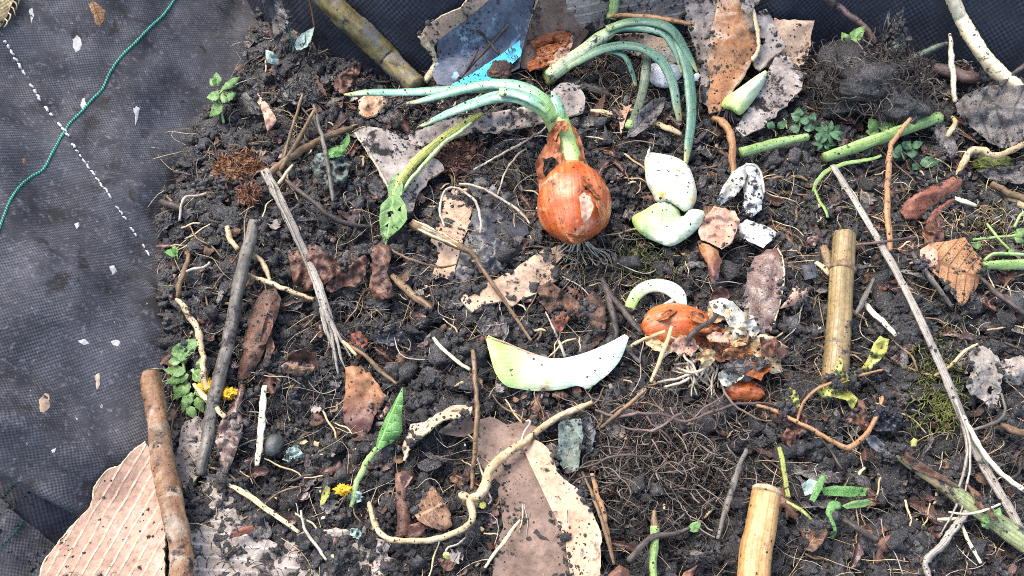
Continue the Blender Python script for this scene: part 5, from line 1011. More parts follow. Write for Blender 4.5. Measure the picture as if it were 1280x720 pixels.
sheet('bark', [(330, 362, 8), (344, 360, 8), (352, 372, 6), (346, 396, 6), (338, 420, 6), (328, 444, 4), (316, 466, 2), (304, 478, 0), (296, 474, 0), (300, 452, 2), (304, 424, 4), (310, 398, 6), (320, 376, 8)], M['bark'], b, h=6, puff=8, crum=5, csc=9, solid=1.5, rag=1.5)
sheet('rusty_patch', [(334, 390, 4), (342, 396, 4), (340, 412, 4), (332, 430, 2), (324, 432, 2), (328, 410, 4)], M['leafrust'], b, h=16, crum=3, csc=8)
leafy('dark_leaf', 'long wine brown wet leaf below the dandelion heads', 'dry leaf', [(302, 478, 8), (306, 486, 8), (300, 510, 6), (304, 530, 4), (298, 556, 2), (290, 580, 0), (282, 596, 0), (276, 584, 0), (272, 562, 2), (268, 550, 2), (274, 530, 4), (286, 512, 6), (294, 494, 8)], M['leafdark'], h=8, puff=6, crum=5, csc=12, ax=((302, 478), (282, 596)))
leafy('dark_leaf', 'shrivelled dark leaf loop near the wine brown leaf', 'dry leaf', [(304, 504, 2), (312, 492, 6), (322, 488, 6), (320, 498, 4), (312, 506, 2), (308, 520, 0)], M['leafgrey'], h=6, crum=4, csc=8, puff=2)
# flowers
def flower(label, x, y, h, r, n, spread=6.28, a0=0., bract=None):
    t = thing('dandelion_head', label, 'flower', at(x, y))
    for ring, (rr, hh) in enumerate(((1., 0.), (.72, 3.), (.42, 5.))):
        for k in range(int(n * (1 - ring * .22))):
            a = a0 + spread * (k + random.uniform(-.3, .3)) / (n * (1 - ring * .22)); q = r * rr * random.uniform(.8, 1.15)
            p1 = (x + math.cos(a) * q, y + math.sin(a) * q * .8); p0 = (x + math.cos(a) * q * .15, y + math.sin(a) * q * .12)
            sheet('petal', lens(p0, p1, r * .15, 'strap', 0, 0, 4, 4 + hh, 2 + hh * 1.4 + random.uniform(-2, 3), 2), M['yellow'], t, h=h, solid=.15, mask=False, grid=9, step=3)
    tube('centre', [(x, y - .5, h, r * .2), (x, y, h + 5, r * .28), (x, y + .5, h + 7, r * .1)], M['yellow'], t, n=5, rough=.4)
    if bract: sheet('bract', bract, M['stemgreen'], t, h=h - 2, mask=False)
    return t
flower('bright yellow dandelion head partly under the grey stick', 257, 483, 12, 15, 17)
flower('bright yellow dandelion head emerging on the inner side of the grey stick', 286, 491, 11, 13, 15)
flower('small crushed yellow flower lying by the nettle leaf stalk', 428, 612, 10, 12, 14)
leafy('flower_bract', 'yellow green flower bract beside the crushed yellow flower', 'bract', [(400, 632, 0), (402, 618, 2), (408, 606, 6), (413, 610, 6), (411, 620, 4), (405, 630, 2)], M['yellowleaf'], h=7, puff=2)
# nettle leaf
n_ = thing('fresh_leaf', 'fresh bright green ribbed leaf on a downy stalk pointing up', 'leaf', at(470, 560))
sheet('blade', [(503, 484, 12), (504, 500, 12), (502, 520, 10), (503, 540, 8), (492, 552, 6), (478, 560, 4), (469, 567, 2), (470, 556, 4), (474, 540, 6), (482, 522, 8), (492, 504, 10)], M['nettle'], n_, h=8, puff=3, crum=2.5, csc=8, ax=((470, 566), (503, 484)), rag=.2, dust=.3)
tube('stalk', [(471, 560, 13, 3.4), (462, 572, 12, 3.8), (453, 588, 11, 4), (446, 604, 10, 4), (443, 620, 8, 3.8), (439, 634, 6, 3)], M['stemgreen'], n_, sides=9, rough=.15)
# brown leaves lower centre
t = thing('curled_leaf', 'rolled red brown leaf standing like a tube beside the ribbed triangular leaf', 'dry leaf', at(510, 640))
sheet('blade', [(494, 592, 10), (504, 588, 12), (518, 590, 12), (520, 598, 10), (510, 608, 8), (506, 624, 8), (512, 640, 6), (514, 656, 2), (508, 670, 0), (498, 672, 0), (496, 650, 2), (496, 625, 6), (494, 608, 8)], M['leafrust'], t, h=9, puff=6, crum=3, csc=10)
sheet('mouth_shade', [(500, 596, 10), (508, 592, 12), (516, 596, 10), (510, 606, 8), (504, 612, 6)], M['leafdark'], t, h=14, crum=1)  # dark sheet paints the shade within the rolled opening
leafy('dry_leaf', 'ribbed triangular tan brown leaf beside the rolled red brown one', 'dry leaf', [(541, 608, 6), (552, 622, 6), (562, 640, 4), (565, 656, 2), (556, 664, 0), (540, 660, 2), (524, 652, 2), (516, 640, 2), (524, 626, 4), (534, 614, 6)], M['leafbrown'], h=12, puff=3, crum=2, csc=14, ax=((516, 648), (562, 625)))
leafy('dry_leaf', 'orange brown leaf scrap at the foot of the rolled leaf', 'dry leaf', [(506, 668, 0), (512, 656, 4), (524, 652, 6), (534, 660, 4), (524, 670, 0), (514, 674, 0)], M['leafrust'], h=8, crum=3, puff=2)
lr = thing('long_root', 'long pale knotted root winding across the soil over the brown cardboard', 'root', at(560, 660))
tube('root', [(461, 628, 9, 2.2), (465, 644, 11, 3.2), (472, 662, 12, 3.6), (486, 674, 12, 3.6), (510, 676, 12, 3.6), (538, 675, 13, 3.6), (564, 668, 13, 3.8), (583, 658, 14, 4), (591, 646, 15, 4.2), (588, 632, 16, 4.6), (588, 624, 17, 5.4), (600, 618, 18, 6), (607, 606, 18, 6), (610, 592, 18, 5.8), (622, 576, 18, 5.6), (640, 562, 18, 5.4), (655, 553, 18, 5), (664, 545, 17, 4.4), (680, 533, 15, 4), (700, 520, 13, 4), (722, 511, 11, 4), (740, 503, 8, 3)], M['root'], lr, sides=11, rough=.2, n=110)
tube('knob', [(592, 625, 18, 3), (582, 621, 18, 5.6), (577, 619, 17, 5), (574, 618, 16, 2)], M['root'], lr, sides=10, rough=.15)
for k in range(18):
    q = random.choice([(486, 674), (510, 676), (538, 675), (564, 668), (591, 646), (607, 606), (622, 576), (655, 553), (680, 533), (700, 520), (722, 511)]); a = random.uniform(0, 6.28); l = random.uniform(8, 24)
    tube('side_root', [(q[0], q[1], 13, 1.1), (q[0] + math.cos(a) * l * .5 + random.uniform(-3, 3), q[1] + math.sin(a) * l * .5, 10, .8), (q[0] + math.cos(a) * l, q[1] + math.sin(a) * l, 3, .4)], M['rootpale'], lr, sides=5)
tube('side_root', [(652, 552, 20, 1.6), (656, 540, 22, 1.6), (662, 530, 24, 1.6), (662, 526, 25, 1.6), (657, 527, 25, 1.4)], M['rootwhite'], lr, sides=6)
stick('upright_stalk', 'thin upright brown stalk standing beside the long pale root', 'stalk', [(591, 438, 14, 2.6), (595, 480, 17, 3.2), (596, 510, 18, 3.4), (594, 550, 18, 3.2), (591, 590, 16, 2.8), (590, 612, 14, 2)], M['twigbrown'], sides=9, rough=.2)
lump('snail_shell', 'round dark blue green snail shell beside the pale straw piece', 'snail shell', 342, 556, 13, 13, 9, M['snail'], .12, 3)
leafy('lichen_scrap', 'frilly mint green lichen scrap next to the round shell', 'lichen', [(353, 574, 0), (358, 562, 4), (368, 558, 6), (378, 562, 4), (382, 570, 2), (374, 576, 0), (366, 572, 2), (360, 580, 0)], M['mint'], h=7, crum=6, csc=4, rag=3)
for lb, x, y in [('pale green lichen crumb below the mint green frilly scrap', 446, 620), ('mint lichen crumb near the soil smeared cardboard', 445, 668)]:
    leafy('lichen_scrap', lb, 'lichen', [(x - 9, y, 0), (x - 4, y - 7, 3), (x + 5, y - 6, 4), (x + 10, y + 1, 2), (x + 4, y + 7, 0), (x - 5, y + 6, 0)], M['mint'], h=6, crum=6, csc=4, rag=3)
leafy('plastic_film', 'dark bluish plastic scrap between the frayed straw and pale twigs', 'plastic', [(466, 422, 0), (472, 412, 4), (486, 408, 6), (502, 412, 4), (511, 422, 2), (502, 430, 0), (486, 432, 0), (474, 430, 0)], M['plastic'], h=7, puff=3, crum=6, csc=9, rag=1)
leafy('dry_leaf', 'grey green faded leaf standing by the pale folded cardboard flap', 'leaf', [(699, 530, 8), (712, 524, 10), (726, 524, 10), (729, 545, 8), (725, 570, 4), (722, 588, 0), (708, 592, 0), (700, 580, 2), (698, 556, 6)], M['mintdull'], h=7, puff=3, crum=3, csc=14)
leafy('dark_leaf', 'dark crumpled film behind the grey green faded leaf', 'plastic film', [(726, 530, 4), (738, 520, 4), (744, 540, 4), (738, 566, 2), (730, 580, 0), (728, 552, 2)], M['film'], h=4, crum=4, csc=8)
# seedlings
for lb, a in [('white stemmed seedling with a yellow green leaf beside the brown cardboard', [[(592, 560, 8, 1.2), (602, 590, 12, 1.2), (608, 610, 14, 1.2), (614, 624, 12, 1.2), (610, 630, 10, 1)]]), ('bent white seedling with a yellow leaf below the long pale root', [[(582, 672, 6, 1.2), (572, 680, 12, 1.3), (560, 684, 14, 1.3), (557, 690, 12, 1.2)]])]:
    e = a[0][-1]; plant('seedling', lb, 'seedling', a, [((e[0] - 2, e[1]), (e[0] + (6 if 'bent' in lb else -14), e[1] + (10 if 'bent' in lb else 2)), 4.5, 11, 9)], M['rootwhite'], M['yellowleaf'], 1.2)
# bottom centre
leafy('dry_leaf', 'curled brown leaf at the lower edge before the root tangle', 'dry leaf', [(756, 735, 2), (760, 718, 6), (774, 706, 10), (786, 712, 8), (790, 735, 4)], M['leafrust'], h=10, puff=5, crum=4)
leafy('dry_leaf', 'pointed orange brown leaf tip at the lower edge beside the cane', 'dry leaf', [(846, 735, 2), (854, 716, 6), (872, 706, 10), (866, 720, 6), (868, 735, 4)], M['orange'], h=8, puff=3, crum=3)
leafy('dark_leaf', 'dark grey shrivelled leaf between the green stem and the cane', 'dry leaf', [(848, 692, 0), (862, 688, 4), (880, 690, 6), (892, 684, 6), (892, 700, 4), (880, 706, 0), (864, 702, 2)], M['leafgrey'], h=7, crum=6, csc=7, rag=1)
gs = thing('green_shoot', 'bright green shoot with a brown tip rising from the root tangle', 'shoot', at(818, 690))
tube('stem', [(818, 735, 4, 4.6), (816, 705, 8, 4.8), (818, 680, 12, 5.4), (819, 658, 14, 6)], M['stemgreen'], gs, sides=11, rough=.08)
tube('brown_tip', [(819, 660, 14, 5.8), (818, 650, 15, 4.4), (818, 638, 16, 2)], M['twigbrown'], gs, sides=9)
leafy('weed_leaf', 'small rounded green leaf at the end of the dark bent twig', 'leaf', lens((862, 664), (876, 650), 6.5, 'ovate', .06, 1, 9, 0, 3, 2), M['weed'], h=11, puff=1, crum=2, csc=6)
# centre right scraps
leafy('bark_chip', 'rusty brown bark chip stuck upright between the tongue and the white scale', 'bark chip', [(732, 372, 6), (742, 364, 8), (752, 374, 6), (758, 394, 4), (756, 410, 0), (742, 412, 0), (734, 394, 2)], M['bark'], h=10, puff=4, crum=4, solid=1.2, rag=1)
leafy('bark_chip', 'broad rust brown bark piece under soil between tongue and white scale', 'bark chip', [(672, 360, 4), (684, 352, 6), (704, 362, 6), (722, 376, 4), (734, 388, 2), (722, 396, 0), (700, 384, 2), (686, 392, 0), (674, 378, 2)], M['bark'], h=7, puff=3, crum=6, csc=9, solid=1.2, rag=2)
leafy('bark_chip', 'reddish bark flake near the top edge of the white scale', 'bark chip', [(690, 396, 2), (704, 388, 4), (712, 398, 4), (704, 412, 0), (694, 420, 0), (688, 408, 0)], M['barkred'], h=6, puff=2, crum=5, csc=8, rag=1.5)
leafy('leaf_chip', 'pinkish triangular chip near the dark cardboard leaf and dark square', 'leaf chip', [(974, 386, 0), (984, 374, 4), (992, 356, 6), (1002, 362, 4), (1013, 358, 4), (1006, 374, 2), (994, 382, 0)], M['leafpink'], h=8, puff=2)
leafy('plastic_chip', 'small dark square chip lying on the crumbs beside the cane', 'plastic chip', [(1002, 332, 2), (1018, 330, 4), (1024, 346, 2), (1006, 350, 0)], M['plastic'], h=7, solid=.8)
t = thing('dry_leaf', 'tan ribbed leaf lying flat beside the long grey straw', 'dry leaf', at(1190, 340))
sheet('blade', [(1150, 312, 4), (1164, 304, 6), (1180, 302, 6), (1206, 297, 8), (1216, 310, 6), (1228, 326, 4), (1226, 344, 2), (1222, 358, 2), (1212, 372, 0), (1204, 383, 0), (1192, 370, 2), (1180, 352, 4), (1166, 340, 2), (1152, 330, 2)], M['leafhorn'], t, h=12, puff=4, crum=3, csc=22, rag=1, ax=((1150, 318), (1228, 350)))
sheet('curled_margin', [(1150, 312, 6), (1160, 306, 8), (1172, 314, 8), (1172, 330, 6), (1160, 336, 4), (1150, 328, 4)], M['leafpink'], t, h=14, puff=3, crum=3, csc=8)
leafy('dry_leaf', 'dark red brown leaf scrap behind the tan ribbed leaf', 'dry leaf', [(1152, 290, 2), (1160, 278, 6), (1176, 270, 8), (1182, 280, 6), (1180, 300, 2), (1166, 306, 0), (1156, 304, 0)], M['leafrust'], h=9, crum=5, csc=8, puff=3)
b = thing('bark_piece', 'red brown split bark piece near the looping pale root', 'bark', at(1165, 250))
sheet('bark', [(1125, 263, 0), (1134, 250, 4), (1150, 240, 8), (1172, 230, 10), (1192, 220, 10), (1203, 224, 8), (1200, 236, 4), (1184, 246, 2), (1166, 258, 0), (1146, 274, 0), (1132, 274, 0)], M['barkred'], b, h=10, puff=6, crum=3, csc=12, solid=1.5, rag=1)
sheet('split_sliver', [(1154, 278, 0), (1164, 264, 2), (1182, 252, 4), (1198, 242, 4), (1194, 252, 2), (1178, 266, 0), (1162, 280, 0)], M['barkred'], b, h=8, puff=3, crum=3, solid=1.2)
# top right
w_ = thing('withered_leaf', 'large grey withered leaf folded over at the right side near the back wall', 'dry leaf', at(1240, 145))
sheet('blade', [(1194, 130, 2), (1204, 120, 6), (1220, 112, 10), (1240, 106, 14), (1264, 108, 16), (1300, 104, 20), (1300, 168, 6), (1276, 178, 2), (1256, 186, 0), (1240, 180, 0), (1222, 166, 2), (1206, 150, 2), (1198, 142, 2)], M['leafgrey'], w_, h=14, puff=4, crum=11, csc=20, ax=((1196, 135), (1300, 140)), wav=3)
tube('stalk', [(1300, 66, 36, 3.2), (1280, 80, 34, 3.2), (1262, 96, 32, 3), (1250, 108, 30, 2.4)], M['twig'], w_, sides=8)
leafy('withered_leaf', 'smaller grey withered leaf beneath the looping pale root', 'dry leaf', [(1222, 214, 2), (1244, 212, 4), (1272, 206, 6), (1300, 204, 6), (1300, 226, 2), (1272, 230, 0), (1246, 226, 0), (1232, 222, 0)], M['leafgrey'], h=8, crum=4, csc=12, puff=3)
lump('moss_tuft', 'yellow mossy lump under the looping pale root', 'moss', 1242, 205, 22, 12, 7, M['moss'], 1.1, 15, fr=7)
stick('looping_root', 'looping smooth pale root arched over the yellow moss', 'root', [(1194, 246, 6, 2.4), (1198, 226, 12, 3.2), (1204, 200, 18, 3.8), (1214, 188, 22, 4), (1232, 191, 24, 4), (1252, 194, 24, 4), (1270, 186, 22, 3.8), (1296, 172, 18, 3.6)], M['root'], sides=10)
stick('looping_root', 'short pale root end curling behind the looping one', 'root', [(1184, 172, 16, 3), (1190, 160, 20, 3.4), (1194, 152, 20, 3), (1190, 146, 18, 2)], M['root'], sides=8)
stick('grey_tube', 'stubby greyish pink stem lying at the foot of the navy wall', 'stem', [(1168, 84, 12, 6), (1188, 90, 14, 8), (1206, 96, 14, 8), (1222, 98, 12, 7)], M['twigred'], sides=12, rough=.15)
leafy('dry_leaf', 'dull grey olive curl beside the end of the long bramble stalk', 'dry leaf', [(1166, 158, 4), (1180, 156, 6), (1192, 170, 4), (1198, 186, 2), (1190, 196, 0), (1178, 186, 0), (1168, 172, 2)], M['leafgrey'], h=10, puff=5, crum=4)
stick('pale_stake', 'thin pale upright stake by the end of the bramble stalk', 'stake', [(1187, 42, 44, 1.8), (1189, 64, 34, 3), (1192, 96, 22, 3.4), (1194, 128, 8, 2.6)], M['strawcream'], sides=8, rough=.2)
stick('purple_twig', 'purplish grey twig hanging over the navy wall to the root ball', 'twig', [(1020, -10, 62, 3), (1040, 4, 54, 3.6), (1062, 18, 46, 4), (1082, 36, 38, 4), (1094, 54, 30, 3.6)], M['twigred'], sides=9, rough=.2)
d_ = thing('dry_sheaf', 'dark dried sheaf of narrow leaves sticking up behind the root ball', 'dry leaf', at(1108, 62))
for p1, w1 in [((1112, 12), 3), ((1131, 8), 4), ((1120, 18), 3.5), ((1126, 30), 3)]:
    sheet('leaf', lens((1102, 66), p1, w1, 'lance', .1, 0, 8, 18, 54, 2), M['leafgrey'], d_, h=4, crum=2, csc=6, mask=False)
plant('weed_leaf', 'small bright green lobed leaf above the root ball', 'leaf', [[(1060, 58, 30), (1064, 46, 38)]], [((1062, 54), (1082, 32), 8, 34, 44), ((1062, 54), (1052, 40), 6, 34, 40), ((1064, 52), (1080, 50), 5, 34, 36)], M['stemgreen'], M['weed'], 1.4)
t = thing('weed_leaf', 'dull grey green crinkled leaf between dry sheaf and root ball', 'leaf', at(1118, 62))
sheet('blade', lens((1108, 76), (1131, 38), 9, 'ovate', .1, 2, 10, 20, 40, 4), M['mintdull'], t, h=6, puff=3, crum=4, csc=7)
sheet('lower_leaf', lens((1110, 72), (1128, 82), 7, 'ovate', .1, 0, 8, 22, 20, 3), M['mintdull'], t, h=4, crum=3, csc=7)
stick('twig', 'dull mossy twig running from the root ball along the navy wall', 'twig', [(1128, 80, 24, 3), (1146, 70, 30, 3.6), (1166, 60, 36, 3.4), (1184, 54, 40, 2.6)], M['witherleaf'], sides=8, rough=.25)
plant('cleavers_plant', 'star leaved dark green weed whorl beside the bramble stalk', 'weed', [[(1026, 184, 4), (1034, 172, 10), (1042, 160, 14)]], [((1036 + 0, 166), (1036 + 20 * math.cos(a), 166 + 16 * math.sin(a)), 3.4, 14, 13 + 4 * math.sin(a * 3), 'lance') for a in [i * .7 for i in range(9)]] + [((1030, 178), (1030 + 16 * math.cos(a), 178 + 12 * math.sin(a)), 3, 9, 8, 'lance') for a in [.3 + i * .9 for i in range(7)]], M['stemgreen'], M['weeddark'], 1.2)
plant('weed_clump', 'dark green weed clump at the foot of the grey fibrous cardboard', 'weed', [[(996, 168, 4), (1000, 152, 12), (998, 142, 16)], [(1012, 166, 4), (1014, 152, 12)]], [((1000, 150), (988, 142), 6, 14, 14), ((1000, 152), (1014, 146), 6, 14, 14), ((998, 146), (998, 134), 6, 16, 18), ((1004, 160), (1022, 158), 5, 10, 10), ((1000, 160), (986, 160), 6, 10, 8), ((1014, 154), (1018, 140), 5, 14, 18), ((1004, 166), (1010, 176), 5, 8, 4), ((968, 160), (958, 150), 5, 10, 12), ((972, 160), (984, 150), 5, 10, 12)], M['stemgreen'], M['weeddark'], 1.4)
plant('weed_clump', 'broad leaved dull weed tucked above the long bramble stalk', 'weed', [[(1098, 168, 8), (1096, 158, 14)]], [((1096, 162), (1086, 148), 8, 14, 18), ((1098, 160), (1112, 152), 8, 14, 16), ((1102, 164), (1128, 156), 8, 12, 14), ((1098, 166), (1082, 164), 6, 12, 10)], M['stemgreen'], M['weed'], 1.4)
plant('weed_clump', 'round leaved green weed below the long bramble stalk', 'weed', [[(1130, 200, 4), (1126, 190, 10)], [(1150, 206, 4), (1160, 200, 10)]], [((1128, 188), (1118, 186), 8, 12, 12), ((1130, 186), (1138, 176), 7, 12, 14), ((1134, 192), (1148, 190), 6, 10, 10), ((1150, 204), (1176, 202), 7, 8, 8), ((1148, 206), (1140, 212), 5, 6, 6), ((1126, 192), (1112, 194), 6, 10, 9), ((1090, 190), (1076, 186), 6, 10, 9), ((1140, 184), (1154, 178), 5, 12, 12)], M['stemgreen'], M['weeddark'], 1.3)
stick('grass_blade', 'flat light green grass blade bent under the bramble stalk', 'grass blade', [(1016, 240, 6, 2), (1022, 226, 12, 2.6), (1036, 212, 16, 3), (1060, 204, 16, 3), (1084, 200, 14, 2.6), (1102, 194, 12, 1.6)], M['stemgreen'], flat=.35)
stick('grass_blade', 'thin bent green blade below the first pale straw tip', 'grass blade', [(1018, 236, 8, 1.6), (1024, 250, 10, 2), (1032, 262, 10, 2.2), (1035, 272, 9, 2)], M['stemgreen'], flat=.4)
stick('straw_piece', 'pale broken straw piece standing at the tip of the long straw', 'straw', [(1043, 208, 20, 2.4), (1052, 226, 18, 4), (1062, 240, 16, 4.2), (1071, 252, 14, 3)], M['strawcream'], flat=.5)
stick('orange_straw', 'slim orange brown straw standing across the bramble stalk', 'straw', [(1138, 148, 30, 2.4), (1126, 164, 30, 3), (1114, 182, 28, 3.4), (1110, 205, 25, 3.8), (1110, 240, 20, 3.8), (1111, 275, 16, 3.8), (1112, 314, 10, 3.2)], M['straworange'], flat=.8)
stick('brown_stem', 'knotty orange brown stem standing between leaf base and folded layers', 'stem', [(892, 148, 12, 3), (902, 152, 18, 4.4), (912, 162, 20, 5), (916, 180, 20, 4.6), (915, 200, 18, 4), (917, 222, 14, 3.6), (916, 244, 8, 3)], M['straworange'], sides=10, rough=.25)
stick('straw_piece', 'orange straw lying over the second green onion at the back', 'straw', [(763, 19, 52, 2.6), (790, 20, 54, 3.4), (830, 24, 54, 3.4), (868, 30, 50, 2.2)], M['straworange'])
leafy('dry_leaf', 'grey lens shaped leaf standing below the withered green shoot', 'dry leaf', [(783, 172, 0), (788, 156, 4), (800, 138, 8), (816, 124, 10), (832, 121, 10), (830, 134, 6), (820, 150, 4), (806, 162, 2), (794, 170, 0)], M['leafgrey'], h=9, puff=3, crum=2, ax=((784, 171), (832, 122)))
leafy('dry_leaf', 'small twisted orange brown leaf left of the withered green shoot', 'dry leaf', [(766, 136, 4), (776, 136, 6), (790, 130, 8), (784, 142, 4), (780, 156, 2), (776, 168, 0), (774, 152, 2)], M['leafpink'], h=9, crum=3, puff=1)
stick('straw_piece', 'flat straw under the twisted orange brown leaf', 'straw', [(738, 138, 10, 2.6), (756, 140, 11, 3.6), (776, 142, 11, 3.6)], M['straw'], flat=.5)
stick('straw_piece', 'pale straw wedge beside the grey lens shaped leaf', 'straw', [(810, 150, 12, 2), (824, 156, 12, 4), (840, 163, 12, 5), (852, 168, 10, 3)], M['straw'], flat=.4)
stick('decayed_wood', 'dark decayed wood strip across the soil before the second green onion', 'wood', [(690, 94, 8, 6), (720, 104, 10, 7), (745, 112, 10, 7), (762, 118, 8, 5)], M['twig'], sides=9, rough=.3, flat=.5)
lump('decayed_wood', 'dark mossy wood chip lying on the cyan stripe', 'wood chip', 622, 88, 17, 15, 20, M['bark'], .6, 31, fr=3)
for lb, p in [('thin dark twig crossing the grey blue print', [(598, 38, 40, 1.6), (612, 54, 34, 2), (626, 70, 26, 1.8)]), ('dark twig sloping across the printed scrap', [(636, 30, 44, 1.6), (612, 58, 32, 2.2), (588, 82, 24, 2.2), (568, 104, 18, 1.6)]), ('short dark twig on the printed scrap above the cyan stripe', [(598, 62, 32, 1.2), (588, 80, 26, 1.6), (576, 98, 20, 1.2)])]:
    stick('thin_twig', lb, 'twig', p, M['twig'])
# right lower
stick('thin_twig', 'dark twig leaning against the tan ribbed leaf from below', 'twig', [(1140, 316, 16, 2), (1152, 332, 18, 3.4), (1172, 358, 16, 3.2), (1190, 384, 10, 2.4)], M['stick_grey'], sides=8)
stick('thin_twig', 'dark twig below the tan ribbed leaf running to the edge', 'twig', [(1224, 346, 10, 2.4), (1246, 366, 12, 3.4), (1270, 384, 12, 3.6), (1300, 402, 10, 3.4)], M['twig'], sides=8)
stick('thin_twig', 'reddish thin twig lying across the top of the yellow cane', 'twig', [(1070, 306, 26, 1.6), (1096, 303, 28, 1.8), (1122, 300, 26, 1.6), (1146, 296, 20, 1.2)], M['twigred'])
stick('green_stalk', 'pale green stalk coming in at the edge beside the tan leaf', 'stalk', [(1229, 332, 12, 5), (1246, 331, 14, 6), (1270, 331, 14, 6.4), (1300, 331, 14, 6.4)], M['stemgreen'], sides=11)
stick('green_stalk', 'thin curved green stem above the pale green stalk at the edge', 'stalk', [(1230, 326, 12, 2), (1240, 319, 16, 2.2), (1256, 317, 16, 2.2), (1296, 320, 14, 2)], M['stemgreen'])
plant('cleavers_plant', 'spindly yellow green weed with crossed stems at the right edge', 'weed', [[(1216, 300, 8), (1244, 297, 14), (1270, 294, 16)], [(1234, 280, 12), (1246, 296, 15), (1262, 312, 12)], [(1296, 256, 16), (1276, 268, 16), (1268, 284, 14)]], [((1222, 302), (1222, 312), 6, 12, 10), ((1268, 294), (1284, 286), 5, 16, 16), ((1268, 296), (1282, 302), 4, 15, 13), ((1262, 312), (1266, 320), 4, 12, 10)], M['stemgreen'], M['weed'], 1.7)
leafy('dry_leaf', 'crumpled yellowish green leaf beside the foot of the cane', 'dry leaf', [(1086, 446, 2), (1092, 430, 6), (1100, 420, 8), (1112, 424, 6), (1108, 440, 4), (1098, 452, 2), (1086, 464, 0), (1076, 462, 0)], M['yellowleaf'], h=8, puff=4, crum=5, csc=9)
leafy('dry_leaf', 'yellow green leaf scrap draped over the foot of the cane', 'leaf', [(1036, 474, 2), (1042, 462, 8), (1050, 446, 12), (1054, 452, 12), (1052, 466, 8), (1070, 464, 4), (1072, 472, 2), (1056, 478, 4), (1046, 484, 2)], M['yellowleaf'], h=16, crum=3, csc=6)
leafy('dry_leaf', 'torn yellowish leaf hanging below the foot of the cane', 'leaf', [(1020, 486, 4), (1034, 482, 6), (1060, 486, 6), (1072, 498, 4), (1066, 514, 0), (1058, 500, 4), (1042, 496, 4), (1028, 502, 2)], M['yellowleaf'], h=9, crum=5, csc=9)
t = thing('dry_leaf', 'shrivelled orange brown leaf cluster under the bent orange straw', 'dry leaf', at(990, 535))
for ol in [[(982, 500, 8), (988, 480, 12), (998, 494, 10), (1000, 508, 6), (990, 514, 4)], [(974, 532, 0), (980, 514, 6), (996, 510, 8), (1010, 522, 4), (1008, 540, 2), (996, 548, 0), (990, 562, 0), (980, 556, 0)], [(976, 548, 4), (984, 534, 8), (994, 542, 6), (988, 560, 2)]]:
    sheet('lobe', ol, M['yellowleaf'] if ol[0][1] == 500 else M['leafrust'], t, h=8, crum=6, csc=7, puff=3)
leafy('dry_leaf', 'orange brown curl near the black crumpled plastic', 'dry leaf', [(1064, 512, 0), (1072, 498, 6), (1080, 502, 8), (1086, 524, 4), (1088, 536, 2), (1078, 540, 0), (1070, 530, 0), (1058, 530, 0), (1052, 524, 0)], M['leafrust'], h=7, crum=5, csc=8, puff=2)
leafy('dry_leaf', 'tiny orange leaf flake below the bent orange straw', 'dry leaf', [(1076, 566, 0), (1082, 560, 4), (1086, 568, 2), (1084, 576, 0), (1077, 574, 0)], M['leafrust'], h=7, puff=1)
leafy('plastic_film', 'crumpled black plastic lump beside the orange brown curl', 'plastic', [(1086, 524, 2), (1098, 512, 8), (1112, 508, 8), (1124, 518, 6), (1126, 534, 2), (1116, 544, 0), (1100, 540, 0), (1090, 536, 0)], M['plastic'], h=6, puff=6, crum=8, csc=9)
leafy('plastic_film', 'grey blue translucent film shred leading to the thick stalk', 'plastic', [(1080, 546, 0), (1092, 544, 4), (1106, 556, 6), (1122, 566, 6), (1114, 572, 2), (1100, 566, 2), (1088, 558, 0)], M['film'], h=8, crum=4, csc=9)
ost = thing('orange_straw', 'bent orange straw forming a flat angle below the cane', 'straw', at(1050, 555))
tube('stem', [(944, 506, 12, 2.2), (970, 514, 16, 2.6), (1000, 530, 18, 2.8), (1030, 546, 20, 3), (1054, 558, 20, 3.2), (1066, 557, 20, 3.6), (1078, 549, 20, 3.4), (1090, 534, 18, 3), (1098, 516, 16, 2.6), (1103, 496, 12, 2)], M['straworange'], ost, sides=8, rough=.15)
tube('side_strand', [(996, 528, 18, 1.6), (1003, 506, 20, 2), (1016, 490, 20, 2), (1040, 478, 20, 1.8), (1070, 470, 18, 1.6), (1104, 462, 14, 1.2)], M['straworange'], ost, sides=6)
gp = thing('leek_scrap', 'chopped bright green leaf scraps lying crossed by the second cane', 'leaf', at(1040, 615))
sheet('strip', [(1026, 610, 4), (1044, 607, 6), (1066, 608, 6), (1084, 610, 4), (1082, 620, 2), (1060, 621, 2), (1030, 619, 2)], M['nettle'], gp, h=8, puff=.6, dust=.3, rag=.2, solid=.6)
sheet('strip', [(1012, 624, 2), (1018, 608, 6), (1026, 594, 8), (1034, 594, 8), (1028, 610, 6), (1018, 628, 2)], M['nettle'], gp, h=12, puff=.6, dust=.3, rag=.2, solid=.6)
sheet('strip', [(1052, 632, 2), (1066, 626, 4), (1084, 624, 4), (1092, 628, 2), (1080, 634, 0), (1058, 636, 0)], M['weed'], gp, h=9, puff=.6, dust=.3, rag=.2, solid=.6)
sheet('pale_strip', [(1002, 606, 4), (1012, 598, 6), (1024, 602, 6), (1014, 618, 4), (1006, 620, 2)], M['mint'], gp, h=9, puff=1, solid=.5)
tube('curl', [(1050, 632, 12, 5), (1041, 632, 14, 6), (1037, 642, 14, 5), (1041, 654, 12, 3.4), (1044, 664, 10, 2.6), (1040, 672, 8, 2)], M['nettle'], gp, flat=.5)
leafy('dry_leaf', 'greyish brown leaf beside the green curl near the second cane', 'dry leaf', [(1002, 676, 2), (1012, 660, 6), (1026, 650, 8), (1038, 652, 6), (1034, 666, 4), (1028, 680, 2), (1016, 690, 0), (1004, 686, 0)], M['leafbrown'], h=8, puff=4, crum=3)
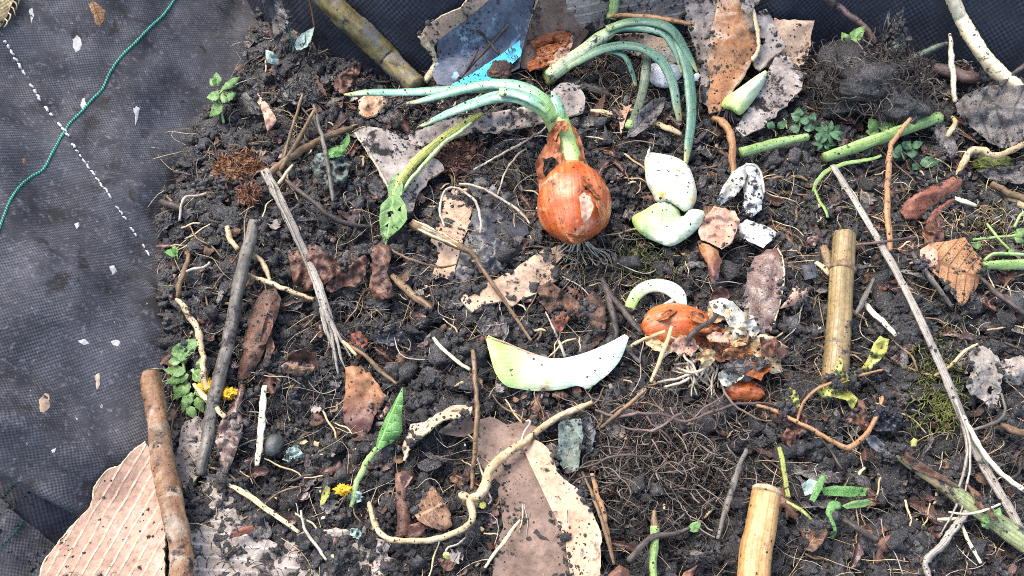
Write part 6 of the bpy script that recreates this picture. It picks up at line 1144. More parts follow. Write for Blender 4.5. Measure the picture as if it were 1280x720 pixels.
leafy('dry_leaf', 'pale grey crumpled leaf with lobes at the right side', 'dry leaf', [(1210, 432, 6), (1222, 429, 8), (1238, 436, 8), (1250, 448, 6), (1254, 470, 4), (1250, 490, 2), (1246, 508, 0), (1238, 516, 0), (1230, 500, 2), (1214, 494, 2), (1206, 480, 2), (1216, 462, 6)], M['leafpale'], h=10, puff=2, crum=5, csc=13, rag=2.5, holes=[[(1232, 486), (1240, 482), (1243, 490), (1236, 494)]])
leafy('dry_leaf', 'tan grey leaf at the right edge beside the pale lobed one', 'dry leaf', [(1252, 452, 4), (1268, 446, 6), (1300, 440, 8), (1300, 476, 2), (1280, 480, 0), (1262, 480, 0), (1252, 470, 2)], M['leafpale'], h=9, puff=3, crum=5, csc=12, rag=2.5)
stick('pale_stick', 'grey pale stick fragment leaning below the thick stalk', 'stick', [(1208, 640, 16, 4.6), (1194, 660, 14, 5), (1176, 682, 10, 4.6), (1158, 706, 8, 4.2), (1172, 735, 6, 3)], M['strawgrey'], sides=8, rough=.2)
stick('white_straw', 'short white straw below the thick stalk', 'straw', [(1202, 656, 10, 1.8), (1212, 676, 12, 2.4), (1226, 704, 9, 2)], M['strawcream'])
stick('white_straw', 'stubby white straw crossing beneath the thick stalk', 'straw', [(1172, 649, 9, 1.6), (1186, 649, 10, 2.2), (1200, 648, 10, 1.8)], M['strawcream'])
plant('weed_seedling', 'pale green seedling sprouting over the thick stalk', 'weed', [[(1242, 656, 18), (1246, 642, 24)]], [((1240, 648), (1226, 648), 6, 22, 22), ((1244, 646), (1250, 634), 5, 24, 26), ((1228, 652), (1236, 662), 5, 20, 18)], M['stemgreen'], M['weed'], 1.2)
leafy('dry_leaf', 'small yellow leaf chip on the crumbs above the thick stalk', 'leaf', [(1138, 552, 0), (1142, 547, 2), (1147, 550, 2), (1145, 558, 0), (1139, 558, 0)], M['yellowleaf'], h=8, puff=2)
# straws and sticks of the left and middle
SP = [('pale_stick', 'flat pale wood sliver standing by the round snail shell', [(331, 482, 14, 3.6), (329, 510, 15, 4.2), (326, 545, 14, 4.4), (321, 582, 9, 3.4)], 'strawcream', .5),
      ('straw_piece', 'pale straw splinter angled across the foot of the grey stick', [(242, 480, 16, 2.4), (254, 494, 20, 3.6), (268, 508, 20, 3.8), (281, 522, 16, 3)], 'straw', .6),
      ('root_piece', 'pale crooked root running down the weed clump to the dandelion', [(221, 374, 10, 2.6), (232, 386, 14, 3.6), (244, 408, 18, 4), (250, 430, 20, 4), (254, 452, 22, 3.8), (255, 470, 22, 3.4), (258, 488, 20, 3)], 'root', 1),
      ('root_piece', 'brown crooked root above the pale one at the bag edge', [(236, 318, 8, 2.6), (232, 334, 12, 3.4), (226, 352, 14, 3.6), (222, 372, 12, 3)], 'twigbrown', 1),
      ('root_piece', 'pale bent rootlet beside the upper end of the grey stick', [(284, 284, 10, 3), (288, 300, 14, 3.4), (298, 312, 14, 3.2)], 'root', 1),
      ('root_piece', 'pale horizontal root passing behind the grey stick toward rust leaves', [(304, 342, 10, 2.8), (326, 350, 12, 3.2), (350, 358, 13, 3.2), (372, 367, 12, 3), (392, 374, 9, 2.4)], 'root', 1),
      ('root_piece', 'pale root fork rising beside the horizontal root', [(312, 316, 10, 2.4), (326, 324, 13, 3), (334, 340, 13, 3), (338, 352, 12, 2.4)], 'root', 1),
      ('root_piece', 'thin curled white root near the bag foot', [(224, 356, 8, 1.2), (226, 344, 12, 1.6), (238, 338, 14, 1.8), (258, 332, 12, 1.8), (262, 328, 10, 1.4)], 'rootwhite', 1),
      ('root_piece', 'white hooked root lying on clods below the rust lump', [(224, 276, 10, 1.4), (226, 262, 13, 1.6), (232, 246, 14, 1.8), (246, 246, 14, 1.8), (258, 242, 12, 1.6)], 'rootwhite', 1),
      ('stem_piece', 'brown stem stub with pale end beneath the white hooked root', [(201, 252, 8, 4), (216, 258, 10, 5), (228, 262, 8, 4)], 'twig', 1),
      ('straw_piece', 'torn straw running down over the soil covered cardboard', [(286, 606, 8, 2), (304, 616, 12, 3.4), (328, 632, 12, 3.6), (352, 650, 11, 3), (374, 666, 8, 2)], 'straw', .5),
      ('white_root', 'white threadlike root curving through the smeared cardboard', [(376, 638, 10, 1.2), (380, 660, 12, 1.6), (392, 680, 12, 1.8), (408, 700, 10, 1.6)], 'rootwhite', 1),
      ('straw_piece', 'pale twig piece lying between frayed straw and orange tan leaf', [(490, 344, 10, 3.6), (506, 360, 12, 5), (522, 372, 12, 5.2), (540, 386, 9, 4)], 'twigbrown', .7),
      ('straw_piece', 'slim cream straw left of the white scale', [(542, 422, 9, 1.8), (556, 438, 12, 2.6), (570, 450, 12, 2.4), (588, 462, 10, 2)], 'strawcream', .7),
      ('straw_piece', 'short straw under the pointed end of the frayed straw', [(417, 416, 10, 1.6), (432, 430, 12, 2.2), (446, 444, 10, 2)], 'straw', 1),
      ('thin_twig', 'brown twig leaving the frayed straw toward the soil', [(430, 428, 9, 2.2), (456, 444, 12, 2.8), (478, 466, 12, 2.6), (496, 480, 8, 2)], 'twigbrown', 1),
      ('straw_piece', 'cream straw standing before the half buried onion', [(840, 408, 34, 2.2), (832, 430, 30, 2.8), (824, 452, 24, 2.8), (814, 478, 14, 2)], 'straw', .7),
      ('straw_piece', 'pale straw lying sideways at the side of the half buried onion', [(786, 434, 12, 2), (804, 424, 20, 2.4), (832, 414, 34, 2.2)], 'straw', .8),
      ('thin_twig', 'dark twig rising from the tongue of cardboard to the onion ring', [(752, 348, 12, 3), (764, 370, 14, 4), (784, 394, 15, 4), (802, 416, 12, 3)], 'twig', 1),
      ('thin_twig', 'grey dark stick behind the rust bark chip', [(754, 352, 12, 3.4), (762, 378, 14, 4.4), (768, 404, 13, 4.4), (770, 424, 9, 3.2)], 'twig', 1),
      ('thin_twig', 'black crooked twig lying over the half buried onion', [(895, 394, 34, 2.8), (888, 402, 37, 3.2), (876, 408, 38, 3.4), (866, 416, 38, 3.4), (860, 426, 34, 3)], 'twig', 1),
      ('thin_twig', 'slim brown twig curving over the grey onion skin', [(934, 388, 26, 1.4), (934, 404, 27, 2.2), (936, 420, 27, 2.2), (928, 440, 24, 2), (918, 456, 20, 1.6)], 'twigbrown', 1),
      ('reddish_vine', 'reddish vine running through the root tangle to the orange straw', [(744, 512, 12, 1.50), (770, 520, 16, 1.77), (800, 517, 20, 1.90), (830, 517, 20, 1.77), (858, 526, 20, 1.77), (890, 514, 18, 1.90), (920, 506, 16, 1.90), (950, 504, 13, 1.77), (985, 510, 8, 1.36)], 'twigred', 1),
      ('reddish_vine', 'grey red vine looping below the reddish one', [(776, 532, 12, 1.36), (796, 537, 16, 1.63), (822, 535, 18, 1.90), (842, 522, 20, 1.77), (854, 516, 20, 1.36)], 'twigred', 1),
      ('reddish_vine', 'dark cord of root crossing the middle of the tangle', [(720, 586, 10, 1.36), (745, 580, 16, 1.50), (765, 570, 18, 1.63), (790, 568, 18, 1.63), (814, 571, 16, 1.36)], 'twig', 1),
      ('straw_piece', 'pale straw slanting through the tangle below the white scale', [(750, 536, 12, 2), (768, 520, 18, 2.6), (790, 502, 22, 2.6), (808, 486, 22, 2)], 'twigbrown', 1),
      ('thin_twig', 'weathered twig standing between tangle and second cane', [(933, 562, 20, 2.4), (922, 590, 20, 3.8), (910, 630, 16, 3.8), (897, 674, 10, 2.4)], 'stick_grey', 1),
      ('thin_twig', 'dark bent twig at the lower edge beside the green shoot', [(786, 702, 8, 4), (800, 684, 14, 4), (816, 671, 16, 3.8), (838, 668, 16, 3.6), (862, 661, 12, 2.6)], 'twig', 1),
      ('straw_piece', 'thin straw standing along the pale folded flap', [(728, 590, 14, 1.6), (742, 622, 18, 2.2), (756, 660, 17, 2.4), (768, 706, 10, 2)], 'twigbrown', .7),
      ('straw_piece', 'second straw stalk close behind the folded flap', [(740, 592, 10, 2.4), (748, 620, 12, 3.4), (756, 650, 12, 3.4), (764, 690, 8, 2.4)], 'straworange', .7),
      ('straw_piece', 'pale straw lying across the brown cardboard', [(650, 650, 12, 1.6), (636, 668, 13, 2.4), (622, 688, 12, 2.4), (606, 710, 9, 1.8)], 'straw', .7),
      ('straw_piece', 'cream straw lying behind the yellow cane', [(1078, 376, 10, 2.6), (1090, 390, 12, 3.6), (1104, 402, 12, 3.8), (1120, 420, 9, 2.6)], 'strawcream', .8),
      ('thin_twig', 'thin dark twig leaning against the yellow cane', [(1092, 348, 14, 2), (1084, 366, 17, 3), (1076, 382, 16, 3), (1069, 394, 12, 2.4)], 'stick_grey', 1),
      ('stem_piece', 'brown stub beside the node of the yellow cane', [(1030, 310, 10, 5), (1034, 324, 13, 6), (1038, 338, 12, 5)], 'twigbrown', 1),
      ('straw_piece', 'pale stub wedged at the node of the cane', [(1020, 328, 9, 3), (1030, 336, 12, 4), (1036, 344, 10, 3)], 'straw', .7),
      ('straw_piece', 'straw lying under the weed at the edge of the heap', [(1188, 246, 10, 3), (1206, 252, 13, 3.8), (1220, 257, 9, 3)], 'strawcream', .6),
      ('stick_piece', 'tan stick at the right edge below the withered grey leaf', [(1240, 230, 12, 4), (1262, 242, 14, 4.6), (1298, 252, 13, 4.6)], 'twigbrown', 1),
      ('stick_piece', 'second tan stick at the edge beneath the first', [(1262, 246, 8, 4.6), (1280, 256, 9, 5), (1300, 262, 8, 5)], 'straw', 1),
      ('thin_twig', 'thin stalk leaning below the shrivelled orange leaf cluster', [(974, 560, 12, 2.6), (980, 584, 15, 3.2), (986, 622, 10, 2.8)], 'stemyellow', 1),
      ('thin_twig', 'dark twig under the folded grey leaf near the second cane', [(1054, 650, 8, 3), (1076, 662, 11, 4), (1098, 676, 10, 4)], 'twig', 1),
      ('grass_blade', 'yellowing blade end by the cut top of the second cane', [(982, 626, 14, 2), (998, 636, 16, 2.4), (1012, 648, 14, 2.2), (1020, 656, 10, 1.6)], 'stemyellow', .5),
      ('thin_twig', 'wispy grey twig below the pale lobed leaf', [(1252, 492, 10, 1.6), (1258, 512, 13, 2), (1248, 526, 14, 2.2), (1222, 536, 12, 2), (1200, 544, 8, 1.4)], 'stick_grey', 1),
      ('thin_twig', 'forked grey twig at the right edge below the tan grey leaf', [(1250, 532, 9, 4), (1272, 540, 12, 5), (1300, 546, 10, 5)], 'twigbrown', 1),
      ('thin_twig', 'thin straw reaching out from the pale lobed leaf', [(1168, 470, 10, 1.8), (1186, 458, 16, 2.2), (1204, 440, 20, 2), (1222, 430, 20, 1.4)], 'straw', 1),
      ('white_straw', 'thin cream straw under the thick stalk at the right', [(1186, 640, 10, 1.2), (1216, 642, 22, 1.4), (1250, 630, 26, 1.4)], 'strawcream', 1),
      ('white_root', 'white root arching beside the dark plastic sheet', [(556, 284, 16, 1.4), (550, 262, 20, 1.6), (556, 240, 22, 1.6), (568, 235, 22, 1.6), (580, 238, 22, 1.6), (594, 250, 20, 1.6), (600, 270, 16, 1.6), (600, 292, 10, 1.4)], 'rootwhite', 1),
      ('white_root', 'second white root hanging over the dark plastic sheet', [(574, 230, 18, 1.4), (600, 234, 18, 1.6), (622, 246, 16, 1.6), (650, 264, 12, 1.6), (662, 280, 8, 1.2)], 'rootwhite', 1),
      ('white_root', 'long fine pale root running under the onion neck', [(592, 212, 16, 1), (616, 198, 20, 1.3), (644, 184, 20, 1.4), (672, 168, 18, 1.4), (684, 156, 14, 1)], 'rootwhite', 1),
      ('white_root', 'fine pale root crossing the soil below the onion neck', [(622, 244, 14, 1), (630, 216, 18, 1.3), (646, 196, 18, 1.3), (658, 186, 14, 1)], 'rootwhite', 1),
      ('white_root', 'thin brown root arc left of the splintered stick', [(482, 306, 10, 1.2), (500, 318, 14, 1.5), (524, 328, 14, 1.5), (552, 334, 12, 1.3), (572, 330, 9, 1)], 'twigbrown', 1),
      ('white_root', 'tiny white root fork above the white scale', [(706, 446, 12, 1.6), (700, 430, 16, 1.8), (694, 416, 17, 1.4), (688, 402, 14, 1), (682, 390, 10, .8)], 'rootwhite', 1)]
for nm, lb, p, mt, fl in SP:
    stick(nm, lb, {'pale_stick': 'stick', 'straw_piece': 'straw', 'root_piece': 'root', 'stem_piece': 'stem', 'white_root': 'root', 'thin_twig': 'twig', 'reddish_vine': 'vine', 'stick_piece': 'stick', 'grass_blade': 'grass blade', 'white_straw': 'straw'}[nm], p, M[mt], sides=9, rough=.18, flat=fl)
leafy('bark_chip', 'small orange brown wood chip on the smeared cardboard', 'bark chip', [(288, 666, 0), (300, 660, 3), (316, 656, 4), (318, 663, 2), (302, 670, 0), (290, 672, 0)], M['barkred'], h=9, puff=2, solid=1.2)
leafy('bark_chip', 'rust brown bark slip below the upright leaf tube', 'bark chip', [(432, 418, 2), (450, 414, 4), (460, 424, 4), (458, 440, 0), (446, 450, 0), (438, 436, 0)], M['barkred'], h=5, puff=2, crum=5, csc=8, rag=1)
# burlap corner and scraps stuck to the bag wall
t = thing('burlap_corner', 'golden burlap corner hanging over the top of the bag wall', 'burlap', pts_on([6], [8], [.004], 'wall')[0])
sheet('cloth', [(-30, -30, 0), (24, -30, 0), (20, -4, 2), (12, 14, 2), (2, 34, 0), (-30, 60, 0)], M['jute'], t, h=5, crum=2, csc=12, on='wall', solid=1.2, mask=False)
for k in range(5): tube('frayed_thread', [(20 - k * 4, 0 + k * 7, 7, 1.1), (24 - k * 4, 4 + k * 7, 8, 1), (25 - k * 5 + random.uniform(-3, 3), 10 + k * 7, 6, .6)], M['straw'], t, on='wall', sides=5)
FL = [('leaf_scrap', 'tan leaf scrap stuck near the top of the bag wall', [(110, 6), (118, 2), (124, 8), (131, 14), (130, 24), (124, 34), (118, 28), (116, 18)], 'leafhorn'),
      ('pale_fleck', 'grey white smear below the tan leaf scrap on the bag wall', [(91, 50), (96, 44), (101, 50), (100, 62), (95, 66), (91, 60)], 'fleck'),
      ('pale_fleck', 'long white splash on the bag wall beyond the green thread', [(166, 136), (170, 132), (174, 136), (172, 148), (169, 156), (168, 146)], 'fleck'),
      ('pale_fleck', 'white splash touching the green thread', [(102, 124), (106, 122), (107, 130), (103, 137), (100, 132)], 'fleck'),
      ('leaf_scrap', 'pale tan flake on the lower bag wall', [(48, 500), (56, 492), (62, 496), (61, 510), (55, 517), (50, 514)], 'card'),
      ('pale_fleck', 'star shaped cream fleck on the bag wall near the heap', [(138, 428), (144, 424), (152, 428), (147, 433), (142, 432)], 'fleck'),
      ('pale_fleck', 'cream fleck above the star shaped one', [(146, 340), (142, 332), (136, 334), (140, 344)], 'fleck'),
      ('pale_fleck', 'cream pair of dots beside the star shaped fleck', [(98, 426), (106, 424), (112, 430), (104, 432)], 'fleck'),
      ('pale_fleck', 'upright cream flake on the bag wall above the log', [(118, 470), (124, 467), (125, 480), (121, 487)], 'card'),
      ('leaf_scrap', 'tiny orange chip at the side of the green thread end', [(28, 200), (31, 198), (32, 206), (28, 207)], 'leafhorn'),
      ('pale_fleck', 'round white dot between the white seam and the bag foot', [(93, 281), (97, 279), (99, 284), (95, 286)], 'fleck'),
      ('pale_fleck', 'small white splash near the upper white seam', [(36, 14), (40, 10), (43, 20), (39, 30)], 'fleck'),
      ('pale_fleck', 'small triangular white chip above the bag hem', [(64, 562), (70, 560), (68, 567), (63, 567)], 'fleck')]
for nm, lb, ol, mt in FL: leafy(nm, lb, 'leaf scrap' if nm == 'leaf_scrap' else 'fleck', ol, M[mt], h=.7, on='wall', solid=.25, mask=False, puff=.4, grid=2, step=1.2, crum=.4, csc=5, rag=1.1)
# moss and grass
def tuft(name, label, px, py, rx, ry, n, ln, mats, h=2):
    t = thing(name, label, 'moss', at(px, py)); mbs = [MB() for _ in mats]
    for k in range(n):
        x = random.gauss(px, rx * .5); y = random.gauss(py, ry * .5); a = random.uniform(0, 6.28); l = random.uniform(.5, 1.2) * ln; b_ = random.uniform(-.7, .7)
        A = catmull(np.array([(x, y, h, 0), (x + math.cos(a) * l * .4, y + math.sin(a) * l * .4, h + l * .55, 0), (x + math.cos(a + b_) * l, y + math.sin(a + b_) * l, h + l * .7, 0)]), 6)
        C = soil_pts(A[:, 0], A[:, 1], A[:, 2] * .001)
        random.choice(mbs).add(*tube_geo(C, np.linspace(.0006, .0002, 6), 4, 0, cap=False))
    for m, mt in zip(mbs, mats): stuff(m.build('moss_fronds', mt, t))
    return t
tuft('moss_tuft', 'pale green moss tuft beneath the long grey straw', 1172, 482, 34, 66, 330, 11, [M['moss'], M['mossdull'], M['moss']])
tuft('moss_tuft', 'bright yellow green moss end beside the splitting straw', 1186, 508, 16, 26, 200, 9, [M['moss']], 4)
tuft('moss_tuft', 'dull green moss patch between the onion, green scale and onion ring', 806, 328, 56, 36, 230, 10, [M['mossdull'], M['mossdull'], M['moss']])
tuft('moss_tuft', 'thin dull moss around the right edge weeds', 1240, 272, 60, 34, 120, 12, [M['mossdull'], M['twigbrown']])
tuft('moss_tuft', 'sparse moss at the foot of the grey white onion layers', 1000, 262, 40, 46, 90, 10, [M['mossdull'], M['rootlet']])

for lb, p in (('fine grey root fork rising off the reddish vine by the white scale', [(762, 518, 15, 1.6), (776, 508, 18, 1.3), (792, 506, 17, 1.1), (806, 498, 14, .7)]), ('fine dark root fork trailing from the vine toward the onion roots', [(868, 522, 20, 1.6), (880, 510, 20, 1.3), (898, 500, 18, 1), (912, 488, 12, .7)]), ('fine dark root fork trailing from the vine into the tangle', [(806, 517, 19, 1.5), (816, 530, 18, 1.3), (834, 544, 16, 1), (840, 560, 12, .6)]), ('thin pale root running from the onion roots to the orange straw', [(900, 470, 16, 1.4), (908, 492, 18, 1.6), (924, 510, 17, 1.5), (950, 524, 14, 1.2), (972, 526, 9, .8)])):
    stick('root_fork', lb, 'root', p, M['rootpale' if 'pale' in lb else 'twigred'], sides=6, rough=.2)
# ------------------------------------------------------------------ crumbs of soil and fine rootlets (uncountable)
def big_mesh(name, V, F, mat, uvs=None):
    k = F.shape[1]
    me = bpy.data.meshes.new(name); me.vertices.add(len(V)); me.vertices.foreach_set('co', V.astype(np.float32).ravel())
    me.loops.add(F.size); me.loops.foreach_set('vertex_index', F.astype(np.int32).ravel())
    me.polygons.add(len(F)); me.polygons.foreach_set('loop_start', np.arange(0, F.size, k, dtype=np.int32))
    me.update(calc_edges=True); me.polygons.foreach_set('use_smooth', np.ones(len(F), bool)); me.materials.append(mat)
    o = bpy.data.objects.new(name, me); COL.objects.link(o); return o

def rand_rot(n):
    q = RNG.normal(size=(n, 4)); q /= np.linalg.norm(q, axis=1)[:, None]; a, b, c, d = q.T
    return np.stack([np.stack([1 - 2 * (c * c + d * d), 2 * (b * c - a * d), 2 * (b * d + a * c)], -1), np.stack([2 * (b * c + a * d), 1 - 2 * (b * b + d * d), 2 * (c * d - a * b)], -1), np.stack([2 * (b * d - a * c), 2 * (c * d + a * b), 1 - 2 * (b * b + c * c)], -1)], -2)

def soil_spots(n, ext=70, top=60):
    """random places on the soil, even in world area"""
    x = RNG.uniform(-.62, .70, n * 2); y = RNG.uniform(.12, .86, n * 2)
    dz = 0 - CAM[2]; P = np.stack([x, y, np.full_like(x, dz) + CAM[2]], 1) - CAM
    dep = P @ FWD; px = 640 + (P @ RIGHT) / dep * FPX; py = 360 - (P @ UP) / dep * FPX
    ex = np.interp(py, [b for a, b in EDGE], [a for a, b in EDGE])
    bk = np.interp(px, [a for a, b in BE], [b for a, b in BE])
    ok = (px > ex - 6) & ~((py > 545) & (px < 122) & (py > 545 + .85 * px)) & (px < 1280 + ext) & (py > bk - 8) & (py < 720 + ext)
    return x[ok][:n], y[ok][:n], px[ok][:n], py[ok][:n]

def crumbs(name, n, sub, mean, sig, seed, zr, mat):
    bv, bf = ico(sub); nb = len(bv)
    x, y, px, py = soil_spots(n); n = len(x)
    dens = fbm(x * 22, y * 22, seed, 3); keep = RNG.uniform(0, 1, n) < np.clip(.62 + dens * 2.2, .08, 1)
    x, y = x[keep], y[keep]; n = len(x)
    r = np.clip(mean * np.exp(RNG.normal(size=n) * sig), .0004, mean * 3)
    Rm = rand_rot(n); s = RNG.uniform(.6, 1.25, (n, 1, 3))
    jit = 1 + RNG.uniform(-.28, .28, (n, nb, 1)) if sub == 0 else 1 + .0
    V = bv[None] * jit
    if sub:
        for k in range(5):
            a = RNG.normal(size=(n, 1, 3)) * (1.8 + k * 1.4); ph = RNG.uniform(0, 6.28, (n, 1)); V = V * (1 + .2 * np.sin((bv[None] * a).sum(-1) + ph)[..., None])
    V = np.einsum('nij,nvj->nvi', Rm, V * s) * r[:, None, None]
    V[..., 0] += x[:, None]; V[..., 1] += y[:, None]; V[..., 2] += (samp(HF, x, y) + r * zr)[:, None]
    F = (bf[None] + (np.arange(n) * nb)[:, None, None]).reshape(-1, 3)
    o = big_mesh(name, V.reshape(-1, 3), F, mat); stuff(o); return o
o = crumbs('soil_crumbs', 66000, 0, .0013, .5, 5, .45, M['clod']); o['label'] = 'dark crumbs of soil strewn over the heap'
o = crumbs('soil_crumbs', 15000, 1, .0029, .45, 9, .4, M['soil']); o['label'] = 'larger dark crumbs of moist soil'

def hairs(name, spots, lmin, lmax, rad, mat, lift=.003, curl=1.2, seg=8):
    px0, py0 = spots; n = len(px0); L = RNG.uniform(lmin, lmax, n); a = RNG.uniform(0, 6.283, n); k = RNG.normal(size=n) * curl; k2 = RNG.normal(size=n) * curl * 2
    V = []; ang = np.array([0, 2.094, 4.188]); hh = RNG.uniform(.3, 1., n) * lift; hk = RNG.uniform(0, 6.28, n)
    X = px0.copy(); Y = py0.copy(); r = RNG.uniform(.6, 1.3, n) * rad
    for i in range(seg):
        t = i / (seg - 1); z = samp(HM, X, Y) - .003 + hh * (1.2 + np.sin(t * 5 + hk))
        dx, dy = np.cos(a), np.sin(a); rr = r * (1 - .5 * t)
        for q in ang:
            V.append(np.stack([X - dy * np.cos(q) * rr, Y + dx * np.cos(q) * rr, z + np.sin(q) * rr], -1))
        X = X + dx * L / seg; Y = Y + dy * L / seg; a = a + (k + k2 * math.sin(t * 6)) / seg * 2
    V = np.stack(V, 1)                                   # n, seg*3, 3
    f = []
    for i in range(seg - 1):
        for q in range(3): f.append((i * 3 + q, i * 3 + (q + 1) % 3, i * 3 + 3 + (q + 1) % 3, i * 3 + 3 + q))
    F = (np.array(f)[None] + (np.arange(n) * seg * 3)[:, None, None]).reshape(-1, 4)
    o = big_mesh(name, V.reshape(-1, 3), F, mat); return stuff(o)
def near(px, py, sx, sy, n, rot=0):
    c = soil_pts([px], [py], 0.)[0]; m = mpp(c)
    return c[0] + RNG.normal(size=n) * sx * m, c[1] + RNG.normal(size=n) * sy * m * 1.2
x, y, _, _ = soil_spots(2600); o = hairs('fine_rootlets', (x, y), .012, .05, .00032, M['rootlet']); o['label'] = 'pale hair roots and fibres strewn over the soil'
x, y, _, _ = soil_spots(2200); o = hairs('fine_rootlets', (x, y), .012, .045, .00038, M['rootdark']); o['label'] = 'dark hair roots and fibres strewn over the soil'

def litter(name, n, lo, hi, mat, seed):
    x, y, px, py = soil_spots(n); n = len(x); keep = RNG.uniform(0, 1, n) < np.clip(.5 + 2.5 * fbm(x * 16, y * 16, seed, 3), .05, 1); x, y = x[keep], y[keep]; n = len(x)
    L = RNG.uniform(lo, hi, n); Wd = L * RNG.uniform(.18, .7, n); cu = RNG.uniform(-.5, .5, n); u = np.array([-.5, -.17, .17, .5]); v = np.array([-.5, 0, .5]); U, Vv = np.meshgrid(u, v, indexing='ij'); U = U.ravel(); Vv = Vv.ravel()
    tp = 1 - 1.1 * np.abs(U)[None] ** 1.3 * RNG.uniform(.2, 1, (n, 1)) + RNG.uniform(-.18, .18, (n, 12))
    X = L[:, None] * (U[None] + RNG.uniform(-.06, .06, (n, 12))); Y = Wd[:, None] * Vv[None] * tp; Z = cu[:, None] * (U[None] ** 2 * L[:, None] + 1.5 * Vv[None] ** 2 * Wd[:, None])
    P = np.stack([X, Y, Z], -1); az = RNG.uniform(0, 6.283, n); t1 = RNG.normal(size=n) * .4; t2 = RNG.normal(size=n) * .4
    e1 = np.stack([np.cos(az), np.sin(az), t1], -1); e1 /= np.linalg.norm(e1, axis=1)[:, None]; e3 = np.stack([-t1 * np.cos(az) + t2 * np.sin(az), -t1 * np.sin(az) - t2 * np.cos(az), np.ones(n)], -1); e3 -= e1 * (e1 * e3).sum(1)[:, None]; e3 /= np.linalg.norm(e3, axis=1)[:, None]; e2 = np.cross(e3, e1)
    Q = P[..., 0:1] * e1[:, None] + P[..., 1:2] * e2[:, None] + P[..., 2:3] * e3[:, None] + np.stack([x, y, np.maximum(samp(HF, x, y) + .0012, samp(HM, x, y) - .006)], -1)[:, None]
    f = [(i * 3 + j, i * 3 + j + 1, i * 3 + j + 4, i * 3 + j + 3) for i in range(3) for j in range(2)]
    return stuff(big_mesh(name, Q.reshape(-1, 3), (np.array(f)[None] + (np.arange(n) * 12)[:, None, None]).reshape(-1, 4), mat))
for k, (n, lo, hi, mt, lb) in enumerate(((2600, .003, .009, 'leafdark', 'dark wet leaf bits mixed into the soil'), (2200, .003, .010, 'twig', 'dark wood splinters mixed into the soil'), (2200, .002, .008, 'litterbrown', 'brown leaf bits mixed into the soil'), (2400, .002, .008, 'littergrey', 'grey paper and leaf bits mixed into the soil'), (800, .002, .007, 'straw', 'straw chips mixed into the soil'))):
    o = litter('leaf_litter', n, lo, hi, M[mt], 200 + k); o['label'] = lb
x, y, _, _ = soil_spots(420); o = hairs('fine_rootlets', (x, y), .03, .09, .00036, M['straw'], .006, .6, 10); o['label'] = 'straw coloured threads and fibres strewn over the soil'
x, y, _, _ = soil_spots(260); o = hairs('fine_rootlets', (x, y), .02, .07, .00030, M['rootwhite'], .006, 1.0, 10); o['label'] = 'whitish threads strewn over the soil'
for bx, by, sx, sy, n in ((740, 335, 50, 26, 130), (880, 485, 36, 22, 80), (1180, 270, 60, 30, 90), (1010, 480, 40, 30, 70), (830, 560, 60, 40, 120), (620, 240, 40, 26, 80), (360, 200, 40, 26, 60), (440, 430, 40, 30, 60), (760, 110, 50, 20, 90), (1220, 560, 50, 50, 80), (300, 520, 30, 40, 50)):
    o = hairs('fine_rootlets', near(bx, by, sx, sy, n), .015, .055, .00036, M['rootpale' if n != 90 else 'straw'], .010, .9, 10); o['label'] = 'tan threads and rootlets matted over the soil'
# loose soil on top of leaves, cardboard, onion flesh and sticks
bv, bf = ico(0); pos = []; rad = []
for P, F, size, few, nD in TOPS:
    if size < 14 or not len(F): continue
    A = np.linalg.norm(np.cross(P[F[:, 1]] - P[F[:, 0]], P[F[:, 2]] - P[F[:, 0]]), axis=1) / 2
    n = int(min(260, A.sum() * 1e6 / 36 * few)); 
    if n < 1: continue
    c = P[F].mean(1); dn = np.clip(.5 + 2.6 * fbm(c[:, 0] * 45, c[:, 1] * 45, 91, 3, .6), .02, 2) ** 3 * A; k = RNG.choice(len(F), n, p=dn / dn.sum())
    b = RNG.dirichlet((1, 1, 1), n); q = (P[F[k]] * b[:, :, None]).sum(1)
    nr = np.cross(P[F[k, 1]] - P[F[k, 0]], P[F[k, 2]] - P[F[k, 0]]); nr /= np.linalg.norm(nr, axis=1)[:, None] + 1e-12; nr *= np.sign((nr * (CAM - q)).sum(1))[:, None]
    r = np.clip(.00055 * np.exp(RNG.normal(size=n) * .55), .0002, .0022); pos.append(q + nr * (r * .3)[:, None]); rad.append(r)
for P, F, size, few, nD in TOPS:                                # and heaped against and over their edges
    if size < 30 or few < .9: continue
    e = P[:nD]; c = e.mean(0); g_ = fbm(e[:, 0] * 70, e[:, 1] * 70, 95, 2); k = np.nonzero(g_ > .06)[0]
    if not len(k): continue
    k = RNG.choice(k, int(len(k) * 2.6)); n = len(k); q = e[k] + (c - e[k]) / (np.linalg.norm(c - e[k], axis=1)[:, None] + 1e-9) * RNG.normal(size=(n, 1)) * .0028 + RNG.normal(size=(n, 3)) * np.array([.0016, .0016, .0006])
    r = np.clip(.0012 * np.exp(RNG.normal(size=n) * .5), .0004, .0034); pos.append(q + np.array([0, 0, 1.]) * (r * .2)[:, None]); rad.append(r)
for C, R in TOPT:
    n = int(len(C) * .5); k = RNG.integers(1, len(C) - 1, n); v = RNG.normal(size=(n, 3)) * np.array([.7, .7, .3]) + np.array([0, -.3, 1.]); v /= np.linalg.norm(v, axis=1)[:, None]
    r = np.clip(.00045 * np.exp(RNG.normal(size=n) * .5), .0002, .0014); pos.append(C[k] + v * R[k, None] * .97); rad.append(r)
pos = np.concatenate(pos); rad = np.concatenate(rad); n = len(rad)
V = np.einsum('nij,nvj->nvi', rand_rot(n), bv[None] * (1 + RNG.uniform(-.3, .3, (n, len(bv), 1))) * RNG.uniform(.6, 1.3, (n, 1, 3))) * rad[:, None, None] + pos[:, None, :]
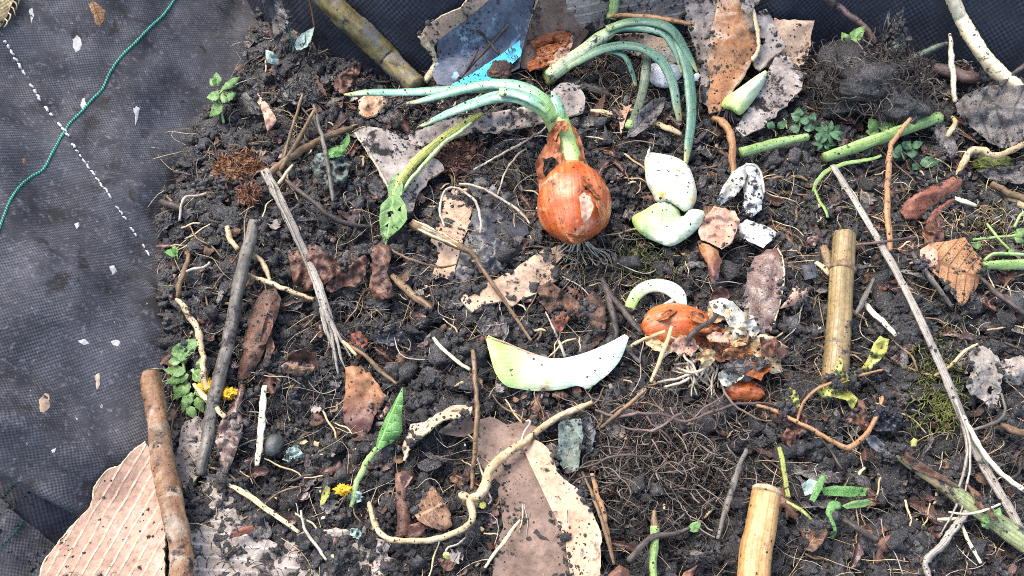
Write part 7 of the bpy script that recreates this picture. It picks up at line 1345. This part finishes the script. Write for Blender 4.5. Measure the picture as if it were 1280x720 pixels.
o = stuff(big_mesh('soil_crumbs', V.reshape(-1, 3), (bf[None] + (np.arange(n) * len(bv))[:, None, None]).reshape(-1, 3), M['soil'])); o['label'] = 'crumbs of soil lying on leaves, cardboard and onion flesh'
# ------------------------------------------------------------------ countable fill: clods, straw ends, twig ends, leaf crumbs
def on_mask(px, py, grow=0):
    for m in MASKS:
        if inside(np.array([px]), np.array([py]), m)[0]: return True
    return False
def copies(protos, n, label, cat, group, lift=0.0, smin=.7, smax=1.3, tilt=.25, zone=None, avoid=True):
    """first use moves the built object itself, then copies of it"""
    k = 0; tries = 0
    while k < n and tries < n * 20:
        tries += 1
        x, y, px, py = soil_spots(1)
        if not len(x) or (px[0] < 130 and py[0] > 540) or px[0] < 8 or px[0] > 1272 or py[0] < 30 or py[0] > 712: continue
        if zone and not zone(px[0], py[0]): continue
        if avoid and on_mask(px[0], py[0]): continue
        p = protos[k % len(protos)]
        o = p if k < len(protos) else p.copy()
        if k >= len(protos): COL.objects.link(o)
        s = random.uniform(smin, smax)
        o.location = (x[0], y[0], float(samp(HM, x, y)[0]) + lift); o.scale = (s, s, s)
        o.rotation_euler = (random.uniform(-tilt, tilt), random.uniform(-tilt, tilt), random.uniform(0, 6.28))
        tag(o, label, cat, group); k += 1
def proto_tube(name, L, r, mat, bend, flat=1., rough=.25, sides=7):
    n = 10; t = np.linspace(-.5, .5, n)
    C = np.stack([t * L, bend * L * (t * t * 4 - 1) * .25 + .03 * L * np.sin(t * 9), .0015 * np.cos(t * 3)], 1)
    R = r * (1 - .35 * np.abs(t) * 2 * np.random.default_rng(int(L * 1e5)).uniform(.3, 1, n))
    return MB().add(*tube_geo(C, R, sides, rough, flat, True, 200.)).build(name, mat, origin=(0, 0, 0))
def proto_chip(name, rx, ry, mat, seed, curl=.4, solid=.0006):
    rr = np.random.default_rng(seed); n = 14; a = np.linspace(0, 6.283, n, endpoint=False); q = rr.uniform(.55, 1.1, n)
    rings = [np.stack([np.cos(a) * rx * q * f, np.sin(a) * ry * q * f], 1) for f in (1., .66, .33)]
    P = np.concatenate(rings + [np.zeros((1, 2))]); z = curl * (P[:, 0] ** 2 / rx + .3 * P[:, 1] * P[:, 0] / ry) + .18 * rx * rr.normal(size=len(P)) * .6
    V = np.concatenate([P, z[:, None]], 1); F = []
    for r_ in range(2):
        for i in range(n): F.append((r_ * n + i, r_ * n + (i + 1) % n, (r_ + 1) * n + (i + 1) % n, (r_ + 1) * n + i))
    for i in range(n): F.append((2 * n + i, 2 * n + (i + 1) % n, 3 * n))
    return MB().add(V, F, P, P / np.array([rx, ry])).build(name, mat, origin=(0, 0, 0), solid=solid, sub=1)
def proto_clod(name, r, mat, seed):
    bv, bf = ico(4); nn = 1 + 1.1 * fbm(bv[:, 0] * 2.2 + seed, bv[:, 1] * 2.2 + bv[:, 2] * 1.9, seed, 5, .68) + .25 * (cell(bv[:, 0] * 3 + seed, (bv[:, 1] + bv[:, 2]) * 3, seed) - .4)
    return MB().add(bv * nn[:, None] * np.array([r, r * .8, r * .6]), [tuple(f) for f in bf], bv[:, :2] * r, bv[:, :2]).build(name, mat, origin=(0, 0, 0))
copies([proto_clod('soil_clod', r, M['soil' if k % 3 else 'clod'], 20 + k) for k, r in enumerate((.006, .007, .008, .009, .010, .0075, .0115, .0065))], 230, 'rough dark clod of soil lying on the heap', 'clod', 'dark soil clods on the heap', -.002, .6, 1.3, .6)
copies([proto_clod('soil_clod', r, M['clod'], 60 + k) for k, r in enumerate((.010, .012, .009, .013))], 46, 'big rough clod heaped along the foot of the bag wall', 'clod', 'big clods along the bag wall', -.001, .7, 1.2, .6, zone=lambda px, py: px < np.interp(py, [b for a, b in EDGE], [a for a, b in EDGE]) + 95 and py < 470)
copies([proto_tube('straw_end', L, r, M['straw'], b, .6) for L, r, b in ((.018, .0009, .1), (.026, .0008, .3), (.012, .0011, -.2), (.032, .0009, -.3))], 110, 'short pale straw end lying on the dark soil', 'straw', 'short pale straw ends', .002, .6, 1.2, .3)
copies([proto_tube('twig_end', L, r, M['twigbrown'], b) for L, r, b in ((.020, .0010, .2), (.030, .0009, .4), (.038, .0011, -.3), (.016, .0014, .1))], 90, 'short brown twig end lying on the dark soil', 'twig', 'short brown twig ends', .002, .6, 1.2, .3)
copies([proto_tube('twig_end', L, r, M['twig'], b) for L, r, b in ((.022, .0013, .2), (.034, .0012, .5), (.045, .0010, -.4))], 90, 'dark decayed twig end half sunk in the soil', 'twig', 'dark twig ends', .001, .6, 1.2, .3)
copies([proto_tube('white_rootlet', L, r, M['rootwhite'], b, sides=5) for L, r, b in ((.022, .00045, .9), (.030, .0004, -1.2), (.016, .0005, .6), (.04, .00045, 1.5))], 80, 'thin whitish rootlet curved over the dark crumbs', 'root', 'thin whitish rootlets', .003, .6, 1.2, .3)
copies([proto_chip('leaf_crumb', rx, ry, M[m], 70 + k) for k, (rx, ry, m) in enumerate(((.006, .004, 'leafrust'), (.008, .005, 'leafbrown'), (.006, .005, 'leafdark'), (.009, .004, 'bark'), (.008, .005, 'leafdark'), (.007, .005, 'litterbrown'), (.008, .006, 'leafgrey')))], 190, 'small brown leaf crumb lying on the dark soil', 'leaf crumb', 'small brown leaf crumbs', .002, .5, 1.3, .5)
copies([proto_chip('wood_chip', rx, ry, M[m], 90 + k, .15, .002) for k, (rx, ry, m) in enumerate(((.008, .003, 'twig'), (.011, .004, 'bark'), (.007, .004, 'twig')))], 70, 'dark wood chip half sunk in the soil', 'wood chip', 'dark wood chips', .001, .6, 1.2, .5)
copies([proto_chip('soil_crumb', r, r * .8, M['fleck'], 120 + k, .1, .0008) for k, r in enumerate((.0014, .0010, .0018))], 30, 'tiny pale fleck lying on the dark soil', 'fleck', 'tiny pale flecks', .003, .6, 1.2, .5)

def proto_strip(name, L, wd, mat, seed, arch, cup, solid=.0005):
    rr = np.random.default_rng(seed); n = 16; u = np.linspace(0, 1, n); c = np.cumsum(rr.normal(size=n) * .05); x = (u - .5) * L; y0 = L * .10 * np.sin(u * 3.1 + seed) + c * L * .08
    w = wd * np.sin(math.pi * np.clip(u * .94 + .04, 0, 1)) ** .6 * (1 + .25 * rr.normal(size=n)); v = np.linspace(-1, 1, 6); V = []
    for i in range(n):
        for j in v: V.append((x[i], y0[i] + w[i] * j * (1 + .12 * rr.normal()), arch * L * math.sin(math.pi * u[i]) + cup * w[i] * (j * j - .3) + .12 * w[i] * rr.normal()))
    F = [(i * 6 + j, i * 6 + j + 1, i * 6 + 7 + j, i * 6 + 6 + j) for i in range(n - 1) for j in range(5)]; V = np.array(V)
    return MB().add(V, F, V[:, :2] + .5, np.stack([np.repeat(u, 6), np.tile(v, n)], 1)).build(name, mat, origin=(0, 0, 0), solid=solid)
copies([proto_strip('leaf_strip', L, w, M[m], 300 + k, a, c) for k, (L, w, m, a, c) in enumerate(((.030, .0035, 'leafdark', .10, .8), (.024, .003, 'leafgrey', .16, -.6), (.038, .0032, 'bark', .05, .5), (.028, .0045, 'leafdark', -.04, 1.), (.034, .0025, 'leafgrey', .12, .9), (.022, .004, 'leafrust', .1, -.8)))], 150, 'dark curled leaf strip half buried in the soil', 'dry leaf', 'dark curled leaf strips', .001, .6, 1.2, .4)
copies([proto_strip('leaf_fragment', L, w, M[m], 320 + k, a, c) for k, (L, w, m, a, c) in enumerate(((.016, .006, 'littergrey', .1, .6), (.014, .005, 'litterbrown', .14, -.6), (.018, .007, 'leafgrey', .05, .5), (.012, .005, 'cardgrey', .02, .3), (.015, .006, 'leafdark', .12, .8)))], 140, 'small curled dry leaf fragment lying on the soil', 'dry leaf', 'small curled leaf fragments', .002, .6, 1.2, .4)
copies([proto_tube('long_fibre', L, r, M[m], b, .7, sides=5) for L, r, b, m in ((.05, .0006, .2, 'strawgrey'), (.065, .0007, -.25, 'twigbrown'), (.045, .0008, .35, 'straw'), (.07, .0006, .15, 'twig'), (.055, .0009, -.15, 'twigbrown'))], 120, 'long thin dry fibre lying across the dark soil', 'fibre', 'long thin dry fibres', .004, .7, 1.2, .12, avoid=False)
# pale specks stuck all over the cloth of the bag wall
pr = [proto_chip('wall_fleck', r, r * q, M['fleck'], 140 + k, .1, .0003) for k, (r, q) in enumerate(((.0012, .5), (.0008, .8), (.0017, .4), (.0010, .6)))]; k = 0
while k < 130:
    px, py = random.uniform(2, 300), random.uniform(4, 560)
    if px > np.interp(py, [b for a, b in EDGE], [a for a, b in EDGE]) - 12 or py > 545 + .7 * px: continue
    loc, nor, _, _ = SURF['wall'].ray_cast(Vector(CAM), Vector(rays([px], [py])[0]))
    if loc is None: continue
    o = pr[k % 4] if k < 4 else pr[k % 4].copy()
    if k >= 4: COL.objects.link(o)
    if nor.z < 0: nor = -nor
    o.location = loc + nor * .0005; o.rotation_euler = (nor.to_track_quat('Z', 'Y') @ Matrix.Rotation(random.uniform(0, 6.28), 3, 'Z').to_quaternion()).to_euler(); s_ = random.choice((.4, .5, .6, .7, 1, 1.3)); o.scale = (s_,) * 3
    tag(o, 'tiny pale speck stuck to the cloth of the bag wall', 'fleck', 'pale specks on the bag wall'); k += 1
